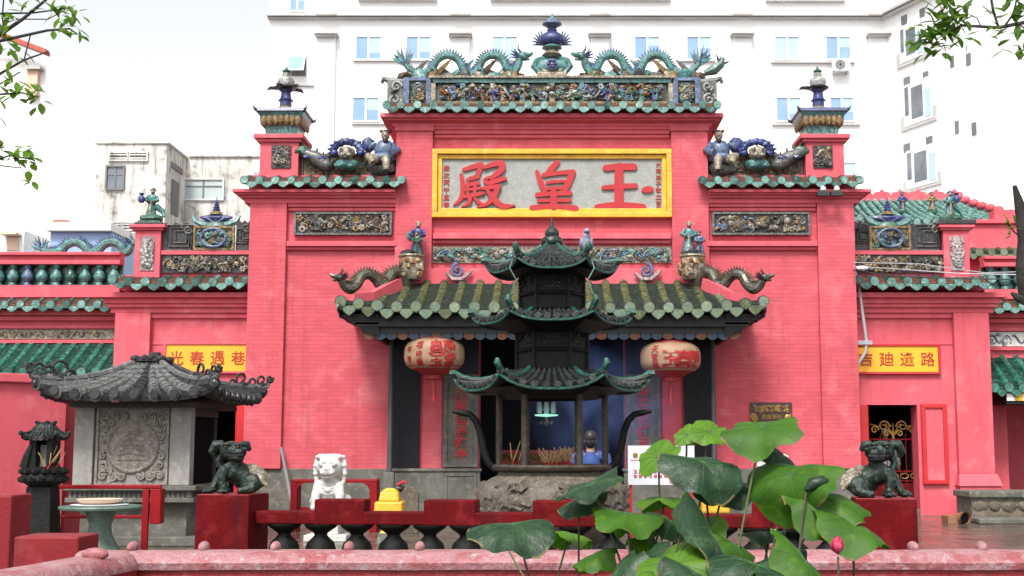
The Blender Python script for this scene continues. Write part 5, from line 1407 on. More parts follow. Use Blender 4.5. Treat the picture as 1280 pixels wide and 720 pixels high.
# porch: drum plinth groups, hip dragons, scrolls
def group(s, c1, c2, lab):
    Y = 26.55; c = W(690 + s * 176, 350, Y)
    t = thing("figure_group", lab, "figure sculpture", c, "ceramic figure groups over the porch")
    zz = lambda py: Z_(py, Y) - c.z
    m = MB("c_cream").lathe([(0.20, 0), (0.25, 0.08), (0.27, zz(328)), (0.25, zz(323)), (0.28, zz(321)), (0.27, zz(319))], c, 18)
    r_ = random.Random(3)
    for k in range(26):
        an = r_.uniform(0, 2 * PI); q = c + V((0.25 * math.cos(an), 0.25 * math.sin(an), r_.uniform(0.08, zz(326)))); m.use(r_.choice(["c_cream", "c_ochre", "c_cream", "c_orange"])).blob(q, (0.07, 0.07, 0.08), 1, None, 0.4, 3)
    obj("drum", m, t, smooth=40)
    b = c + V((0, 0, zz(319)))
    m = MB(); figurine(m, b + V((s * 0.10 * -1 * 1, 0.0, 0.02)), 0.70, c1, "c_white", "c_cream", rng, 0.06); obj("taller_figure", m, t, smooth=50)
    m = MB(); figurine(m, b + V((s * 0.15 if s > 0 else 0.14, -0.10, 0.0)), 0.50, c2, "c_dark", "c_dark", rng, -0.05); m.use("c_dark").blob(b + V((0, 0, 0.05)), (0.25, 0.2, 0.08), 2, None, 0.4, 3); m.use("c_turq").blob(b + V((0.02, 0.1, 0.42)), (0.16, 0.06, 0.12), 2, None, 0.3); obj("smaller_figure", m, t, smooth=50)
group(-1, "c_blue", "c_green", "ceramic pair with a taller blue robed figure on a cream drum over the porch hip")
group(1, "c_turq", "c_lblue", "ceramic pair with a taller turquoise robed figure on a cream drum over the porch hip")
hb = [(508, 362), (507, 350), (500, 341), (491, 341), (485, 351), (477, 357), (470, 349), (462, 343), (452, 345), (446, 355), (438, 361), (431, 357), (427, 350)]
hd = [26.5, 26.45, 26.4, 26.3, 26.2, 26.1, 26.05, 25.95, 25.85, 25.75, 25.65, 25.6, 25.55]
hr = [0.10, 0.11, 0.115, 0.115, 0.115, 0.12, 0.115, 0.11, 0.11, 0.11, 0.115, 0.10, 0.085]
for s, lab in ((-1, "olive coiled dragon on the porch hip below the blue robed ceramic pair"), (1, "dark green coiled dragon on the porch hip below the turquoise robed ceramic pair")):
    p = hb if s < 0 else mir(hb)
    P = [W(x, y, Y) for (x, y), Y in zip(p, hd)]
    t = thing("porch_dragon", lab, "dragon sculpture", P[6], "coiled dragons on the porch hips")
    dragon_parts(t, P, hr, "c_olive", "c_brown", s, 0, "c_pinkwhite", 0.8, "c_dark", ((4, -0.1), (9, -0.1)))
for s, lab in ((-1, "blue edged cloud scroll on the porch ridge, beside the blue robed ceramic pair"), (1, "blue edged cloud scroll on the porch ridge, beside the turquoise robed ceramic pair")):
    c = W(690 + s * 118, 341, 26.75)
    t = obj("cloud_scroll", (lambda m: (spiral(m.use("c_lblue"), c + V((0, 0, 0.05)), 0.15, 0.04, 1.5, -s, 6, PI / 2), m.use("c_pinkwhite").tube([c + V((-0.24, 0, 0.0)), c + V((-0.1, 0, -0.13)), c + V((0.1, 0, -0.13)), c + V((0.25, 0, 0.0)), c + V((0.3, 0, 0.06))], [0.035, 0.05, 0.05, 0.045, 0.02], 6), m)[-1])(MB()), smooth=40)
    tag(t, lab, "ornament", "cloud scrolls on the porch ridge")

# statues on the gateway posts
def post_statue(s, lab):
    Y = 27.7; c = W(690 - 502 if s < 0 else 690 + 497, 280, Y); h = 0.66 if s < 0 else 0.6
    t = thing("post_statue", lab, "figure sculpture", c, "figures on the gateway posts")
    m = MB("c_green").blob(c + V((0.03, 0, 0.10)), (0.27, 0.2, 0.14), 2, None, 0.3, 2).box(c.x - 0.22, c.x + 0.24, Y - 0.2, Y + 0.2, c.z - 0.05, c.z + 0.05); obj("rock_base", m, t, smooth=40)
    m = MB(); figurine(m, c + V((0, 0, 0.14)), h, "c_turq", "c_cream", "c_brown" if s < 0 else "c_blue", rng, 0.06); m.use("c_turq").tube([c + V((0.1, 0, 0.4)), c + V((0.26, 0.03, 0.28)), c + V((0.30, 0, 0.16))], [0.07, 0.06, 0.03], 6); obj("figure", m, t, smooth=50)
    d = -0.19 if s < 0 else 0.15
    m = MB("c_blue").lathe([(0.05, 0), (0.075, 0.05), (0.07, 0.12), (0.035, 0.16), (0.06, 0.21)], c + V((d, -0.08, 0.46)), 12); obj("vase", m, t, smooth=50)
post_statue(-1, "turquoise robed figure lifting a blue vase, standing on the post before the stained concrete house")
post_statue(1, "turquoise robed figure with a blue headdress on the black capped gateway post")
# ceramics behind the left wing coping (dragon coils), and a dark blue corner figure
P = [W(x, y, 29.1) for x, y in ((52, 313), (64, 316), (76, 314), (84, 306), (95, 303), (105, 308), (112, 316), (122, 314), (130, 306), (141, 303), (151, 308), (157, 316), (162, 312), (164, 306))]
t = thing("wing_dragon", "pale turquoise dragon with a blue fan tail along the coping before the blue house", "dragon sculpture", P[6])
dragon_parts(t, P, [0.07, 0.09, 0.1, 0.1, 0.1, 0.1, 0.1, 0.1, 0.1, 0.1, 0.1, 0.09, 0.09, 0.08], "c_turq", "c_lblue", 1, 0.36, "c_cream", 0.9, "c_blue")
c = W(154, 422, 28.1)
t = thing("corner_statue", "small dark blue figure at the corner under the gateway eave, above the green porch roof", "figure sculpture", c)
m = MB(); figurine(m, c, 0.62, "c_blue", "c_turq", "c_dark", rng); obj("figure", m, t, smooth=50)
m = MB("pink_plaster").box(c.x - 0.12, c.x + 0.12, c.y - 0.15, c.y + 0.45, 0.0, c.z); obj("pier", m, t, smooth=0)
# ornaments on the rear hall roof
r2 = random.Random(8)
for px, py, colr, lab in ((1128, 258, "c_blue", "dark blue figure on the rear hall roof, beside the main temple wall"), (1165, 246, "c_ochre", "ochre peaked ornament on the curled ridge of the rear hall"), (1192, 262, "c_blue", "blue figure on the rear hall roof, behind the black capped gateway post")):
    c = W(px, py + 6, 33.6); c.z = Z_(277, 32.8) + (Z_(249, 34.6) - Z_(277, 32.8)) * (33.6 - 32.8) / 1.8 - 0.02; t = thing("roof_ornament", lab, "figure sculpture", c, "figures on the rear hall roof")
    m = MB(); figurine(m, c, 0.55, colr, "c_cream", "c_dark", r2); m.use("c_green").blob(c, (0.16, 0.14, 0.12), 2, None, 0.4); obj("figure", m, t, smooth=50)
# ================================================================ courtyard
rng = random.Random(21)
# ---- red walls on the left
def slab_wall(m, p, q, th, z0, z1):
    p, q = V((p[0], p[1], 0)), V((q[0], q[1], 0)); d = (q - p).normalized(); n2 = V((-d.y, d.x, 0)) * th / 2
    b = [p - n2, q - n2, q + n2, p + n2]
    return m.add([x + V((0, 0, z0)) for x in b] + [x + V((0, 0, z1)) for x in b], [[3, 2, 1, 0], [4, 5, 6, 7], [0, 1, 5, 4], [1, 2, 6, 5], [2, 3, 7, 6], [3, 0, 4, 7]])
pA, pB, pC = (X_(-80, 19.7, 460), 19.7), (X_(80, 21.0, 472), 21.0), (X_(148, 27.3, 500), 27.3)
zt = Z_(470, 21.0)
t = thing("garden_wall", "plain red rendered wall with a thick coping behind the black stone lantern", "wall", (pB[0], pB[1], 0))
m = MB("pink_plaster"); slab_wall(m, pA, pB, 0.3, 0, zt - 0.14); slab_wall(m, (pB[0] - 0.1, pB[1] + 0.15), pC, 0.3, 0, zt - 0.14); obj("wall_body", m, t, smooth=0)
m = MB("pink_plaster"); slab_wall(m, pA, (pB[0] + 0.06, pB[1] + 0.02), 0.44, zt - 0.138, zt); slab_wall(m, (pB[0] - 0.1, pB[1] + 0.24), pC, 0.44, zt - 0.136, zt - 0.003); obj("coping", m, t, smooth=0, bevel=0.015)
def redblock(x0, x1, ytop, Y, d, lab):
    a, b = X_(x0, Y, 660), X_(x1, Y, 660)
    o = obj("block_pedestal", MB("block_red").box(a, b, Y, Y + d, 0, Z_(ytop, Y)), smooth=0, bevel=0.012)
    tag(o, lab, "pedestal", "plain red blocks at the pond corner")
redblock(18, 99, 671, 8.2, 0.37, "low plain red block in front of the green stone table")
redblock(-60, 13, 619, 9.2, 0.36, "taller plain red block cut by the picture edge, in front of the black stone lantern")

# ---- grey stone pavilion
Y = 19.2
x0, x1 = X_(92, Y, 555), X_(238, Y, 555); w = x1 - x0; yb = Y + w
zf, zw = Z_(607, Y), Z_(503, Y)
t = thing("stone_pavilion", "grey stone pavilion with a curled tiled roof and a round carved wall panel", "pavilion", ((x0 + x1) / 2, (Y + yb) / 2, 0))
m = MB("grey_stone").box(x0 + 0.1, x1 - 0.05, Y + 0.1, yb - 0.05, 0.0, Z_(628, Y)); m.box(x0 - 0.02, x1 + 0.12, Y - 0.02, yb + 0.1, 0.0, 0.14)
obj("base", m, t, smooth=0, bevel=0.015)
m = MB("grey_stone"); m.box(x0 - 0.06, x1 + 0.10, Y - 0.10, yb + 0.1, Z_(628, Y) + 0.002, Z_(622, Y)); m.box(x0 - 0.02, x1 + 0.06, Y - 0.06, yb + 0.06, Z_(622, Y) + 0.002, Z_(613, Y)); m.box(x0 - 0.08, x1 + 0.13, Y - 0.12, yb + 0.12, Z_(613, Y) + 0.002, zf)
m.use("grey_tile_dark")
for k in range(24):
    xx = x0 + (x1 - x0) * (k + 0.5) / 24; m.box(xx - 0.02, xx + 0.02, Y - 0.075, Y - 0.062, Z_(620, Y), Z_(615, Y))
    yy = Y + w * (k + 0.5) / 24; m.box(x1 + 0.062, x1 + 0.075, yy - 0.02, yy + 0.02, Z_(620, Y), Z_(615, Y))
obj("moulded_band", m, t, smooth=0, bevel=0.006)
m = MB("pale_stone"); pw = 0.29
m.box(x0, x0 + pw, Y, Y + 0.3, zf + 0.002, zw); m.box(x1 - pw * 1.05, x1, Y, Y + 0.22, zf + 0.002, zw); m.box(x0 + pw + 0.002, x1 - pw * 1.05 - 0.002, Y + 0.06, Y + 0.2, zf + 0.002, zw)
m.box(x0, x0 + 0.2, Y + 0.302, yb, zf + 0.002, zw)
m.use("grey_tile_dark").box(x0 + 0.2, x1 - 0.25, yb - 0.12, yb - 0.02, zf + 0.002, zw); m.box(x1 - 0.16, x1 - 0.04, Y + 0.222, yb - 0.02, zw - 0.2, zw)
m.use("shade_black").box(x1 - 0.20, x1 - 0.10, Y + 0.222, yb - 0.122, zf + 0.002, zw - 0.21).use("grey_tile_dark").box(x1 - 0.16, x1 - 0.06, yb - 0.12, yb, zf + 0.002, zw - 0.21)  # dark panel stands in for the shade inside the open side
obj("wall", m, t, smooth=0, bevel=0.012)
m = MB("carved_stone"); px0, px1 = x0 + pw + 0.03, x1 - pw * 1.05 - 0.03; cx, cz = (px0 + px1) / 2, (zf + zw) / 2 - 0.04
frame(m, px0, px1, zf + 0.01, zw - 0.06, 0.035, Y + 0.02, Y + 0.058)
ri = 0.37
m.tube([(cx + ri * math.cos(i * PI / 20), Y + 0.045, cz + ri * math.sin(i * PI / 20)) for i in range(41)], 0.03, 6)
m.use("carved_stone").disc((cx, Y + 0.052, cz), ri - 0.02, (0, 1, 0), 0.025, 40)
for k in range(7):     # faint carved lines within the disc
    m.use("carved_stone").tube([(cx - 0.22 + 0.02 * k, Y + 0.032, cz - 0.2 + 0.07 * k), (cx - 0.05, Y + 0.032, cz - 0.19 + 0.07 * k + 0.02 * (k % 3)), (cx + 0.22 - 0.015 * k, Y + 0.032, cz - 0.2 + 0.07 * k)], 0.008, 5)
m.use("carved_stone")
for sx in (-1, 1):
    for sz in (-1, 1):
        bx_, bz_ = cx + sx * (px1 - px0) / 2 - sx * 0.05, cz + sz * 0.5
        for (dx, dz, r) in ((0.07, 0.07, 0.075), (0.22, 0.06, 0.07), (0.07, 0.22, 0.065), (0.35, 0.06, 0.06), (0.06, 0.36, 0.055), (0.16, 0.15, 0.05)):
            spiral(m, (bx_ - sx * dx, Y + 0.035, bz_ - sz * dz), r, 0.022, 1.4, sx * sz, 6, rng.uniform(0, 6))
            m.blob((bx_ - sx * dx * 1.1, Y + 0.045, bz_ - sz * dz * 1.2), (r * 0.8, 0.03, r * 0.6), 1, None, 0.4)
obj("carved_panel", m, t, smooth=40)
# roof
ye, yk = 18.55, yb + 0.75; ex0, ex1 = X_(45, ye, 490), X_(268, ye, 490)
ze = Z_(494, ye); zr = Z_(461, 20.1); cx, cy = X_(190, 20.1, 455), 20.1; hw = 0.22
C4 = [V((ex0, ye, ze)), V((ex1, ye, ze)), V((ex1, yk, ze)), V((ex0, yk, ze))]; T4 = [V((cx - hw, cy - hw, zr)), V((cx + hw, cy - hw, zr)), V((cx + hw, cy + hw, zr)), V((cx - hw, cy + hw, zr))]
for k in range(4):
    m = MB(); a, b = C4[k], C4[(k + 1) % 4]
    roof_face(m, a, b, T4[k], T4[(k + 1) % 4], 9, 0.088, "grey_tile" if k == 0 else "grey_tile_dark", "grey_tile_dark", "grey_tile_dark", lift=0.17, sag=0.07, segs=8, lp=5, endk=0.72, drip=False, mixed=False)  # front slope lighter, the others dark: shade put into the tile colour
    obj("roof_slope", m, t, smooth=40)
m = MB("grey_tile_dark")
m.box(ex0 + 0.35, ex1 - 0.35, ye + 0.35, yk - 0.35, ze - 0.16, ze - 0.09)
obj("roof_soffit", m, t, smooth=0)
for k in range(4):
    m = MB("grey_tile_dark"); pts = []
    for i in range(9):
        u = i / 8; p = T4[k].lerp(C4[k], u); p.z += 0.17 * u * u - 0.07 * 4 * u * (1 - u) + 0.09; pts.append(p)
    out = (C4[k] - V((cx, cy, ze))).normalized()
    pts += [C4[k] + out * 0.08 + V((0, 0, 0.27)), C4[k] + out * 0.14 + V((0, 0, 0.36))]
    m.use("grey_tile").tube(pts, [0.05] * 9 + [0.04, 0.015], 7).use("grey_tile_dark")
    side = V((out.x, out.y * 0.3, 0)).normalized()
    for (u, hgt, r) in ((0.66, 0.13, 0.10), (0.76, 0.22, 0.17), (0.88, 0.16, 0.13), (0.98, 0.20, 0.12), (1.07, 0.22, 0.07)):
        p = T4[k].lerp(C4[k], u); p.z += 0.17 * u * u - 0.28 * u * (1 - u) + hgt
        st = m.mark(); spiral(m, (0, 0, 0), r, 0.026, 1.25, 1 if k in (0, 3) else -1, 6, rng.uniform(-0.5, 0.5)); m.blob((0, 0, -r * 0.7), (r * 1.1, 0.05, r * 0.5), 1, None, 0.5)
        an = math.atan2(out.y, out.x); m.xform(Matrix.Translation(p) @ Matrix.Rotation(an, 4, 'Z'), st)
    obj("hip_dragon", m, t, smooth=40)
m = MB("grey_tile_dark"); m.box(cx - 0.26, cx + 0.26, cy - 0.26, cy + 0.26, zr - 0.05, zr + 0.05); m.box(cx - 0.22, cx + 0.22, cy - 0.22, cy + 0.22, zr + 0.052, zr + 0.10); m.box(cx - 0.25, cx + 0.25, cy - 0.25, cy + 0.25, zr + 0.102, zr + 0.15)
for q in (-1, 1):
    for w_ in (-1, 1): m.blob((cx + q * 0.2, cy + w_ * 0.2, zr + 0.15), (0.09, 0.09, 0.06), 1); m.blob((cx + q * 0.05, cy + w_ * 0.22, zr + 0.16), (0.07, 0.06, 0.06), 1)
m.box(cx - 0.02, cx + 0.12, cy - 0.06, cy + 0.06, zr + 0.13, zr + 0.26)
obj("roof_cap", m, t, smooth=40, bevel=0.01)

# ---- small black stone lantern
Y = 17.2; c = W(51, 668, Y); c.z = 0; zz = lambda p: Z_(p, Y)
t = thing("stone_lantern", "small black stone lantern with a curled roof beside the red wall", "stone lantern", c)
m = MB("iron"); m.frustum(c.x, Y, 0, zz(608), 0.42, 0.42, 0.32, 0.32); obj("shaft", m, t, smooth=0, bevel=0.01)
m = MB("iron").lathe([(0.18, zz(608)), (0.27, zz(602)), (0.29, zz(597)), (0.27, zz(592)), (0.29, zz(587)), (0.2, zz(583))], c, 20)
for k in range(14):
    an = k * PI / 7; m.blob(c + V((0.27 * math.cos(an), 0.27 * math.sin(an), zz(599))), (0.06, 0.06, 0.05), 1); m.blob(c + V((0.27 * math.cos(an + 0.2), 0.27 * math.sin(an + 0.2), zz(589))), (0.06, 0.06, 0.045), 1)
obj("lotus_tier", m, t, smooth=40)
m = MB("iron"); m.box(c.x - 0.15, c.x - 0.06, Y - 0.15, Y + 0.15, zz(583), zz(550)); m.box(c.x + 0.08, c.x + 0.15, Y - 0.15, Y + 0.15, zz(583), zz(550)); m.box(c.x - 0.06, c.x + 0.08, Y + 0.05, Y + 0.15, zz(583), zz(550)); m.use("pale_stone").box(c.x - 0.05, c.x + 0.07, Y - 0.02, Y + 0.04, zz(583), zz(556)); m.use("iron").tube([(c.x - 0.2, Y - 0.1, zz(584)), (c.x - 0.16, Y - 0.13, zz(568)), (c.x - 0.12, Y - 0.14, zz(556))], [0.09, 0.06, 0.03], 7)
obj("niche", m, t, smooth=30)
m = MB("iron_tile")
e_ = 0.235; A4 = [V((c.x - e_, Y - e_, zz(548))), V((c.x + e_, Y - e_, zz(548))), V((c.x + e_, Y + e_, zz(548))), V((c.x - e_, Y + e_, zz(548)))]; B4 = [V((c.x - 0.09, Y - 0.05, zz(531))), V((c.x + 0.09, Y - 0.05, zz(531))), V((c.x + 0.09, Y + 0.05, zz(531))), V((c.x - 0.09, Y + 0.05, zz(531)))]
for k in range(4): roof_face(m, A4[k], A4[(k + 1) % 4], B4[k], B4[(k + 1) % 4], 7, 0.022, "iron_tile", "iron", "iron", lift=0.07, sag=0.03, segs=4, drip=False)
m.use("iron").tube([(c.x - 0.14, Y, zz(527)), (c.x - 0.08, Y, zz(531)), (c.x + 0.08, Y, zz(531)), (c.x + 0.14, Y, zz(527))], [0.02, 0.035, 0.035, 0.02], 6); m.blob((c.x + 0.02, Y, zz(529)), 0.04, 1)
obj("roof", m, t, smooth=40)
def incense(c, n, h, lab, spread=0.05, seed=1, grp="bundles of incense sticks"):
    r = random.Random(seed); m = MB()
    for k in range(n):
        a = c + V((r.uniform(-1, 1) * spread * 0.6, r.uniform(-1, 1) * spread * 0.6, 0)); b = a + V((r.uniform(-1, 1) * spread * 1.3, r.uniform(-1, 1) * spread * 1.2, h * r.uniform(0.6, 1)))
        md = a.lerp(b, 0.35); m.use("incense_red").tube([a, md], 0.004, 5); m.use("incense_tan").tube([md, b], 0.006, 5)
    tag(obj("incense_bundle", m, smooth=40), lab, "incense", grp)
incense(V((c.x + 0.13, Y - 0.16, zz(586))), 9, 0.32, "a few spread incense sticks standing at the niche of the black stone lantern", 0.12, 4)

# ---- red metal barrier, stone table with a dish
def rbar(m, pts, r=0.035): m.tube(pts, r, 8)
Y = 18.0; z_ = lambda p: Z_(p, Y); x_ = lambda p: X_(p, Y, 640)
t = thing("metal_barrier", "low red metal rail in front of the grey stone pavilion", "barrier", (x_(130), Y, 0))
m = MB("barrier_red"); m.box(x_(63), x_(201), Y - 0.035, Y + 0.035, z_(611), z_(606)); obj("top_rail", m, t, smooth=0, bevel=0.012)
m = MB("barrier_red"); m.box(x_(70), x_(180), Y - 0.025, Y + 0.025, z_(648), z_(644)); obj("lower_rail", m, t, smooth=0, bevel=0.01)
for p0, p1 in ((63, 72), (178, 186)):
    obj("post", MB("barrier_red").box(x_(p0), x_(p1), Y - 0.033, Y + 0.033, 0, z_(611) - 0.002), t, smooth=0, bevel=0.01)
m = MB("barrier_red").box(x_(188), x_(201), Y - 0.033, Y + 0.033, z_(655), z_(611) - 0.002).box(x_(191), x_(199), Y + 0.034, Y + 0.25, z_(655), z_(611) - 0.004); obj("return_panel", m, t, smooth=0, bevel=0.01)
Y = 17.0; c = W(124, 688, Y); c.z = 0
t = thing("stone_table", "round green-grey stone table on a flared foot, in front of the red rail", "table", c)
zt = Z_(632, Y)
obj("table_top", MB("grey_stone").lathe([(0.44, zt - 0.055), (0.52, zt - 0.045), (0.53, zt - 0.02), (0.52, zt), (0.1, zt + 0.002)], c, 40), t, smooth=35)
mat("table_green", (0.10, 0.16, 0.13), (0.06, 0.10, 0.08), (0.15, 0.20, 0.17), scale=6, rough=0.5, bump=0.2)
bpy.data.objects["table_top"].data.materials[0] = MATS["table_green"]
obj("foot", MB("table_green").lathe([(0.36, 0), (0.35, 0.05), (0.24, 0.16), (0.15, 0.33), (0.14, 0.45), (0.20, zt - 0.056)], c, 24), t, smooth=50)
t = thing("offering_dish", "shallow cream dish with a yellow rim on the round stone table", "dish", c + V((-0.02, 0, zt + 0.004)))
b = c + V((-0.02, 0, zt + 0.004)); m = MB("paper_white").lathe([(0.36, 0), (0.37, 0.012), (0.3, 0.016)], b, 28); obj("saucer", m, t, smooth=40)
m = MB("peach_plaster").lathe([(0.20, 0.017), (0.27, 0.05), (0.29, 0.085), (0.27, 0.085), (0.2, 0.07), (0.03, 0.075)], b, 28); obj("bowl", m, t, smooth=40)

# ---- lion pedestals and stepped balustrade
PL, PR = V((X_(291, 11.2, 640), 11.2, 0)), V((X_(1104, 10.4, 640), 10.4, 0))
ang = math.atan2(PR.y - PL.y, PR.x - PL.x); dl = (PR - PL).normalized(); LB = (PR - PL).length
def bs(px):       # distance along the balustrade of a pixel column
    u = W(px, 650, 1.0); d = V((u.x, 1.0, 0)); n2 = V((-dl.y, dl.x, 0))
    k = PL.dot(n2) / d.dot(n2)
    return (d * k - PL).dot(dl)
MB_M = Matrix.Translation(PL) @ Matrix.Rotation(ang, 4, 'Z')
zlo, zhi, zbt, zp = Z_(638, 11.15), Z_(623, 11.15), Z_(654, 11.15), Z_(618, 11.0)
t = thing("balustrade", "dark red stepped balustrade on black vase balusters between the two lion pedestals", "balustrade", PL)
pwd = 0.235
m = MB("dark_red_paint")
s0, s1 = pwd + 0.002, LB - pwd - 0.002
m.box(s0, s1, -0.10, 0.10, zbt, zlo)
for a, b in ((397, 459), (533, 597), (668, 730), (804, 866), (940, 1002)): m.box(bs(a), bs(b), -0.103, 0.103, zbt - 0.003, zhi)
m.xform(MB_M); obj("rail", m, t, smooth=0, bevel=0.012)
m = MB("dark_red_paint").box(s0, s1, -0.12, 0.12, 0, 0.22).xform(MB_M); obj("bottom_rail", m, t, smooth=0, bevel=0.012)
n = 16
for k in range(n):
    s_ = bs(356 + 45.4 * k)
    h = zbt - 0.22
    m = MB("iron").lathe([(0.10, 0.0), (0.10, 0.03 * h), (0.075, 0.1 * h), (0.11, 0.25 * h), (0.128, 0.5 * h), (0.132, 0.64 * h), (0.115, 0.74 * h), (0.07, 0.81 * h), (0.054, 0.84 * h), (0.056, 0.865 * h), (0.075, 0.89 * h), (0.125, 0.945 * h), (0.14, 0.97 * h), (0.14, 0.999 * h)], (s_, 0, 0.221), 18).xform(MB_M)
    obj("baluster", m, t, smooth=50)
for nm, pos, lab in (("p", 0.0, "dark red block pedestal carrying the guardian lion in front of the stone pavilion"), ("q", LB, "dark red block pedestal carrying the guardian lion by the open gateway")):
    m = MB("dark_red_paint").box(pos - pwd, pos + pwd, -pwd, pwd, 0, zp - 0.012); m.use("coping_red").box(pos - pwd + 0.004, pos + pwd - 0.004, -pwd + 0.004, pwd - 0.004, zp - 0.01, zp); m.xform(MB_M)
    tag(obj("lion_pedestal", m, smooth=0, bevel=0.01), lab, "pedestal", "pedestals of the guardian lions")

def bronze_lion(c, s, lab):
    """lying-sitting guardian lion; s = +1: rump and tail to the right, head looking right"""
    c = V(c); P = lambda x, y, z: c + V((s * x, y, z))
    t = thing("guardian_lion", lab, "lion statue", c, "bronze guardian lions on the pedestals")
    m = MB("old_bronze")
    m.blob(P(0.10, 0.02, 0.11), (0.15, 0.105, 0.10), 2); m.tube([P(0.08, 0.02, 0.14), P(-0.03, 0.0, 0.19), P(-0.07, -0.01, 0.27)], [0.10, 0.105, 0.085], 12)
    m.blob(P(0.14, -0.08, 0.09), (0.10, 0.055, 0.085), 2); m.tube([P(0.18, -0.10, 0.06), P(0.09, -0.13, 0.03), P(0.04, -0.15, 0.025)], [0.05, 0.04, 0.032], 8)      # haunch, hind foot
    m.tube([P(-0.09, -0.06, 0.22), P(-0.11, -0.09, 0.13), P(-0.09, -0.10, 0.05)], [0.055, 0.045, 0.035], 8); m.blob(P(-0.07, -0.135, 0.028), (0.055, 0.065, 0.03), 2)
    m.tube([P(-0.11, 0.03, 0.22), P(-0.17, 0.02, 0.12), P(-0.20, -0.01, 0.05)], [0.05, 0.042, 0.033], 8); m.blob(P(-0.225, -0.03, 0.028), (0.06, 0.05, 0.03), 2)
    for k in range(3): m.blob(P(-0.11 + 0.035 * k, -0.19, 0.022), (0.016, 0.025, 0.02), 1); m.blob(P(-0.265 + 0.03 * k, -0.075, 0.022), (0.016, 0.025, 0.02), 1)
    # head
    H = P(-0.045, -0.05, 0.365)
    h = lambda x, y, z: H + V((s * x, y, z))
    m.blob(H, (0.105, 0.10, 0.085), 3); m.blob(h(0.075, -0.06, -0.015), (0.075, 0.06, 0.05), 2); m.blob(h(0.06, -0.055, -0.065), (0.07, 0.055, 0.025), 2); m.blob(h(0.135, -0.095, 0.012), (0.028, 0.028, 0.022), 2)
    m.blob(h(-0.02, -0.085, 0.055), (0.045, 0.03, 0.022), 1); m.blob(h(0.07, -0.06, 0.055), (0.04, 0.03, 0.02), 1)
    m.tube([h(-0.07, 0.0, 0.06), h(-0.14, 0.0, 0.05), h(-0.165, 0.0, -0.01), h(-0.14, 0.0, -0.05)], [0.035, 0.045, 0.04, 0.015], 7); m.tube([h(0.06, 0.06, 0.06), h(0.11, 0.09, 0.05), h(0.14, 0.09, 0.0)], [0.03, 0.04, 0.02], 7)
    for k in range(9):
        an = R(150 + k * 26); m.blob(P(-0.06 + 0.09 * math.cos(an), -0.05, 0.27 + 0.07 * math.sin(an)), (0.035, 0.05, 0.035), 1)
    obj("body", m, t, remesh=0.008)
    m = MB("c_brown")
    for (x, y) in ((-0.022, -0.105), (0.075, -0.09)): m.blob(h(x, y, 0.032), 0.015, 1)
    m.use("hair_black")
    for (x, y) in ((-0.018, -0.12), (0.082, -0.104)): m.blob(h(x, y, 0.030), 0.009, 1)
    m.use("c_dark").tube([h(-0.03, -0.115, -0.035), h(0.06, -0.13, -0.042), h(0.13, -0.11, -0.035)], 0.008, 5)
    obj("eyes", m, t, smooth=60)
    m = MB("c_cream")
    for k, (x, z, r, l) in enumerate(((0.12, 0.205, 0.03, 0.14), (0.15, 0.175, 0.032, 0.14), (0.17, 0.14, 0.03, 0.13), (0.20, 0.11, 0.026, 0.09))): m.tube([P(x - 0.05, 0.0 - 0.02 * k, z), P(x, -0.01 - 0.02 * k, z + 0.02), P(x + l * 0.7, -0.02 - 0.02 * k, z - 0.02), P(x + l * 0.9, -0.02 - 0.02 * k, z - 0.055)], [r * 0.9, r * 1.2, r, r * 0.4], 8)
    obj("tail_curls", m, t, smooth=60)
lc = PL + V((0.03, 0, zp + 0.002)); bronze_lion(lc, 1, "dark green-bronze guardian lion with cream tail curls, on the pedestal before the stone pavilion")
lc = PR + V((-0.06, 0, zp + 0.002)); bronze_lion(lc, -1, "dark green-bronze guardian lion with cream tail curls, on the pedestal by the open gateway")

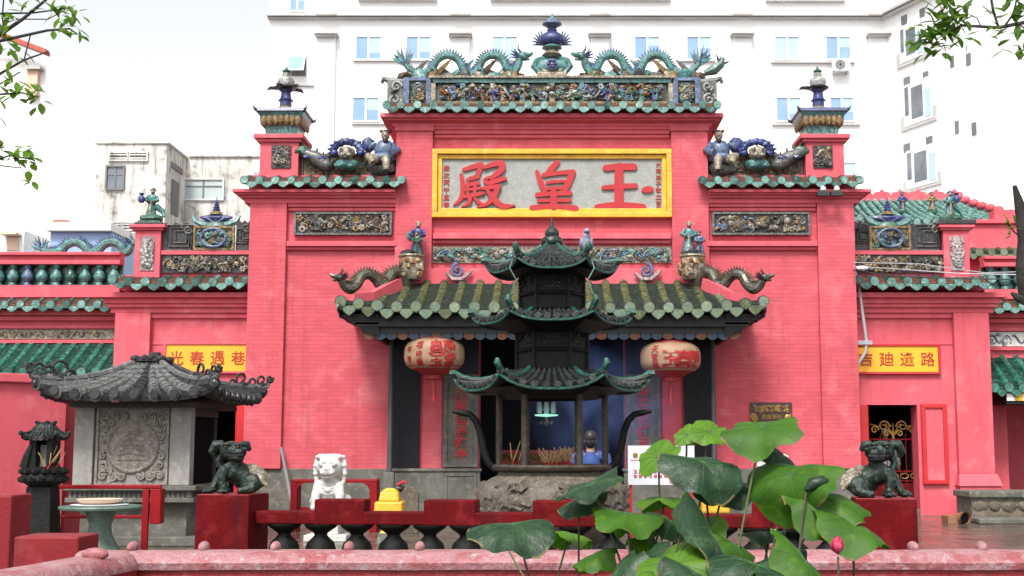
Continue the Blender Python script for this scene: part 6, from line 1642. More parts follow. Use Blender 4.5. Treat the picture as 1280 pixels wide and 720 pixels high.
# ---- white lions, yellow posts
def white_lion(px, lab):
    Y = 20.5; c = W(px, 640, Y); c.z = Z_(637, Y)
    m = MB("marble").frustum(c.x, Y, 0, 0.10, 0.66, 0.8, 0.66, 0.8).frustum(c.x, Y, 0.1, c.z - 0.06, 0.36, 0.5, 0.34, 0.5).frustum(c.x, Y, c.z - 0.06, c.z - 0.002, 0.52, 0.7, 0.52, 0.7)
    tag(obj("lion_plinth", m, smooth=0, bevel=0.012), "narrow white marble plinth " + ("under the white lion by the red stand" if px < 690 else "under the white lion half hidden by lotus leaves"), "plinth", "white lion plinths")
    t = thing("stone_lion", lab, "lion statue", c, "white marble lions")
    k = 1.0; P = lambda x, y, z: c + V((x, y, z))
    m = MB("marble")
    m.blob(P(0, 0.02, 0.30), (0.23, 0.22, 0.26), 2); m.blob(P(0, 0.14, 0.16), (0.27, 0.2, 0.18), 2)
    for q in (-1, 1):
        m.tube([P(q * 0.15, -0.12, 0.40), P(q * 0.19, -0.2, 0.22), P(q * 0.19, -0.22, 0.05)], [0.09, 0.075, 0.06], 9); m.blob(P(q * 0.19, -0.27, 0.045), (0.08, 0.1, 0.05), 2); m.blob(P(q * 0.25, 0.1, 0.12), (0.09, 0.17, 0.12), 2)
    for k in range(3): m.tube([P(-0.18, -0.19 + 0.01 * k, 0.38 - 0.045 * k), P(0, -0.235 + 0.01 * k, 0.34 - 0.05 * k), P(0.18, -0.19 + 0.01 * k, 0.38 - 0.045 * k)], 0.018, 6)
    m.blob(P(0, -0.23, 0.31), 0.045, 1)
    m.blob(P(0, -0.10, 0.66), (0.20, 0.2, 0.18), 3); m.blob(P(0, -0.27, 0.60), (0.13, 0.10, 0.075), 2); m.blob(P(0, -0.35, 0.645), (0.055, 0.04, 0.035), 1); m.blob(P(0, -0.25, 0.52), (0.11, 0.09, 0.035), 2)
    for q in (-1, 1):
        m.blob(P(q * 0.09, -0.27, 0.74), (0.085, 0.05, 0.035), 1, Matrix.Rotation(q * 0.4, 3, 'Y')); m.blob(P(q * 0.09, -0.285, 0.69), (0.04, 0.03, 0.03), 1)
        m.blob(P(q * 0.15, -0.12, 0.83), (0.06, 0.05, 0.05), 1); m.blob(P(q * 0.07, -0.33, 0.58), (0.05, 0.04, 0.03), 1)
    for k in range(8):
        for q in (-1, 1):
            m.blob(P(q * (0.20 + 0.035 * math.sin(k * 0.5)), -0.03 + 0.02 * (k % 2), 0.82 - 0.065 * k), (0.05, 0.07, 0.045), 1)
    for k in range(5): m.blob(P(-0.1 + 0.05 * k, -0.12, 0.845), (0.04, 0.06, 0.04), 1)
    obj("body", m, t, remesh=0.014)
    obj("mouth", MB("carved_stone").blob(P(0, -0.335, 0.557), (0.075, 0.03, 0.022), 2), t, smooth=60)
    for q in (-1, 1): obj("eye", MB("carved_stone").blob(P(q * 0.09, -0.312, 0.69), 0.018, 1), t, smooth=60)
white_lion(412, "seated white marble lion facing the pond, in front of the low red stand")
white_lion(968, "seated white marble lion half hidden behind the lotus leaves")
def yellow_post(px, lab):
    Y = 19.6; c = W(px, 650, Y); zz = lambda p: Z_(p, Y)
    t = thing("yellow_post", lab, "post", (c.x, Y, 0), "yellow stepped posts")
    obj("base", MB("grey_stone").frustum(c.x, Y, 0, zz(666), 0.36, 0.36, 0.30, 0.30), t, smooth=0, bevel=0.01)
    obj("shaft", MB("yellow_paint").frustum(c.x, Y, zz(666) + 0.002, zz(658), 0.26, 0.26, 0.14, 0.14).box(c.x - 0.06, c.x + 0.06, Y - 0.06, Y + 0.06, zz(658), zz(641)), t, smooth=0)
    obj("lower_block", MB("yellow_paint").box(c.x - 0.21, c.x + 0.21, Y - 0.21, Y + 0.21, zz(641), zz(626.5)), t, smooth=0, bevel=0.03)
    m = MB("yellow_paint").frustum(c.x, Y, zz(626.5) + 0.002, zz(614), 0.31, 0.31, 0.26, 0.26); m.frustum(c.x, Y, zz(614) + 0.002, zz(610), 0.25, 0.25, 0.1, 0.1); obj("upper_block", m, t, smooth=0, bevel=0.025)
yellow_post(487, "yellow stepped post standing by the rough grey slab")
yellow_post(893, "yellow stepped post half hidden behind the lotus leaves")
# red stand behind the white lion
Y = 22.5; z_ = lambda p: Z_(p, Y); x_ = lambda p: X_(p, Y, 610)
t = thing("red_stand", "low red metal stand with rounded corners behind the white lion", "stand", (x_(418), Y, 0))
obj("top_bar", MB("barrier_red").box(x_(366), x_(473), Y - 0.2, Y + 0.2, z_(603), z_(599)), t, smooth=0, bevel=0.012)
for a, b, q in ((366, 374, 1), (464, 473, -1)):
    m = MB("barrier_red").box(x_(a), x_(b), Y - 0.2, Y + 0.2, 0, z_(603) - 0.002)
    xe = x_(b) if q > 0 else x_(a); m.prism([(xe, z_(603) - 0.004), (xe + q * 0.13, z_(603) - 0.004), (xe + q * 0.04, z_(607)), (xe, z_(612))], Y - 0.19, Y - 0.15)
    obj("leg", m, t, smooth=0, bevel=0.008)
m = MB("barrier_red").box(x_(374) + 0.002, x_(464) - 0.002, Y - 0.03, Y + 0.03, z_(640), z_(634)); obj("cross_bar", m, t, smooth=0)
# grey slab and plank
Y = 22.0; a, b = X_(499, Y, 620), X_(523, Y, 620)
m = MB("rough_stone").prism([(a, 0), (b, 0), (b, Z_(617, Y)), (b - 0.08, Z_(609, Y)), (a + 0.12, Z_(608, Y)), (a, Z_(618, Y))], Y, Y + 0.15); m.use("cable_black").blob((a - 0.03, Y + 0.1, Z_(611, Y)), (0.12, 0.1, 0.07), 2)
m.use("shrine_red").tube([(a - 0.05, Y + 0.05, Z_(607, Y)), (a + 0.06, Y + 0.05, Z_(602, Y)), (a + 0.11, Y + 0.05, Z_(604, Y))], 0.025, 6)
tag(obj("stone_slab", m, smooth=0, bevel=0.02), "rough grey slab leaning by the stacked yellow post", "slab")
p, q = W(365, 628, 26.2), W(352, 560, 26.85); m = MB("dim_grey"); m.tube([p, q], 0.04, 4)
tag(obj("leaning_plank", m, smooth=0), "thin pale plank leaning on the pink pilaster behind the bronze lion", "plank")

# ---- incense burner pagoda
YB = 13.5; k_ = 1 / 118.6
def hexp(r, z, ph=0.0): return [V((r * math.cos(R(60 * i) + ph), YB + r * math.sin(R(60 * i) + ph), z)) for i in range(6)]
t = thing("incense_burner", "three-tiered dark iron incense burner pagoda on a carved stone bowl before the temple door", "incense burner", (0, YB, 0))
zB = lambda p: Z_(p, YB)
m = MB("bowl_stone").lathe([(0.55, 0), (0.55, 0.12), (0.42, 0.16), (0.40, 0.42), (0.52, 0.50)], (0, YB, 0), 6); obj("stone_base", m, t, smooth=0, bevel=0.01)
m = MB("bowl_stone").lathe([(0.50, 0.50), (0.66, 0.58), (0.77, zB(640)), (0.79, zB(628)), (0.79, zB(617)), (0.74, zB(606)), (0.64, zB(598)), (0.57, zB(594)), (0.55, zB(589))], (0, YB, 0), 48)
r2 = random.Random(4)
for k in range(120):     # dragons and clouds in relief round the belly
    an = r2.uniform(0, 2 * PI); pz = r2.uniform(605, 642); rr = 0.755 if pz > 609 else 0.70
    q = V((rr * math.cos(an), YB + rr * math.sin(an), zB(pz)))
    if k % 2:
        st = m.mark(); spiral(m, (0, 0, 0), r2.uniform(0.05, 0.09), 0.018, 1.3, 1 if k % 4 == 1 else -1, 6, r2.uniform(0, 6)); m.xform(Matrix.Translation(q + V((math.cos(an), math.sin(an), 0)) * 0.02) @ Matrix.Rotation(an + PI / 2, 4, 'Z'), st)
    else:
        d = V((-math.sin(an), math.cos(an), 0)); m.tube([q - d * 0.1 + V((0, 0, -0.02)), q - d * 0.03 + V((math.cos(an), math.sin(an), 0)) * 0.03 + V((0, 0, 0.03)), q + d * 0.05 + V((math.cos(an), math.sin(an), 0)) * 0.02, q + d * 0.1 + V((0, 0, 0.04))], [0.02, 0.032, 0.03, 0.012], 6)
obj("stone_bowl", m, t, smooth=50)
m = MB("bronze").lathe([(0.56, zB(589.5)), (0.62, zB(586.5)), (0.63, zB(583)), (0.61, zB(580.5)), (0.5, zB(580.2)), (0.49, zB(584)), (0.02, zB(584))], (0, YB, 0), 48); obj("rim", m, t, smooth=40)
for s in (-1, 1):
    pts = [W(690 + s * h, y, 13.5) for h, y in ((70, 588), (80, 578), (86, 562), (90, 540), (95, 526), (103, 518), (115, 515.5), (125, 514))]
    obj("handle", MB("iron").tube(pts, [0.034, 0.04, 0.038, 0.036, 0.036, 0.034, 0.032, 0.014], 8, flat=0.8), t, smooth=50)
def storey(r, za, zb_, name, panels, thick=0.035):
    hp = hexp(r, za); hq = hexp(r, zb_)
    m = MB("bronze" if name == "lantern_column" else "iron")
    if name == "lantern_column":
        for i in range(6):
            mm = MB("bronze").tube([hp[i], hq[i]], thick, 10); obj(name, mm, t, smooth=50)
        return
    for i in range(6): m.tube([hp[i], hq[i]], thick * 0.62, 8)
    for i in range(6):
        a, b = hp[i], hp[(i + 1) % 6]; c_, d_ = hq[(i + 1) % 6], hq[i]
        mid = (a + b) / 2 - V((0, YB, 0)); nn = V((mid.x, mid.y, 0)).normalized()
        m.add([a, b, c_, d_, a - nn * 0.03, b - nn * 0.03, c_ - nn * 0.03, d_ - nn * 0.03], [[0, 1, 2, 3], [7, 6, 5, 4], [0, 4, 5, 1], [2, 6, 7, 3]])
        h = zb_ - za
        tdir = (b - a).normalized()
        if panels:
            for u in (0.14, 0.86):
                st = m.mark(); spiral(m, (0, 0, 0), h * 0.15, 0.011, 1.3, 1 if u > 0.4 else -1, 5)
                m.xform(Matrix.Translation(a.lerp(b, u) + nn * 0.012 + V((0, 0, h * 0.68))) @ Matrix.Rotation(math.atan2(tdir.y, tdir.x), 4, 'Z'), st)
        if panels:
            r7 = random.Random(i)
            m.use("c_grey")
            for q_ in range(16):
                u = r7.uniform(0.22, 0.78); m.blob(a.lerp(b, u) + nn * 0.012 + V((0, 0, h * r7.uniform(0.48, 0.62))), (0.009, 0.009, 0.006), 1)
        m.use("iron").tube([a.lerp(b, 0.05) + nn * 0.02 + V((0, 0, h * 0.36)), a.lerp(b, 0.95) + nn * 0.02 + V((0, 0, h * 0.36))], 0.018, 5); m.use("iron")
    obj(name, m, t, smooth=40)
storey(0.555, zB(582), zB(486), "lantern_column", False)
def tier(R_, pe, rt, pt_, lift, ntub, nm):
    ye_ = YB - R_ * 0.866; ze_ = Z_(pe, ye_); zt_ = Z_(pt_, YB - rt * 0.866)
    E = hexp(R_, ze_); T = hexp(rt, zt_)
    m = MB()
    for i in range(6): roof_face(m, E[i], E[(i + 1) % 6], T[i], T[(i + 1) % 6], ntub, 0.024, "iron_tile", "iron", "iron_tile", lift=lift, sag=0.035, segs=5, drip=False, lp=3)
    o = obj(nm, m, t, smooth=40)
    m = MB("verdigris"); ribs = []
    for i in range(6):
        top = MB("verdigris"); ribs.append(top)
        A_, B_ = E[i], E[(i + 1) % 6]; pts = []
        for j in range(13):
            u = j / 12; p = A_.lerp(B_, u); p.z += lift * abs(2 * u - 1) ** 3 - 0.035; pts.append(p)
        m.tube(pts, 0.016, 6)
        hipl = []
        for j in range(7):
            u = j / 6; p = T[i].lerp(E[i], u); p.z += lift * u * u - 0.05 * 4 * u * (1 - u) + 0.025; hipl.append(p)
        od = V((E[i].x, E[i].y - YB, 0)).normalized()
        kx = 1.0 if i in (4, 5) else 0.25
        hipl += [E[i] + od * 0.05 + V((0, 0, lift + 0.08 * kx)), E[i] + od * 0.04 + V((0, 0, lift + 0.12 * kx))]
        top.tube(hipl, [0.022] * 6 + [0.034, 0.036, 0.022], 7)
    obj("eave_edge", m, o, smooth=50); [obj("hip_rib", rb, o, smooth=50) for rb in ribs]
    mb2 = MB("iron").lathe([(R_ * 0.80, ze_ - 0.03 + lift * 0.2), (rt * 1.0, ze_ - 0.12), (rt * 0.95, zt_ - 0.05)], (0, YB, 0), 6); obj("soffit", mb2, o, smooth=0)
    return ze_, zt_
e1 = tier(1.03, 481, 0.46, 462, 0.14, 9, "lower_roof")
storey(0.37, zB(462), zB(398), "lower_storey", True)
e2 = tier(0.84, 395, 0.42, 388, 0.09, 9, "middle_roof")
storey(0.335, zB(388), zB(336), "upper_storey", True)
e3 = tier(0.70, 330, 0.11, 308, 0.10, 9, "upper_roof")
m = MB("old_bronze").lathe([(0.12, zB(312)), (0.085, zB(309.5)), (0.108, zB(306)), (0.118, zB(302)), (0.108, zB(298)), (0.07, zB(295.5)), (0.078, zB(293)), (0.075, zB(289)), (0.05, zB(286)), (0.03, zB(284)), (0.018, zB(280)), (0.010, zB(273))], (0, YB, 0), 20); obj("gourd_finial", m, t, smooth=50)
pts = [V((-0.40, YB - 0.58, zB(333))), V((-0.43, YB - 0.62, zB(345))), V((-0.36, YB - 0.66, zB(360))), V((-0.42, YB - 0.70, zB(378)))]
obj("hanging_wire", MB("verdigris").tube(pts, 0.008, 5), t, smooth=50); obj("hanging_wire", MB("verdigris").tube([V((p.x * -1, p.y, p.z)) for p in pts], 0.008, 5), t, smooth=50)
zs = zB(584)
m = MB("incense_red")
incense(V((-0.02, YB - 0.16, zs)), 26, 0.20, "thick bundle of incense sticks in the middle of the burner", 0.10, 1); incense(V((0.14, YB - 0.1, zs)), 26, 0.22, "leaning bundle of incense sticks beside the person in the blue shirt, in the burner", 0.09, 2); incense(V((-0.38, YB - 0.05, zs)), 5, 0.3, "few thin incense sticks standing apart at a column of the burner", 0.09, 3)

# ---- lanterns
def lantern(px, py0, py1, hwpx, big, small, lab):
    Y = 25.6; c = W(px, (py0 + py1) / 2, Y); a = hwpx / 63.0; h = (py1 - py0) / 63.0
    t = thing("paper_lantern", lab, "lantern", c, "large paper lanterns under the porch")
    prof = []
    for i in range(25):
        u = -1 + 2 * i / 24; r = a * (1 - abs(u) ** 3.2) ** 0.5 if abs(u) < 1 else 0.0
        r = max(r, a * 0.36) * (1 + 0.008 * (i % 2)); prof.append((r, u * h / 2))
    obj("shade", MB("lantern_paper").lathe(prof, c, 40), t, smooth=60)
    def rad(z):
        u = max(-0.99, min(0.99, 2 * z / h)); return max(a * (1 - abs(u) ** 3.2) ** 0.5, a * 0.36)
    m = MB("lantern_red")
    def wrap(st, m):
        for i in range(st, len(m.v)):
            p = m.v[i]; th = p.x / a; r = rad(p.z) * 1.012 + (0.004 if p.y > 0 else 0.010)
            m.v[i] = c + V((r * math.sin(th), -r * math.cos(th), p.z))
    for ch, x, z, sz in big: m = MB("lantern_red"); st = m.mark(); text_mb(m, ch, x * a, z * h, 0, sz, 0.02, 0.03); m.v[st:] = [V((p.x, 1 if p.y > 0.01 else 0, p.z)) for p in m.v[st:]]; wrap(st, m); obj("character", m, t, smooth=0)
    for ch, x, z, sz in small: m = MB("lantern_red"); st = m.mark(); text_mb(m, ch, x * a, z * h, 0, sz, 0.02, 0.01); m.v[st:] = [V((p.x, 1 if p.y > 0.01 else 0, p.z)) for p in m.v[st:]]; wrap(st, m); obj("character", m, t, smooth=0)
    m = MB("lantern_red").lathe([(a * 0.40, -h / 2 - 0.02), (a * 0.62, -h / 2 + 0.06), (a * 0.82, -h / 2 + 0.13), (a * 0.6, -h / 2 + 0.08)], c, 28); m.lathe([(0.15, -h / 2 - 0.12), (0.17, -h / 2 - 0.11), (0.17, -h / 2 - 0.02), (0.15, -h / 2)], c, 20); m.lathe([(a * 0.38, h / 2 - 0.02), (a * 0.4, h / 2 + 0.06), (a * 0.2, h / 2 + 0.07)], c, 20)
    m.lathe([(rad(-0.49 * h) * 1.01, -0.49 * h)] + [(rad(zq * h) * 1.012, zq * h) for zq in (-0.47, -0.44, -0.41, -0.38)], c, 40)
    for zq in (-0.30, 0.40, 0.44): m.lathe([(rad(zq * h) * 1.006, zq * h - 0.012), (rad(zq * h) * 1.02, zq * h), (rad(zq * h) * 1.006, zq * h + 0.012)], c, 40)
    obj("red_ring", m, t, smooth=40)
    m = MB("lantern_red").tube([c + V((0, 0, -h / 2 - 0.15)), c + V((0, 0, -h / 2 - 0.2)), c + V((0, 0, -h / 2 - 0.55))], [0.03, 0.045, 0.05], 10).tube([c + V((0, 0, h / 2 + 0.05)), c + V((0, 0, h / 2 + 0.35))], 0.01, 5); obj("tassel", m, t, smooth=40)
lantern(543, 420, 467, 38, [("皇", 0.15, 0.16, 0.30), ("殿", 0.62, 0.16, 0.30), ("玉", 0.15, -0.2, 0.26), ("宮", 0.62, -0.2, 0.28)], [("福", -0.42, 0.22, 0.15), ("祿", -0.42, -0.02, 0.15), ("壽", -0.42, -0.24, 0.15), ("平", -0.85, 0.1, 0.13), ("安", -0.85, -0.14, 0.13)], "cream and red paper lantern with upright red characters, hanging on the stone pavilion side")
lantern(838, 425, 470, 38, [("玉", -0.08, -0.06, 0.34), ("皇", 0.36, -0.06, 0.34), ("殿", 0.82, -0.06, 0.34)], [("天", -0.62, 0.2, 0.15), ("官", -0.62, -0.02, 0.15), ("福", -0.62, -0.24, 0.15)], "cream and red paper lantern with a row of big red characters, above the notice board")

# ---- pigeon
c = W(733, 317, YB - 0.42); 
t = thing("pigeon", "grey-blue pigeon perched on an upper roof corner of the incense burner", "pigeon", c)
m = MB("pigeon_grey"); m.blob(c + V((0.0, 0.0, 0.10)), (0.065, 0.085, 0.095), 2, Matrix.Rotation(0.2, 3, 'X')); m.tube([c + V((0, -0.03, 0.15)), c + V((0.0, -0.05, 0.20))], [0.05, 0.036], 9); m.blob(c + V((0.005, -0.06, 0.225)), (0.034, 0.042, 0.034), 2); m.cone(c + V((0.01, -0.095, 0.222)), c + V((0.012, -0.135, 0.212)), 0.013, 6); m.tube([c + V((0, 0.05, 0.07)), c + V((0, 0.13, 0.0))], [0.045, 0.03], 8, flat=0.5)
for q in (-1, 1): m.blob(c + V((q * 0.055, 0.02, 0.10)), (0.02, 0.085, 0.06), 2, Matrix.Rotation(-0.4, 3, 'X'))
obj("body", m, t, remesh=0.006)
for q in (-1, 1):
    m = MB("terracotta").tube([c + V((q * 0.025, -0.01, 0.03)), c + V((q * 0.028, -0.02, -0.01)), c + V((q * 0.03, -0.05, -0.012))], 0.006, 5)
    obj("leg", m, t, smooth=50)

# ---- notice board, framed poster
Y = 16.0; a, b = X_(785, Y, 580), X_(868, Y, 580); z0, z1 = Z_(606, Y), Z_(557, Y)
t = thing("notice_board", "white notice board with small red print on red legs, half behind lotus leaves", "notice board", ((a + b) / 2, Y, 0))
pl = obj("panel", MB("paper_white").box(a, b, Y - 0.012, Y + 0.012, z0, z1), t, smooth=0)
m = MB("print_red")
for r_, (zz, n) in enumerate(((0.30, 22), (0.17, 22), (0.02, 10))):
    pass
zt_ = lambda u: z0 + (z1 - z0) * u
for i, ch in enumerate("玉皇殿香客請勿燒香入內"): text_mb(m, ch, a + 0.09 + i * 0.062, zt_(0.34), Y - 0.018, 0.045, 0.004, 0.01)
for i, ch in enumerate("敬請各位善信保持清潔"): text_mb(m, ch, a + 0.09 + i * 0.062, zt_(0.22), Y - 0.018, 0.042, 0.004, 0.01)
text_mb(m, "玉皇殿", a + 0.56, zt_(0.08), Y - 0.018, 0.035, 0.004, 0.005)
for i in range(7): m.box(a + 0.03 + i * 0.02, a + 0.045 + i * 0.02, Y - 0.016, Y - 0.0125, zt_(0.62), zt_(0.64))
obj("lettering", m, pl, smooth=0)
obj("emblem", MB("gold").disc((a + 0.09, Y - 0.016, zt_(0.75)), 0.03, (0, 1, 0), 0.006, 16), pl, smooth=30)
for x in (a + 0.03, b - 0.03): obj("leg", MB("shrine_red").box(x - 0.02, x + 0.02, Y + 0.013, Y + 0.05, 0, z1), t, smooth=0)
Y = 26.98; a, b = X_(938, Y, 525), X_(990, Y, 525); z0, z1 = Z_(546, Y), Z_(503, Y)
t = thing("framed_notice", "dark framed notice with a gilt border on the pink wall above the lotus leaves", "notice", ((a + b) / 2, Y, z0))
obj("board", MB("dark_brown_board").box(a, b, Y - 0.03, Y + 0.015, z0, z1), t, smooth=0)
m = MB("gold"); relief(m, a + 0.05, b - 0.05, z1 - 0.22, z1 - 0.04, Y - 0.035, ["gold", "gold", "c_ochre"], rng, "dark_brown_board", 0.02, 1.5, None, 0)
relief(m, b - 0.13, b - 0.03, z0 + 0.05, z1 - 0.22, Y - 0.036, ["gold"], rng, "dark_brown_board", 0.02, 2, None, 0); relief(m, a + 0.03, a + 0.13, z0 + 0.05, z1 - 0.22, Y - 0.036, ["gold"], rng, "dark_brown_board", 0.02, 2, None, 0)
obj("gilt_border", m, t, smooth=40)
m = MB("gold")
for j in range(3): text_mb(m, "進香須知", (a + b) / 2, z1 - 0.3 - 0.14 * j, Y - 0.045, 0.10, 0.012, 0.01)
obj("lettering", m, t, smooth=0)

# ---- stone platform by the right wing, spout, pipes, wires, floodlights
Y = 25.2; a, b = X_(1214, Y, 630), X_(1420, Y, 630)
t = thing("stone_platform", "rough stone platform with a slab top before the dark striped porch", "platform", ((a + b) / 2, Y, 0))
obj("slab_top", MB("grey_stone").box(a - 0.04, b, Y - 0.05, Y + 1.0, Z_(622, Y), Z_(614, Y)), t, smooth=0, bevel=0.02)
m = MB("grey_stone").box(a + 0.02, b, Y + 0.03, Y + 0.96, 0, Z_(622, Y) - 0.002); m.use("rough_stone"); r3 = random.Random(2)
for j in range(2):
    xx = a + 0.02
    while xx < b - 0.2:
        w_ = r3.uniform(0.22, 0.4); zc = 0.07 + 0.2 * j; m.blob((xx + w_ / 2, Y + 0.04, zc + 0.03), (w_ * 0.52, 0.06, 0.115), 2, None, 0.3, 2); xx += w_
obj("stone_facing", m, t, smooth=40)
obj("step", MB("grey_stone").box(a - 0.1, b, Y - 0.75, Y - 0.06, 0.003, 0.10), t, smooth=0, bevel=0.02)
Y = 24.4; c = W(1207, 650, Y); c.z = 0.08
m = MB("terracotta").tube([c + V((-0.06, 0.28, 0.02)), c + V((0.0, 0.0, 0.03))], [0.10, 0.12], 14, cap=False).tube([c + V((-0.06, 0.28, 0.02)), c + V((0.0, 0.0, 0.03))], [0.08, 0.10], 14, cap=False); m.box(c.x - 0.30, c.x + 0.05, Y + 0.1, Y + 0.5, 0.003, 0.15); m.use("shade_black").disc(c + V((-0.01, 0.05, 0.03)), 0.098, (0.2, -1, 0), 0.01, 14)
tag(obj("drain_spout", m, smooth=30), "orange brick drain spout on the wet paving by the gateway buttress", "drain spout")
m = MB("pink_plaster").tube([(X_(1072, 27.3, 480), 27.5, 0.0), (X_(1072, 27.3, 480), 27.5, Z_(470, 27.3))], 0.045, 10)
tag(obj("drain_pipe", m, smooth=50), "thin pink painted pipe in the corner between temple wall and open gateway", "pipe")
Y = 27.25
t = thing("cable_conduit", "grey cable conduit bending down the corner above the yellow sign of the open gateway", "conduit", W(1075, 400, Y))
m = MB("cable_grey").tube([W(1062, 305, Y), W(1066, 335, Y), W(1073, 352, Y), W(1078, 390, Y), W(1083, 425, Y), W(1082, 440, Y), W(1072, 456, Y)], 0.035, 8); obj("tube", m, t, smooth=60)
m = MB("galvanised").box(X_(1068, Y, 430), X_(1090, Y, 430), Y - 0.05, Y + 0.05, Z_(431, Y), Z_(426, Y)); obj("bracket", m, t, smooth=0, bevel=0.005)
for i, (pts, rr) in enumerate((([(1066, 333), (1130, 337), (1200, 342), (1300, 344)], 0.014), ([(1066, 338), (1120, 345), (1200, 348), (1300, 350)], 0.014), ([(1066, 328), (1150, 330), (1230, 341), (1300, 339)], 0.010))):
    m = MB("cable_grey" if i != 1 else "cable_black").tube([W(x, y, 26.7) for x, y in pts], rr, 6); 
    tag(obj("overhead_wire", m, smooth=60), "thin overhead wire strung along the tiled eave of the open gateway", "wire", "wires along the right gateway eave")
m = MB("plastic_white").blob(W(1078, 335, 26.65), (0.14, 0.06, 0.05), 2); tag(obj("wire_joint", m, smooth=60), "white wire joint taped where the wires meet the main wall", "wire joint")
for px, lab in ((1029, "small floodlight under the tiled eave, the one closer to the name panel"), (1046, "small floodlight under the tiled eave, the one closer to the eave's outer end")):
    Y = 26.5; c = W(px, 240, Y); t = thing("floodlight", lab, "floodlight", c, "floodlights under the right eave")
    obj("housing", MB("cable_black").box(c.x - 0.13, c.x + 0.13, Y - 0.05, Y + 0.08, c.z - 0.09, c.z + 0.02), t, smooth=0, bevel=0.01); obj("bracket", MB("plastic_white").blob(c + V((0, 0, 0.07)), (0.07, 0.07, 0.07), 1).box(c.x - 0.015, c.x + 0.015, Y, Y + 0.3, c.z + 0.03, c.z + 0.06), t, smooth=40)

# ---- pond wall with rounded coping and knobs
def coping(p, q, zt, rw, lab, grp=None, knobs=()):
    p, q = V((p[0], p[1], 0)), V((q[0], q[1], 0)); d = (q - p).normalized(); nn = V((-d.y, d.x, 0)); L = (q - p).length
    t = thing("pond_wall", lab, "wall", p, "pond walls")
    prof = [(-rw, -0.085), (-rw - 0.008, -0.05), (-rw * 0.8, -0.012), (-rw * 0.35, 0.0), (rw * 0.35, 0.0), (rw * 0.8, -0.015), (rw, -0.06), (rw, -0.085)]
    m = MB("coping_paint"); vs = []; n = 60; fs = []; w = len(prof)
    for i in range(n + 1):
        s_ = L * i / n; end = 1.0 if 0 < i < n else 0.9
        for (o_, z) in prof:
            wob = 0.006 * mnoise.noise(V((s_ * 2.1, o_ * 9, p.y))); vs.append(p + d * s_ + nn * o_ * end + V((0, 0, zt + z + wob)))
    for i in range(n):
        for k in range(w - 1): fs.append([i * w + k, (i + 1) * w + k, (i + 1) * w + k + 1, i * w + k + 1])
        fs.append([i * w + w - 1, (i + 1) * w + w - 1, (i + 1) * w, i * w])
    fs += [list(range(w)), list(range(n * w, n * w + w))[::-1]]
    m.add(vs, fs); obj("coping", m, t, smooth=50)
    m = MB("coping_red"); hw = rw * 0.86
    c8 = [p - nn * hw, q - nn * hw, q + nn * hw, p + nn * hw]
    m.add([v_ + V((0, 0, 0.0)) for v_ in c8] + [v_ + V((0, 0, zt - 0.086)) for v_ in c8], [[3, 2, 1, 0], [4, 5, 6, 7], [0, 1, 5, 4], [1, 2, 6, 5], [2, 3, 7, 6], [3, 0, 4, 7]]); obj("wall_body", m, t, smooth=0)
    for s_ in knobs:
        c = p + d * s_ + nn * rw * 0.35 + V((0, 0, zt + 0.012)); obj("knob", MB("coping_paint").blob(c, (0.026, 0.07, 0.032), 2, Matrix.Rotation(math.atan2(d.y, d.x), 3, 'Z')), t, smooth=60)
Yc = 6.75; zt = Z_(684, 6.95); xs = X_(104, Yc, 690)
coping((xs, Yc), (X_(1420, Yc, 690), Yc), zt, 0.15, "long pink weathered pond wall with small knobs running below the dark balustrade", None, [X_(px, 6.85, 684) - xs for px in (170, 258, 347, 438, 526, 613, 701, 790, 878, 966, 1053, 1138, 1223)])
coping((X_(112, 6.2, 700), 6.55), (X_(-60, 5.2, 706), 5.1), Z_(697, 6.2), 0.14, "short lumpy pink pond wall in front of the plain red blocks", None, (0.3,))

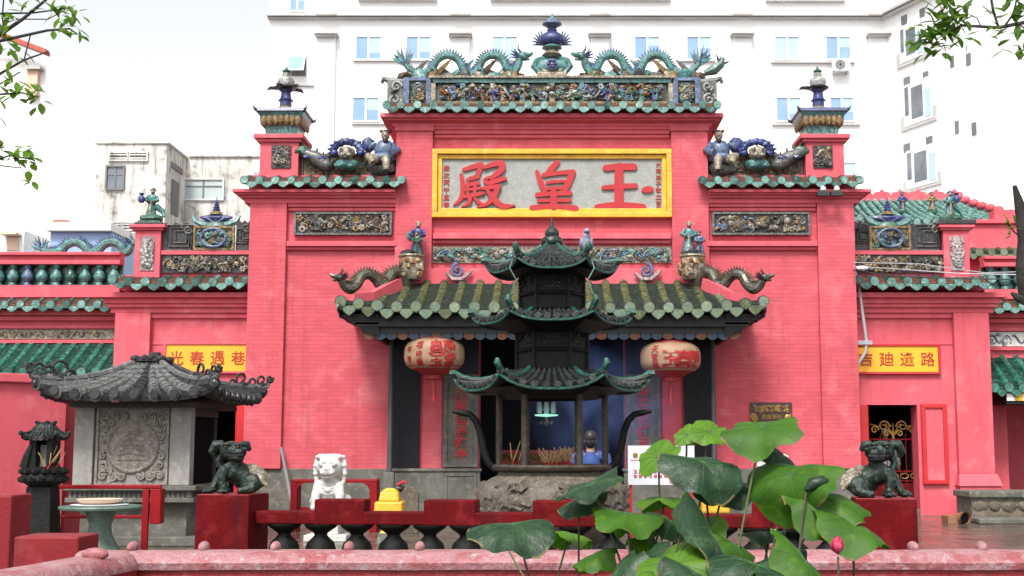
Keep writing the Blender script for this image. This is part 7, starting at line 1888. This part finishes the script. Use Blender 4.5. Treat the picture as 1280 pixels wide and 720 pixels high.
# ---- people
def person(x, y, h, z0, parts, lab, arm_pose=0, turn=0.0):
    c = V((x, y, z0)); P = lambda a, b, z: c + V((a, b, z)) * h
    t = thing("person", lab, "person", c)
    m = MB("skin")
    m.blob(P(0, 0, 0.935), (0.045 * h, 0.055 * h, 0.066 * h), 3); m.blob(P(0, -0.033, 0.925), (0.010 * h, 0.014 * h, 0.014 * h), 1); m.blob(P(0, -0.02, 0.885), (0.03 * h, 0.03 * h, 0.02 * h), 2); m.tube([P(0, 0.005, 0.90), P(0, 0.01, 0.80)], [0.032 * h, 0.036 * h], 10)
    for q in (-1, 1): m.blob(P(q * 0.045, 0, 0.93), (0.008 * h, 0.014 * h, 0.02 * h), 1)
    m.tube([P(0, 0.01, 0.82), P(0, 0.01, 0.70), P(0, 0.01, 0.60), P(0, 0.01, 0.50)], [0.06 * h, 0.095 * h, 0.08 * h, 0.09 * h], 12, flat=0.65)
    for q in (-1, 1):
        m.tube([P(q * 0.02, 0.01, 0.80), P(q * 0.11, 0.01, 0.80), P(q * 0.145, 0.0, 0.64), P(q * 0.14, -0.05 - 0.05 * arm_pose, 0.51 + 0.03 * arm_pose)], [0.04 * h, 0.036 * h, 0.027 * h, 0.018 * h], 10)
        hd = P(q * 0.14, -0.055 - 0.05 * arm_pose, 0.485 + 0.03 * arm_pose); m.blob(hd, (0.012 * h, 0.020 * h, 0.026 * h), 2)
        for k in range(4): m.tube([hd + V((0, (-0.014 + 0.009 * k) * h, -0.012 * h)), hd + V((-q * 0.003 * h, (-0.016 + 0.009 * k) * h, -0.032 * h)), hd + V((-q * 0.010 * h, (-0.016 + 0.009 * k) * h, -(0.046 - 0.003 * abs(k - 1)) * h))], [0.005 * h, 0.0048 * h, 0.004 * h], 6)
        m.tube([hd + V((0, -0.014 * h, 0.008 * h)), hd + V((-q * 0.006 * h, -0.028 * h, -0.008 * h)), hd + V((-q * 0.010 * h, -0.03 * h, -0.02 * h))], [0.006 * h, 0.0055 * h, 0.004 * h], 6)
        m.tube([P(q * 0.05, 0.01, 0.52), P(q * 0.055, 0.005, 0.28), P(q * 0.055, 0.015, 0.05)], [0.062 * h, 0.042 * h, 0.026 * h], 10); m.tube([P(q * 0.055, 0.025, 0.028), P(q * 0.06, -0.06, 0.018)], [0.027 * h, 0.02 * h], 8)
    obj("body", m, t, remesh=0.009)
    m = MB(parts[0]); m.tube([P(0, 0.01, 0.845), P(0, 0.01, 0.79), P(0, 0.01, 0.70), P(0, 0.01, 0.6), P(0, 0.01, 0.46)], [0.05 * h, 0.11 * h, 0.115 * h, 0.10 * h, 0.115 * h], 18, cap=False, flat=0.68)
    for q in (-1, 1): m.tube([P(q * 0.05, 0.01, 0.805), P(q * 0.115, 0.01, 0.80), P(q * 0.142, 0.004, 0.68)] + ([P(q * 0.145, -0.045, 0.53)] if parts[3] else []), [0.05 * h, 0.046 * h, 0.040 * h] + ([0.032 * h] if parts[3] else []), 10, cap=False)
    obj("shirt", m, t, smooth=60)
    m = MB(parts[1])
    for q in (-1, 1): m.tube([P(q * 0.045, 0.012, 0.53), P(q * 0.055, 0.005, 0.3), P(q * 0.057, 0.012, 0.06)], [0.075 * h, 0.056 * h, 0.044 * h], 12, cap=False); m.tube([P(q * 0.055, 0.03, 0.026), P(q * 0.06, -0.075, 0.02)], [0.032 * h, 0.026 * h], 8)
    obj("trousers", m, t, smooth=60)
    m = MB(parts[2]).blob(P(0, 0.012, 0.952), (0.052 * h, 0.055 * h, 0.060 * h), 3); m.blob(P(0, 0.03, 0.92), (0.047 * h, 0.035 * h, 0.055 * h), 2)
    obj("hair", m, t, smooth=60)
    for q in (-1, 1): obj("eye", MB("hair_black").blob(P(q * 0.018, -0.051, 0.938), 0.0055 * h, 1), t, smooth=60)
    obj("mouth", MB("print_red").blob(P(0, -0.05, 0.898), (0.014 * h, 0.006 * h, 0.004 * h), 1), t, smooth=60)
    t.rotation_euler.z = turn
    t.rotation_euler.z = turn
person(X_(1109, 28.6, 560), 28.7, 1.72, 0.12, ("cloth_pale", "cloth_dark", "hair_white", True), "white-haired person in a loose pale blue shirt standing behind the gilt grille door")
obj("passage_step", MB("grey_stone").box(X_(1087, 28.1, 560) + 0.02, X_(1146, 28.1, 560), 27.65, 30.2, 0.003, 0.12), bpy.data.objects["side_gateway.001"], smooth=0)
person(X_(738, 16.6, 560), 16.6, 1.66, 0.0, ("cloth_blue", "cloth_dark", "hair_black", False), "person in a short-sleeved blue shirt standing behind the incense burner", 1, PI)

# ---- incense smoke
m = MB(); m.mats = []
sm = bpy.data.materials.new("incense_smoke"); sm.use_nodes = True; nt = sm.node_tree
nt.nodes.remove(nt.nodes["Principled BSDF"]); pv = nt.nodes.new("ShaderNodeVolumePrincipled"); nt.links.new(pv.outputs[0], nt.nodes["Material Output"].inputs["Volume"])
pv.inputs["Color"].default_value = (0.26, 0.38, 0.92, 1); pv.inputs["Anisotropy"].default_value = 0.2
tcx = nt.nodes.new("ShaderNodeTexCoord"); nz = nt.nodes.new("ShaderNodeTexNoise"); nz.inputs["Scale"].default_value = 1.5; nz.inputs["Detail"].default_value = 5; nz.inputs["Distortion"].default_value = 1.2
mp_ = nt.nodes.new("ShaderNodeMapping"); mp_.inputs["Scale"].default_value = (1, 1, 0.55); nt.links.new(tcx.outputs["Object"], mp_.inputs[0]); nt.links.new(mp_.outputs[0], nz.inputs["Vector"])
mr = nt.nodes.new("ShaderNodeMapRange"); mr.inputs[1].default_value = 0.47; mr.inputs[2].default_value = 0.70; mr.inputs[3].default_value = 0.0; mr.inputs[4].default_value = 0.85; nt.links.new(nz.outputs[0], mr.inputs[0]); vs_ = nt.nodes.new('ShaderNodeVectorMath'); vs_.operation = 'DISTANCE'; vs_.inputs[1].default_value = (0.5, 0.5, 0.5); nt.links.new(tcx.outputs['Generated'], vs_.inputs[0])
fo = nt.nodes.new('ShaderNodeMapRange'); fo.inputs[1].default_value = 0.46; fo.inputs[2].default_value = 0.12; nt.links.new(vs_.outputs['Value'], fo.inputs[0])
mu_ = nt.nodes.new('ShaderNodeMath'); mu_.operation = 'MULTIPLY'; nt.links.new(mr.outputs[0], mu_.inputs[0]); nt.links.new(fo.outputs[0], mu_.inputs[1]); nt.links.new(mu_.outputs[0], pv.inputs['Density'])
MATS["incense_smoke"] = sm
m = MB("incense_smoke"); m.blob((0.95, 24.2, 2.25), (1.75, 1.3, 1.6), 3, None, 0.2, 1.5)
o = struct(obj("incense_smoke", m, smooth=60), "stuff"); o["label"] = "blue incense smoke drifting between the burner and the porch"
# ================================================================ lotus in the pond
rng = random.Random(31)
lot = thing("lotus_plant", "large green lotus clump with broad wavy leaves and a pink bud before the balustrade", "lotus", (1.0, 4.8, 0.42))
def lotus_leaf(c, n, r, mt, mu, heading=0.0, fold=0.0, droop=0.25, wave=0.08, seed=0, asp=1.0):
    c = V(c); n = V(n).normalized(); rs = random.Random(seed)
    u = V((1, 0, 0)); u = (u - n * u.dot(n)).normalized(); v = n.cross(u)
    ch, sh = math.cos(heading), math.sin(heading); u, v = u * ch + v * sh, v * ch - u * sh
    ph = [rs.uniform(0, 6) for _ in range(4)]
    NR, NT = 7, 44; pts = []
    TL = [0, .2, .4, .58, .74, .87, .965, 1.0]
    for j in range(NR + 1):
        t = TL[j]
        for i in range(NT):
            th = 2 * PI * i / NT
            rr = r * t * (1 + 0.08 * math.sin(3 * th + ph[0]) * t + 0.05 * math.sin(5 * th + ph[1]) * t * t + 0.02 * math.sin(13 * th + ph[2]) * t ** 4)
            if abs(th - 0.02) < 0.2 or abs(th - 2 * PI) < 0.16: rr *= 1 - 0.10 * t
            a, b = rr * math.cos(th) * asp, rr * math.sin(th)
            z = 0.10 * r * (1 - t) ** 2 * -1 - droop * r * t * t + 1.4 * wave * r * t * t * math.sin(4 * th + ph[2]) + 0.7 * wave * r * t ** 3 * math.sin(7 * th + ph[3]) + 0.25 * wave * r * t ** 6 * math.sin(17 * th + ph[0]) + 0.006 * r * t * math.cos(20 * th)
            if fold:
                an = fold * min(1, abs(b) / r * 1.2); z += -abs(b) * math.sin(an); b = b * math.cos(an)
            pts.append(c + u * a + v * b + n * z)
    th_ = 0.0018
    m = MB(mt); fs = []
    for j in range(NR):
        for i in range(NT):
            k = (i + 1) % NT; fs.append([j * NT + i, j * NT + k, (j + 1) * NT + k, (j + 1) * NT + i])
    dry = {}
    for i, f in enumerate(fs):
        o_ring = i >= (NR - 1) * NT; th = 2 * PI * (i % NT) / NT
        dry[i] = o_ring and math.sin(3 * th + ph[1]) + 0.8 * math.sin(8 * th + ph[0]) > 0.75
    m.add(pts, [f for i, f in enumerate(fs) if not dry[i]])
    m.use("leaf_dry"); b0 = len(m.v) - len(pts)
    for i, f in enumerate(fs):
        if dry[i]: m.f.append([q + b0 for q in f]); m.mi.append(m.cur)
    nv = [V((0, 0, 0)) for _ in pts]
    for f in fs:
        fn = (pts[f[2]] - pts[f[0]]).cross(pts[f[3]] - pts[f[1]])
        if fn.dot(n) < 0: fn = -fn
        for i in f: nv[i] += fn
    nv = [q.normalized() if q.length > 1e-12 else n for q in nv]
    for i in range(NT): nv[i] = n
    m.use(mu); m.add([p - q * th_ for p, q in zip(pts, nv)], [f[::-1] for f in fs])
    m.use("leaf_vein")
    for i in range(0, NT, 4):
        ln = [pts[j * NT + i] + nv[j * NT + i] * 0.0006 for j in range(NR)]
        m.tube(ln, [0.0012 * (1 - 0.8 * j / NR) for j in range(NR)], 4, cap=False); m.tube([p - nv[j * NT + i] * (th_ + 0.0012) for j, p in enumerate(ln)], [0.0028 * (1 - 0.8 * j / NR) for j in range(NR)], 4, cap=False)
    me = obj("leaf", m, lot, smooth=180)
    return c - n * 0.1 * r
def stem(top, base, rad=0.0055, mt="lotus_stem", bend=0.1, seed=0):
    rs = random.Random(seed); top, base = V(top), V(base); pts = []
    d = V((rs.uniform(-1, 1), rs.uniform(-0.5, 0.5), 0)) * bend
    for i in range(11):
        t = i / 10; pts.append(base.lerp(top, t) + d * math.sin(PI * t) + V((0, 0, 0)))
    obj("stem", MB(mt).tube(pts, [rad * (1.15 - 0.4 * i / 10) for i in range(11)], 7), lot, smooth=60)
T, U_, G_ = "leaf_top", "leaf_under", "leaf_young"
leaves = [ # px, py, Y, radius, normal, top, under, heading, fold, droop, wave, aspect
    (642, 650, 5.2, .195, (-.10, -.13, .98), T, U_, .1, .45, .22, .08, 1.0), (713, 664, 5.4, .115, (.20, .18, .95), U_, U_, .4, .2, .35, .12, 1.0),
    (737, 602, 5.0, .150, (-.36, -.18, .90), T, U_, .3, .15, .10, .07, 1.05), (724, 622, 5.15, .12, (-.34, -.10, .93), T, U_, .2, .4, .2, .06, 1.0),
    (785, 638, 4.9, .150, (.12, -.10, .98), G_, U_, .0, .35, .2, .08, 1.05), (790, 652, 5.1, .10, (.2, .15, .97), U_, U_, .4, .1, .35, .14, 1.0),
    (880, 574, 4.7, .155, (.12, -.50, .85), T, U_, .1, .55, .22, .10, 1.1), (907, 600, 4.85, .150, (.05, -.28, .96), T, U_, .0, .3, .2, .05, 1.05),
    (822, 569, 5.0, .095, (-.50, -.55, .6), U_, G_, -.5, .1, .1, .06, 1.1), (886, 538, 4.95, .086, (.08, -.62, .78), U_, G_, .0, .1, .10, .07, 1.0),
    (858, 542, 5.0, .060, (-.3, -.65, .6), U_, G_, .3, .2, .1, .08, 1.0), (952, 530, 4.7, .160, (-.22, -.42, .88), G_, U_, -.30, .50, .05, .06, 1.0),
    (982, 568, 4.8, .10, (.55, -.30, .75), T, U_, -.5, .4, .3, .05, 1.1), (985, 590, 4.6, .185, (-.52, -.50, .66), G_, U_, -.62, .75, .12, .08, 1.20),
    (1035, 618, 4.55, .165, (.15, -.52, .84), G_, U_, -.4, .45, .22, .09, 1.05), (1066, 648, 4.5, .160, (.42, -.20, .88), G_, U_, -.35, .55, .15, .07, 1.05),
    (832, 619, 5.1, .13, (.05, .12, .98), U_, U_, .0, .1, .35, .09, 1.0), (893, 662, 4.6, .165, (.85, -.12, .45), T, U_, -.6, .5, .2, .08, 1.05),
    (878, 668, 4.8, .11, (-.65, -.50, .5), U_, T, .5, .2, .15, .08, 1.0), (845, 702, 4.5, .16, (-.25, -.65, .7), U_, T, .1, .3, .25, .10, 1.0),
    (768, 712, 4.6, .14, (-.65, -.25, .7), T, U_, .6, .6, .15, .08, 1.0), (945, 700, 4.4, .17, (.25, -.12, .95), T, U_, -.3, .7, .25, .08, 1.1),
    (955, 664, 4.9, .10, (.0, -.12, .99), T, U_, .0, .2, .15, .06, 1.0), (1008, 698, 4.4, .125, (.60, -.40, .66), G_, U_, -.7, .6, .15, .08, 1.25),
    (912, 700, 5.0, .055, (-.2, -.7, .6), U_, U_, .4, .1, .2, .06, 1.0), (805, 698, 4.75, .12, (-.5, -.5, .6), T, U_, .2, .4, .2, .09, 1.0), (985, 718, 4.35, .13, (.2, -.2, .95), T, U_, .2, .4, .2, .07, 1.0), (838, 648, 4.95, .10, (.5, -.2, .8), T, U_, .2, .5, .2, .07, 1.0),
    (742, 690, 5.0, .10, (-.4, -.1, .9), G_, U_, .3, .5, .3, .1, 1.0), (815, 676, 5.0, .11, (.3, .15, .9), U_, U_, .2, .4, .3, .1, 1.0), (868, 712, 4.3, .12, (.5, -.3, .8), T, U_, -.3, .6, .3, .1, 1.0),
    (918, 676, 4.7, .12, (.5, -.1, .85), G_, U_, .5, .7, .3, .1, 1.1), (975, 690, 4.7, .11, (-.3, .1, .95), T, U_, .2, .6, .3, .1, 1.0), (790, 722, 4.3, .12, (-.2, -.4, .9), U_, T, .2, .4, .3, .1, 1.0)]
for i, (px, py, Y, r, n, mt, mu, hd, fo, dr, wv, asp) in enumerate(leaves):
    c = W(px, py, Y)
    ct = lotus_leaf(c, n, r * 0.90, mt, mu, hd, fo, dr, wv, i, asp)
    b = V((0.55 + 0.42 * (c.x - 0.6) + rng.uniform(-0.15, 0.15), Y + rng.uniform(-0.15, 0.35), 0.40))
    if px < 720: b.x = c.x + rng.uniform(-0.02, 0.12)
    stem(ct, b, 0.0052, "lotus_stem" if i % 3 else "old_stem", 0.10, i)
for i in range(16):      # dry and leafless stems of the clump
    b = V((rng.uniform(0.05, 1.1), rng.uniform(4.4, 5.3), 0.40)); tp = b + V((rng.uniform(-0.35, 0.45), rng.uniform(-0.1, 0.1), rng.uniform(0.45, 0.85)))
    stem(tp, b, 0.0045, "old_stem" if i % 2 else "lotus_stem", 0.08, 50 + i)
c = W(1022, 606, 4.5)
m = MB("leaf_top").tube([c + V((-0.045, 0, -0.02)), c + V((-0.02, 0, 0.0)), c + V((0.02, 0, 0.012)), c + V((0.045, 0, 0.01))], [0.006, 0.024, 0.022, 0.004], 10); obj("rolled_leaf", m, lot, smooth=60); stem(c + V((-0.04, 0, -0.02)), V((0.95, 4.6, 0.4)), 0.005, "old_stem", 0.12, 90)
c = W(1047, 684, 4.25)
m = MB("pink_petal")
for k in range(11):
    an = k * 2 * PI / 11 + (0.3 if k % 2 else 0); rr = (0.017, 0.011, 0.022)[k % 3]; hh = (0.030, 0.036, 0.022)[k % 3]
    d = V((math.cos(an), math.sin(an), 0)); sd_ = V((-d.y, d.x, 0)); vs = []
    for (u, z_, w_) in ((0.15, -0.022, 0.003), (0.9, -0.010, 0.010), (1.15, 0.006, 0.013), (1.0, hh * 0.7, 0.009), (0.75, hh, 0.001)):
        q_ = c + d * rr * u + V((0, 0, z_)); vs += [q_ - sd_ * w_ - d * 0.003, q_, q_ + sd_ * w_ - d * 0.003]
    m.add(vs, [[3 * a_ + b_, 3 * a_ + b_ + 1, 3 * a_ + b_ + 4, 3 * a_ + b_ + 3] for a_ in range(4) for b_ in range(2)])
m.blob(c + V((0, 0, 0.002)), (0.012, 0.012, 0.026), 2)
obj("flower_bud", m, lot, smooth=60); stem(c + V((0, 0, -0.03)), V((1.0, 4.3, 0.4)), 0.005, "old_stem", 0.02, 91)

# ================================================================ branches reaching into the frame
def tree(name, lab, trunk, limbs, leafpts, lm, seed, L=0.11, wd=0.032, bark="bark", shade_crown=()):
    t = thing(name, lab, "tree", trunk[0])
    rs = random.Random(seed)
    m = MB(bark); m.tube(trunk, [0.14 - 0.08 * i / max(1, len(trunk) - 1) for i in range(len(trunk))], 12)
    obj("trunk", m, t, smooth=60)
    m = MB(bark)
    for pts, r0, r1 in limbs: m.tube(pts, [(r0 * 0.6 + (r1 - r0 * 0.6) * (i / (len(pts) - 1)) ** 0.6) for i in range(len(pts))], 7)
    obj("branches", m, t, smooth=60)
    m = MB(lm)
    for p, n, sp in leafpts:
        for k in range(int(n * 2.3)):
            b = V(p) + V((rs.uniform(-1, 1), rs.uniform(-1, 1), rs.uniform(-1, 1))) * sp
            d = V((rs.uniform(-1, 1), rs.uniform(-0.8, 0.5), rs.uniform(-0.7, 0.9)))
            leaf_card(m, b, d, (rs.uniform(-0.4, 0.4), -0.4, 1), L * rs.uniform(0.6, 1.2), wd * rs.uniform(0.8, 1.3))
    for p in shade_crown:      # leaves over the pond, above the picture, added to shade the foreground
        for k in range(12):
            leaf_card(m, V(p) + V((rs.uniform(-1, 1), rs.uniform(-1, 1), rs.uniform(-1, 1))) * 0.5, (rs.uniform(-1, 1), rs.uniform(-1, 1), rs.uniform(-0.6, 0.5)), (0, 0, 1), 0.24 * rs.uniform(0.7, 1.2), 0.075)
    ob = obj("leaves", m, t, smooth=180)
    return t
Yt = 7.0
w = lambda x, y, Y=Yt: W(x, y, Y)
q = lambda x, y, Y=Yt: W(x / 2.88, y / 2.88, Y)
o0 = w(-210, 120)
trunk = [V((o0.x, Yt + 0.3, 0)), V((o0.x + 0.05, Yt + 0.25, 1.2)), V((o0.x - 0.04, Yt + 0.1, 2.4)), V((o0.x + 0.1, Yt, 3.2)), V((o0.x, Yt, 4.6))]
limbs = [([w(-200, 150), w(-90, 90), w(0, 43), w(28, 24), w(57, 0), w(75, -30)], .035, .006), ([w(-200, 90), w(-90, 60), w(0, 51), w(59, 38), w(87, 36), w(97, 43)], .03, .004), ([w(-205, 170), w(-90, 130), w(0, 92), w(30, 75), w(61, 64)], .03, .004),
    ([w(30, 75), w(38, 44)], .007, .004), ([w(-100, 140), w(0, 105), w(25, 90)], .012, .004), ([w(-120, 130), w(0, 118), w(28, 116), w(47, 122)], .014, .004), ([w(-90, 40), w(0, 17), w(42, 16), w(87, 10)], .014, .004), ([w(5, 45), w(3, 20), w(6, -20)], .008, .004), ([w(20, 24), w(60, 24), w(82, 12)], .006, .003),
    ([w(-205, 300), w(-80, 230), w(0, 199), w(12, 194), w(24, 199)], .02, .003), ([w(-60, 222), w(0, 207), w(26, 210)], .01, .003), ([w(18, 196), w(28, 212), w(36, 222)], .004, .002)]
lp = [(q(20, 75), 3, .06), (q(10, 105), 3, .06), (q(65, 8), 4, .06), (q(235, 12), 4, .06), (q(180, 45), 3, .05), (q(225, 95), 5, .06), (q(75, 190), 2, .03), (q(30, 290), 3, .06), (q(20, 325), 4, .07), (q(85, 322), 5, .06), (q(120, 355), 5, .05), (q(5, 10), 4, .08), (q(5, 170), 3, .05), (q(15, 210), 2, .05), (q(260, 110), 4, .04), (q(270, 45), 2, .04), (q(40, 545), 5, .05), (q(85, 550), 6, .05), (q(108, 575), 3, .04), (q(118, 650), 2, .02), (q(0, 520), 3, .05), (w(-80, 60), 20, .4), (w(-120, 200), 20, .4), (w(-150, -40), 40, .6)]
cr = random.Random(12)
shade_crown = [(cr.uniform(-4.6, 0.2), cr.uniform(3.0, 8.2), cr.uniform(5.6, 8.6)) for _ in range(60)]
limbs += [([V((o0.x, Yt, 4.5)), V((-2.6, 6.0, 6.2)), V((-0.6, 5.0, 7.2))], .06, .012), ([V((o0.x, Yt, 4.3)), V((-3.6, 5.2, 6.4)), V((-3.0, 3.6, 7.6))], .06, .012)]
tree("flowering_tree", "thin bare-branched tree with sparse fresh leaves in front of the peach bay house", trunk, limbs, lp, "tree_leaf", 3, .085, .038, shade_crown=shade_crown)
g_ = lambda x, y, Y=Yt: W(700 + x / 2.207, y / 2.207, Y)
o1 = w(1480, 60)
trunk = [V((o1.x, Yt + 0.3, 0)), V((o1.x + 0.06, Yt + 0.3, 1.4)), V((o1.x - 0.05, Yt + 0.1, 2.8)), V((o1.x, Yt, 3.6)), V((o1.x - 0.1, Yt, 4.8))]
limbs = [([w(1470, 110), w(1380, 50), g_(1280, 62), g_(1210, 76), g_(1110, 70), g_(1060, 92), g_(1000, 102)], .035, .004), ([g_(1210, 76), g_(1195, 30), g_(1185, -30)], .012, .008), ([w(1400, -10), g_(1262, -10), g_(1250, 40), g_(1225, 74)], .014, .006), ([g_(1110, 70), g_(1080, 50), g_(1050, 30)], .006, .003), ([g_(1060, 92), g_(1040, 110), g_(1030, 130)], .005, .003), ([g_(1245, 45), g_(1270, 70), g_(1300, 90)], .008, .005), ([g_(1160, 70), g_(1150, 50), g_(1130, 40)], .006, .003)]
lp = [(g_(1000, 95), 6, .06), (g_(1030, 80), 6, .06), (g_(1060, 60), 7, .07), (g_(1040, 15), 8, .08), (g_(1085, 35), 5, .06), (g_(1020, 125), 6, .05), (g_(1055, 130), 4, .04), (g_(1095, 55), 4, .05), (g_(1190, 100), 3, .03), (g_(1195, 40), 3, .04), (g_(1265, 110), 5, .06), (g_(1275, 135), 4, .05), (g_(1130, 10), 3, .05), (g_(985, 115), 4, .04), (g_(1110, 100), 4, .04), (g_(1240, 10), 3, .05), (g_(1275, 30), 4, .05), (g_(1065, 100), 4, .05), (w(1400, 20), 30, .4), (w(1450, -60), 50, .6)]
shade_crown = [(cr.uniform(0.4, 4.8), cr.uniform(3.0, 8.2), cr.uniform(5.6, 8.6)) for _ in range(60)]
limbs += [([V((o1.x, Yt, 4.6)), V((2.4, 6.0, 6.3)), V((0.8, 5.0, 7.3))], .06, .012), ([V((o1.x, Yt, 4.4)), V((3.6, 5.2, 6.5)), V((2.8, 3.6, 7.6))], .06, .012)]
tree("leafy_tree", "leafy tree whose branch hangs in front of the hotel side wing", trunk, limbs, lp, "tree_leaf_dark", 9, .095, .042, shade_crown=shade_crown)
P = [w(1345, 560, 7.5), w(1330, 460, 7.5), w(1304, 405, 7.5), w(1284, 362, 7.5), w(1279, 335, 7.5), w(1283, 300, 7.5), w(1276, 262, 7.5), w(1268, 232, 7.5)]
t = thing("dead_trunk", "blackened broken trunk with a small green sprig beside the grille gateway", "tree", V((P[0].x, 7.5, 0)))
m = MB("dead_bark").tube([V((P[0].x + 0.05, 7.5, 0))] + P, [0.09, 0.08, 0.07, 0.06, 0.055, 0.045, 0.05, 0.035, 0.012], 9); m.tube([w(1284, 375, 7.5), w(1272, 372, 7.5), w(1264, 366, 7.5)], [0.04, 0.025, 0.008], 7); obj("trunk", m, t, smooth=50)
m = MB("tree_leaf")
for k in range(14):
    b = w(1262 + rng.uniform(-3, 10), 284 + rng.uniform(-10, 12), 7.45); leaf_card(m, b, (rng.uniform(-1, 0.4), -0.3, rng.uniform(-0.4, 0.8)), (0, -0.3, 1), 0.06, 0.02)
m.use("bark").tube([w(1280, 300, 7.5), w(1268, 290, 7.46), w(1258, 278, 7.45)], 0.005, 5); obj("leaves", m, t, smooth=180)
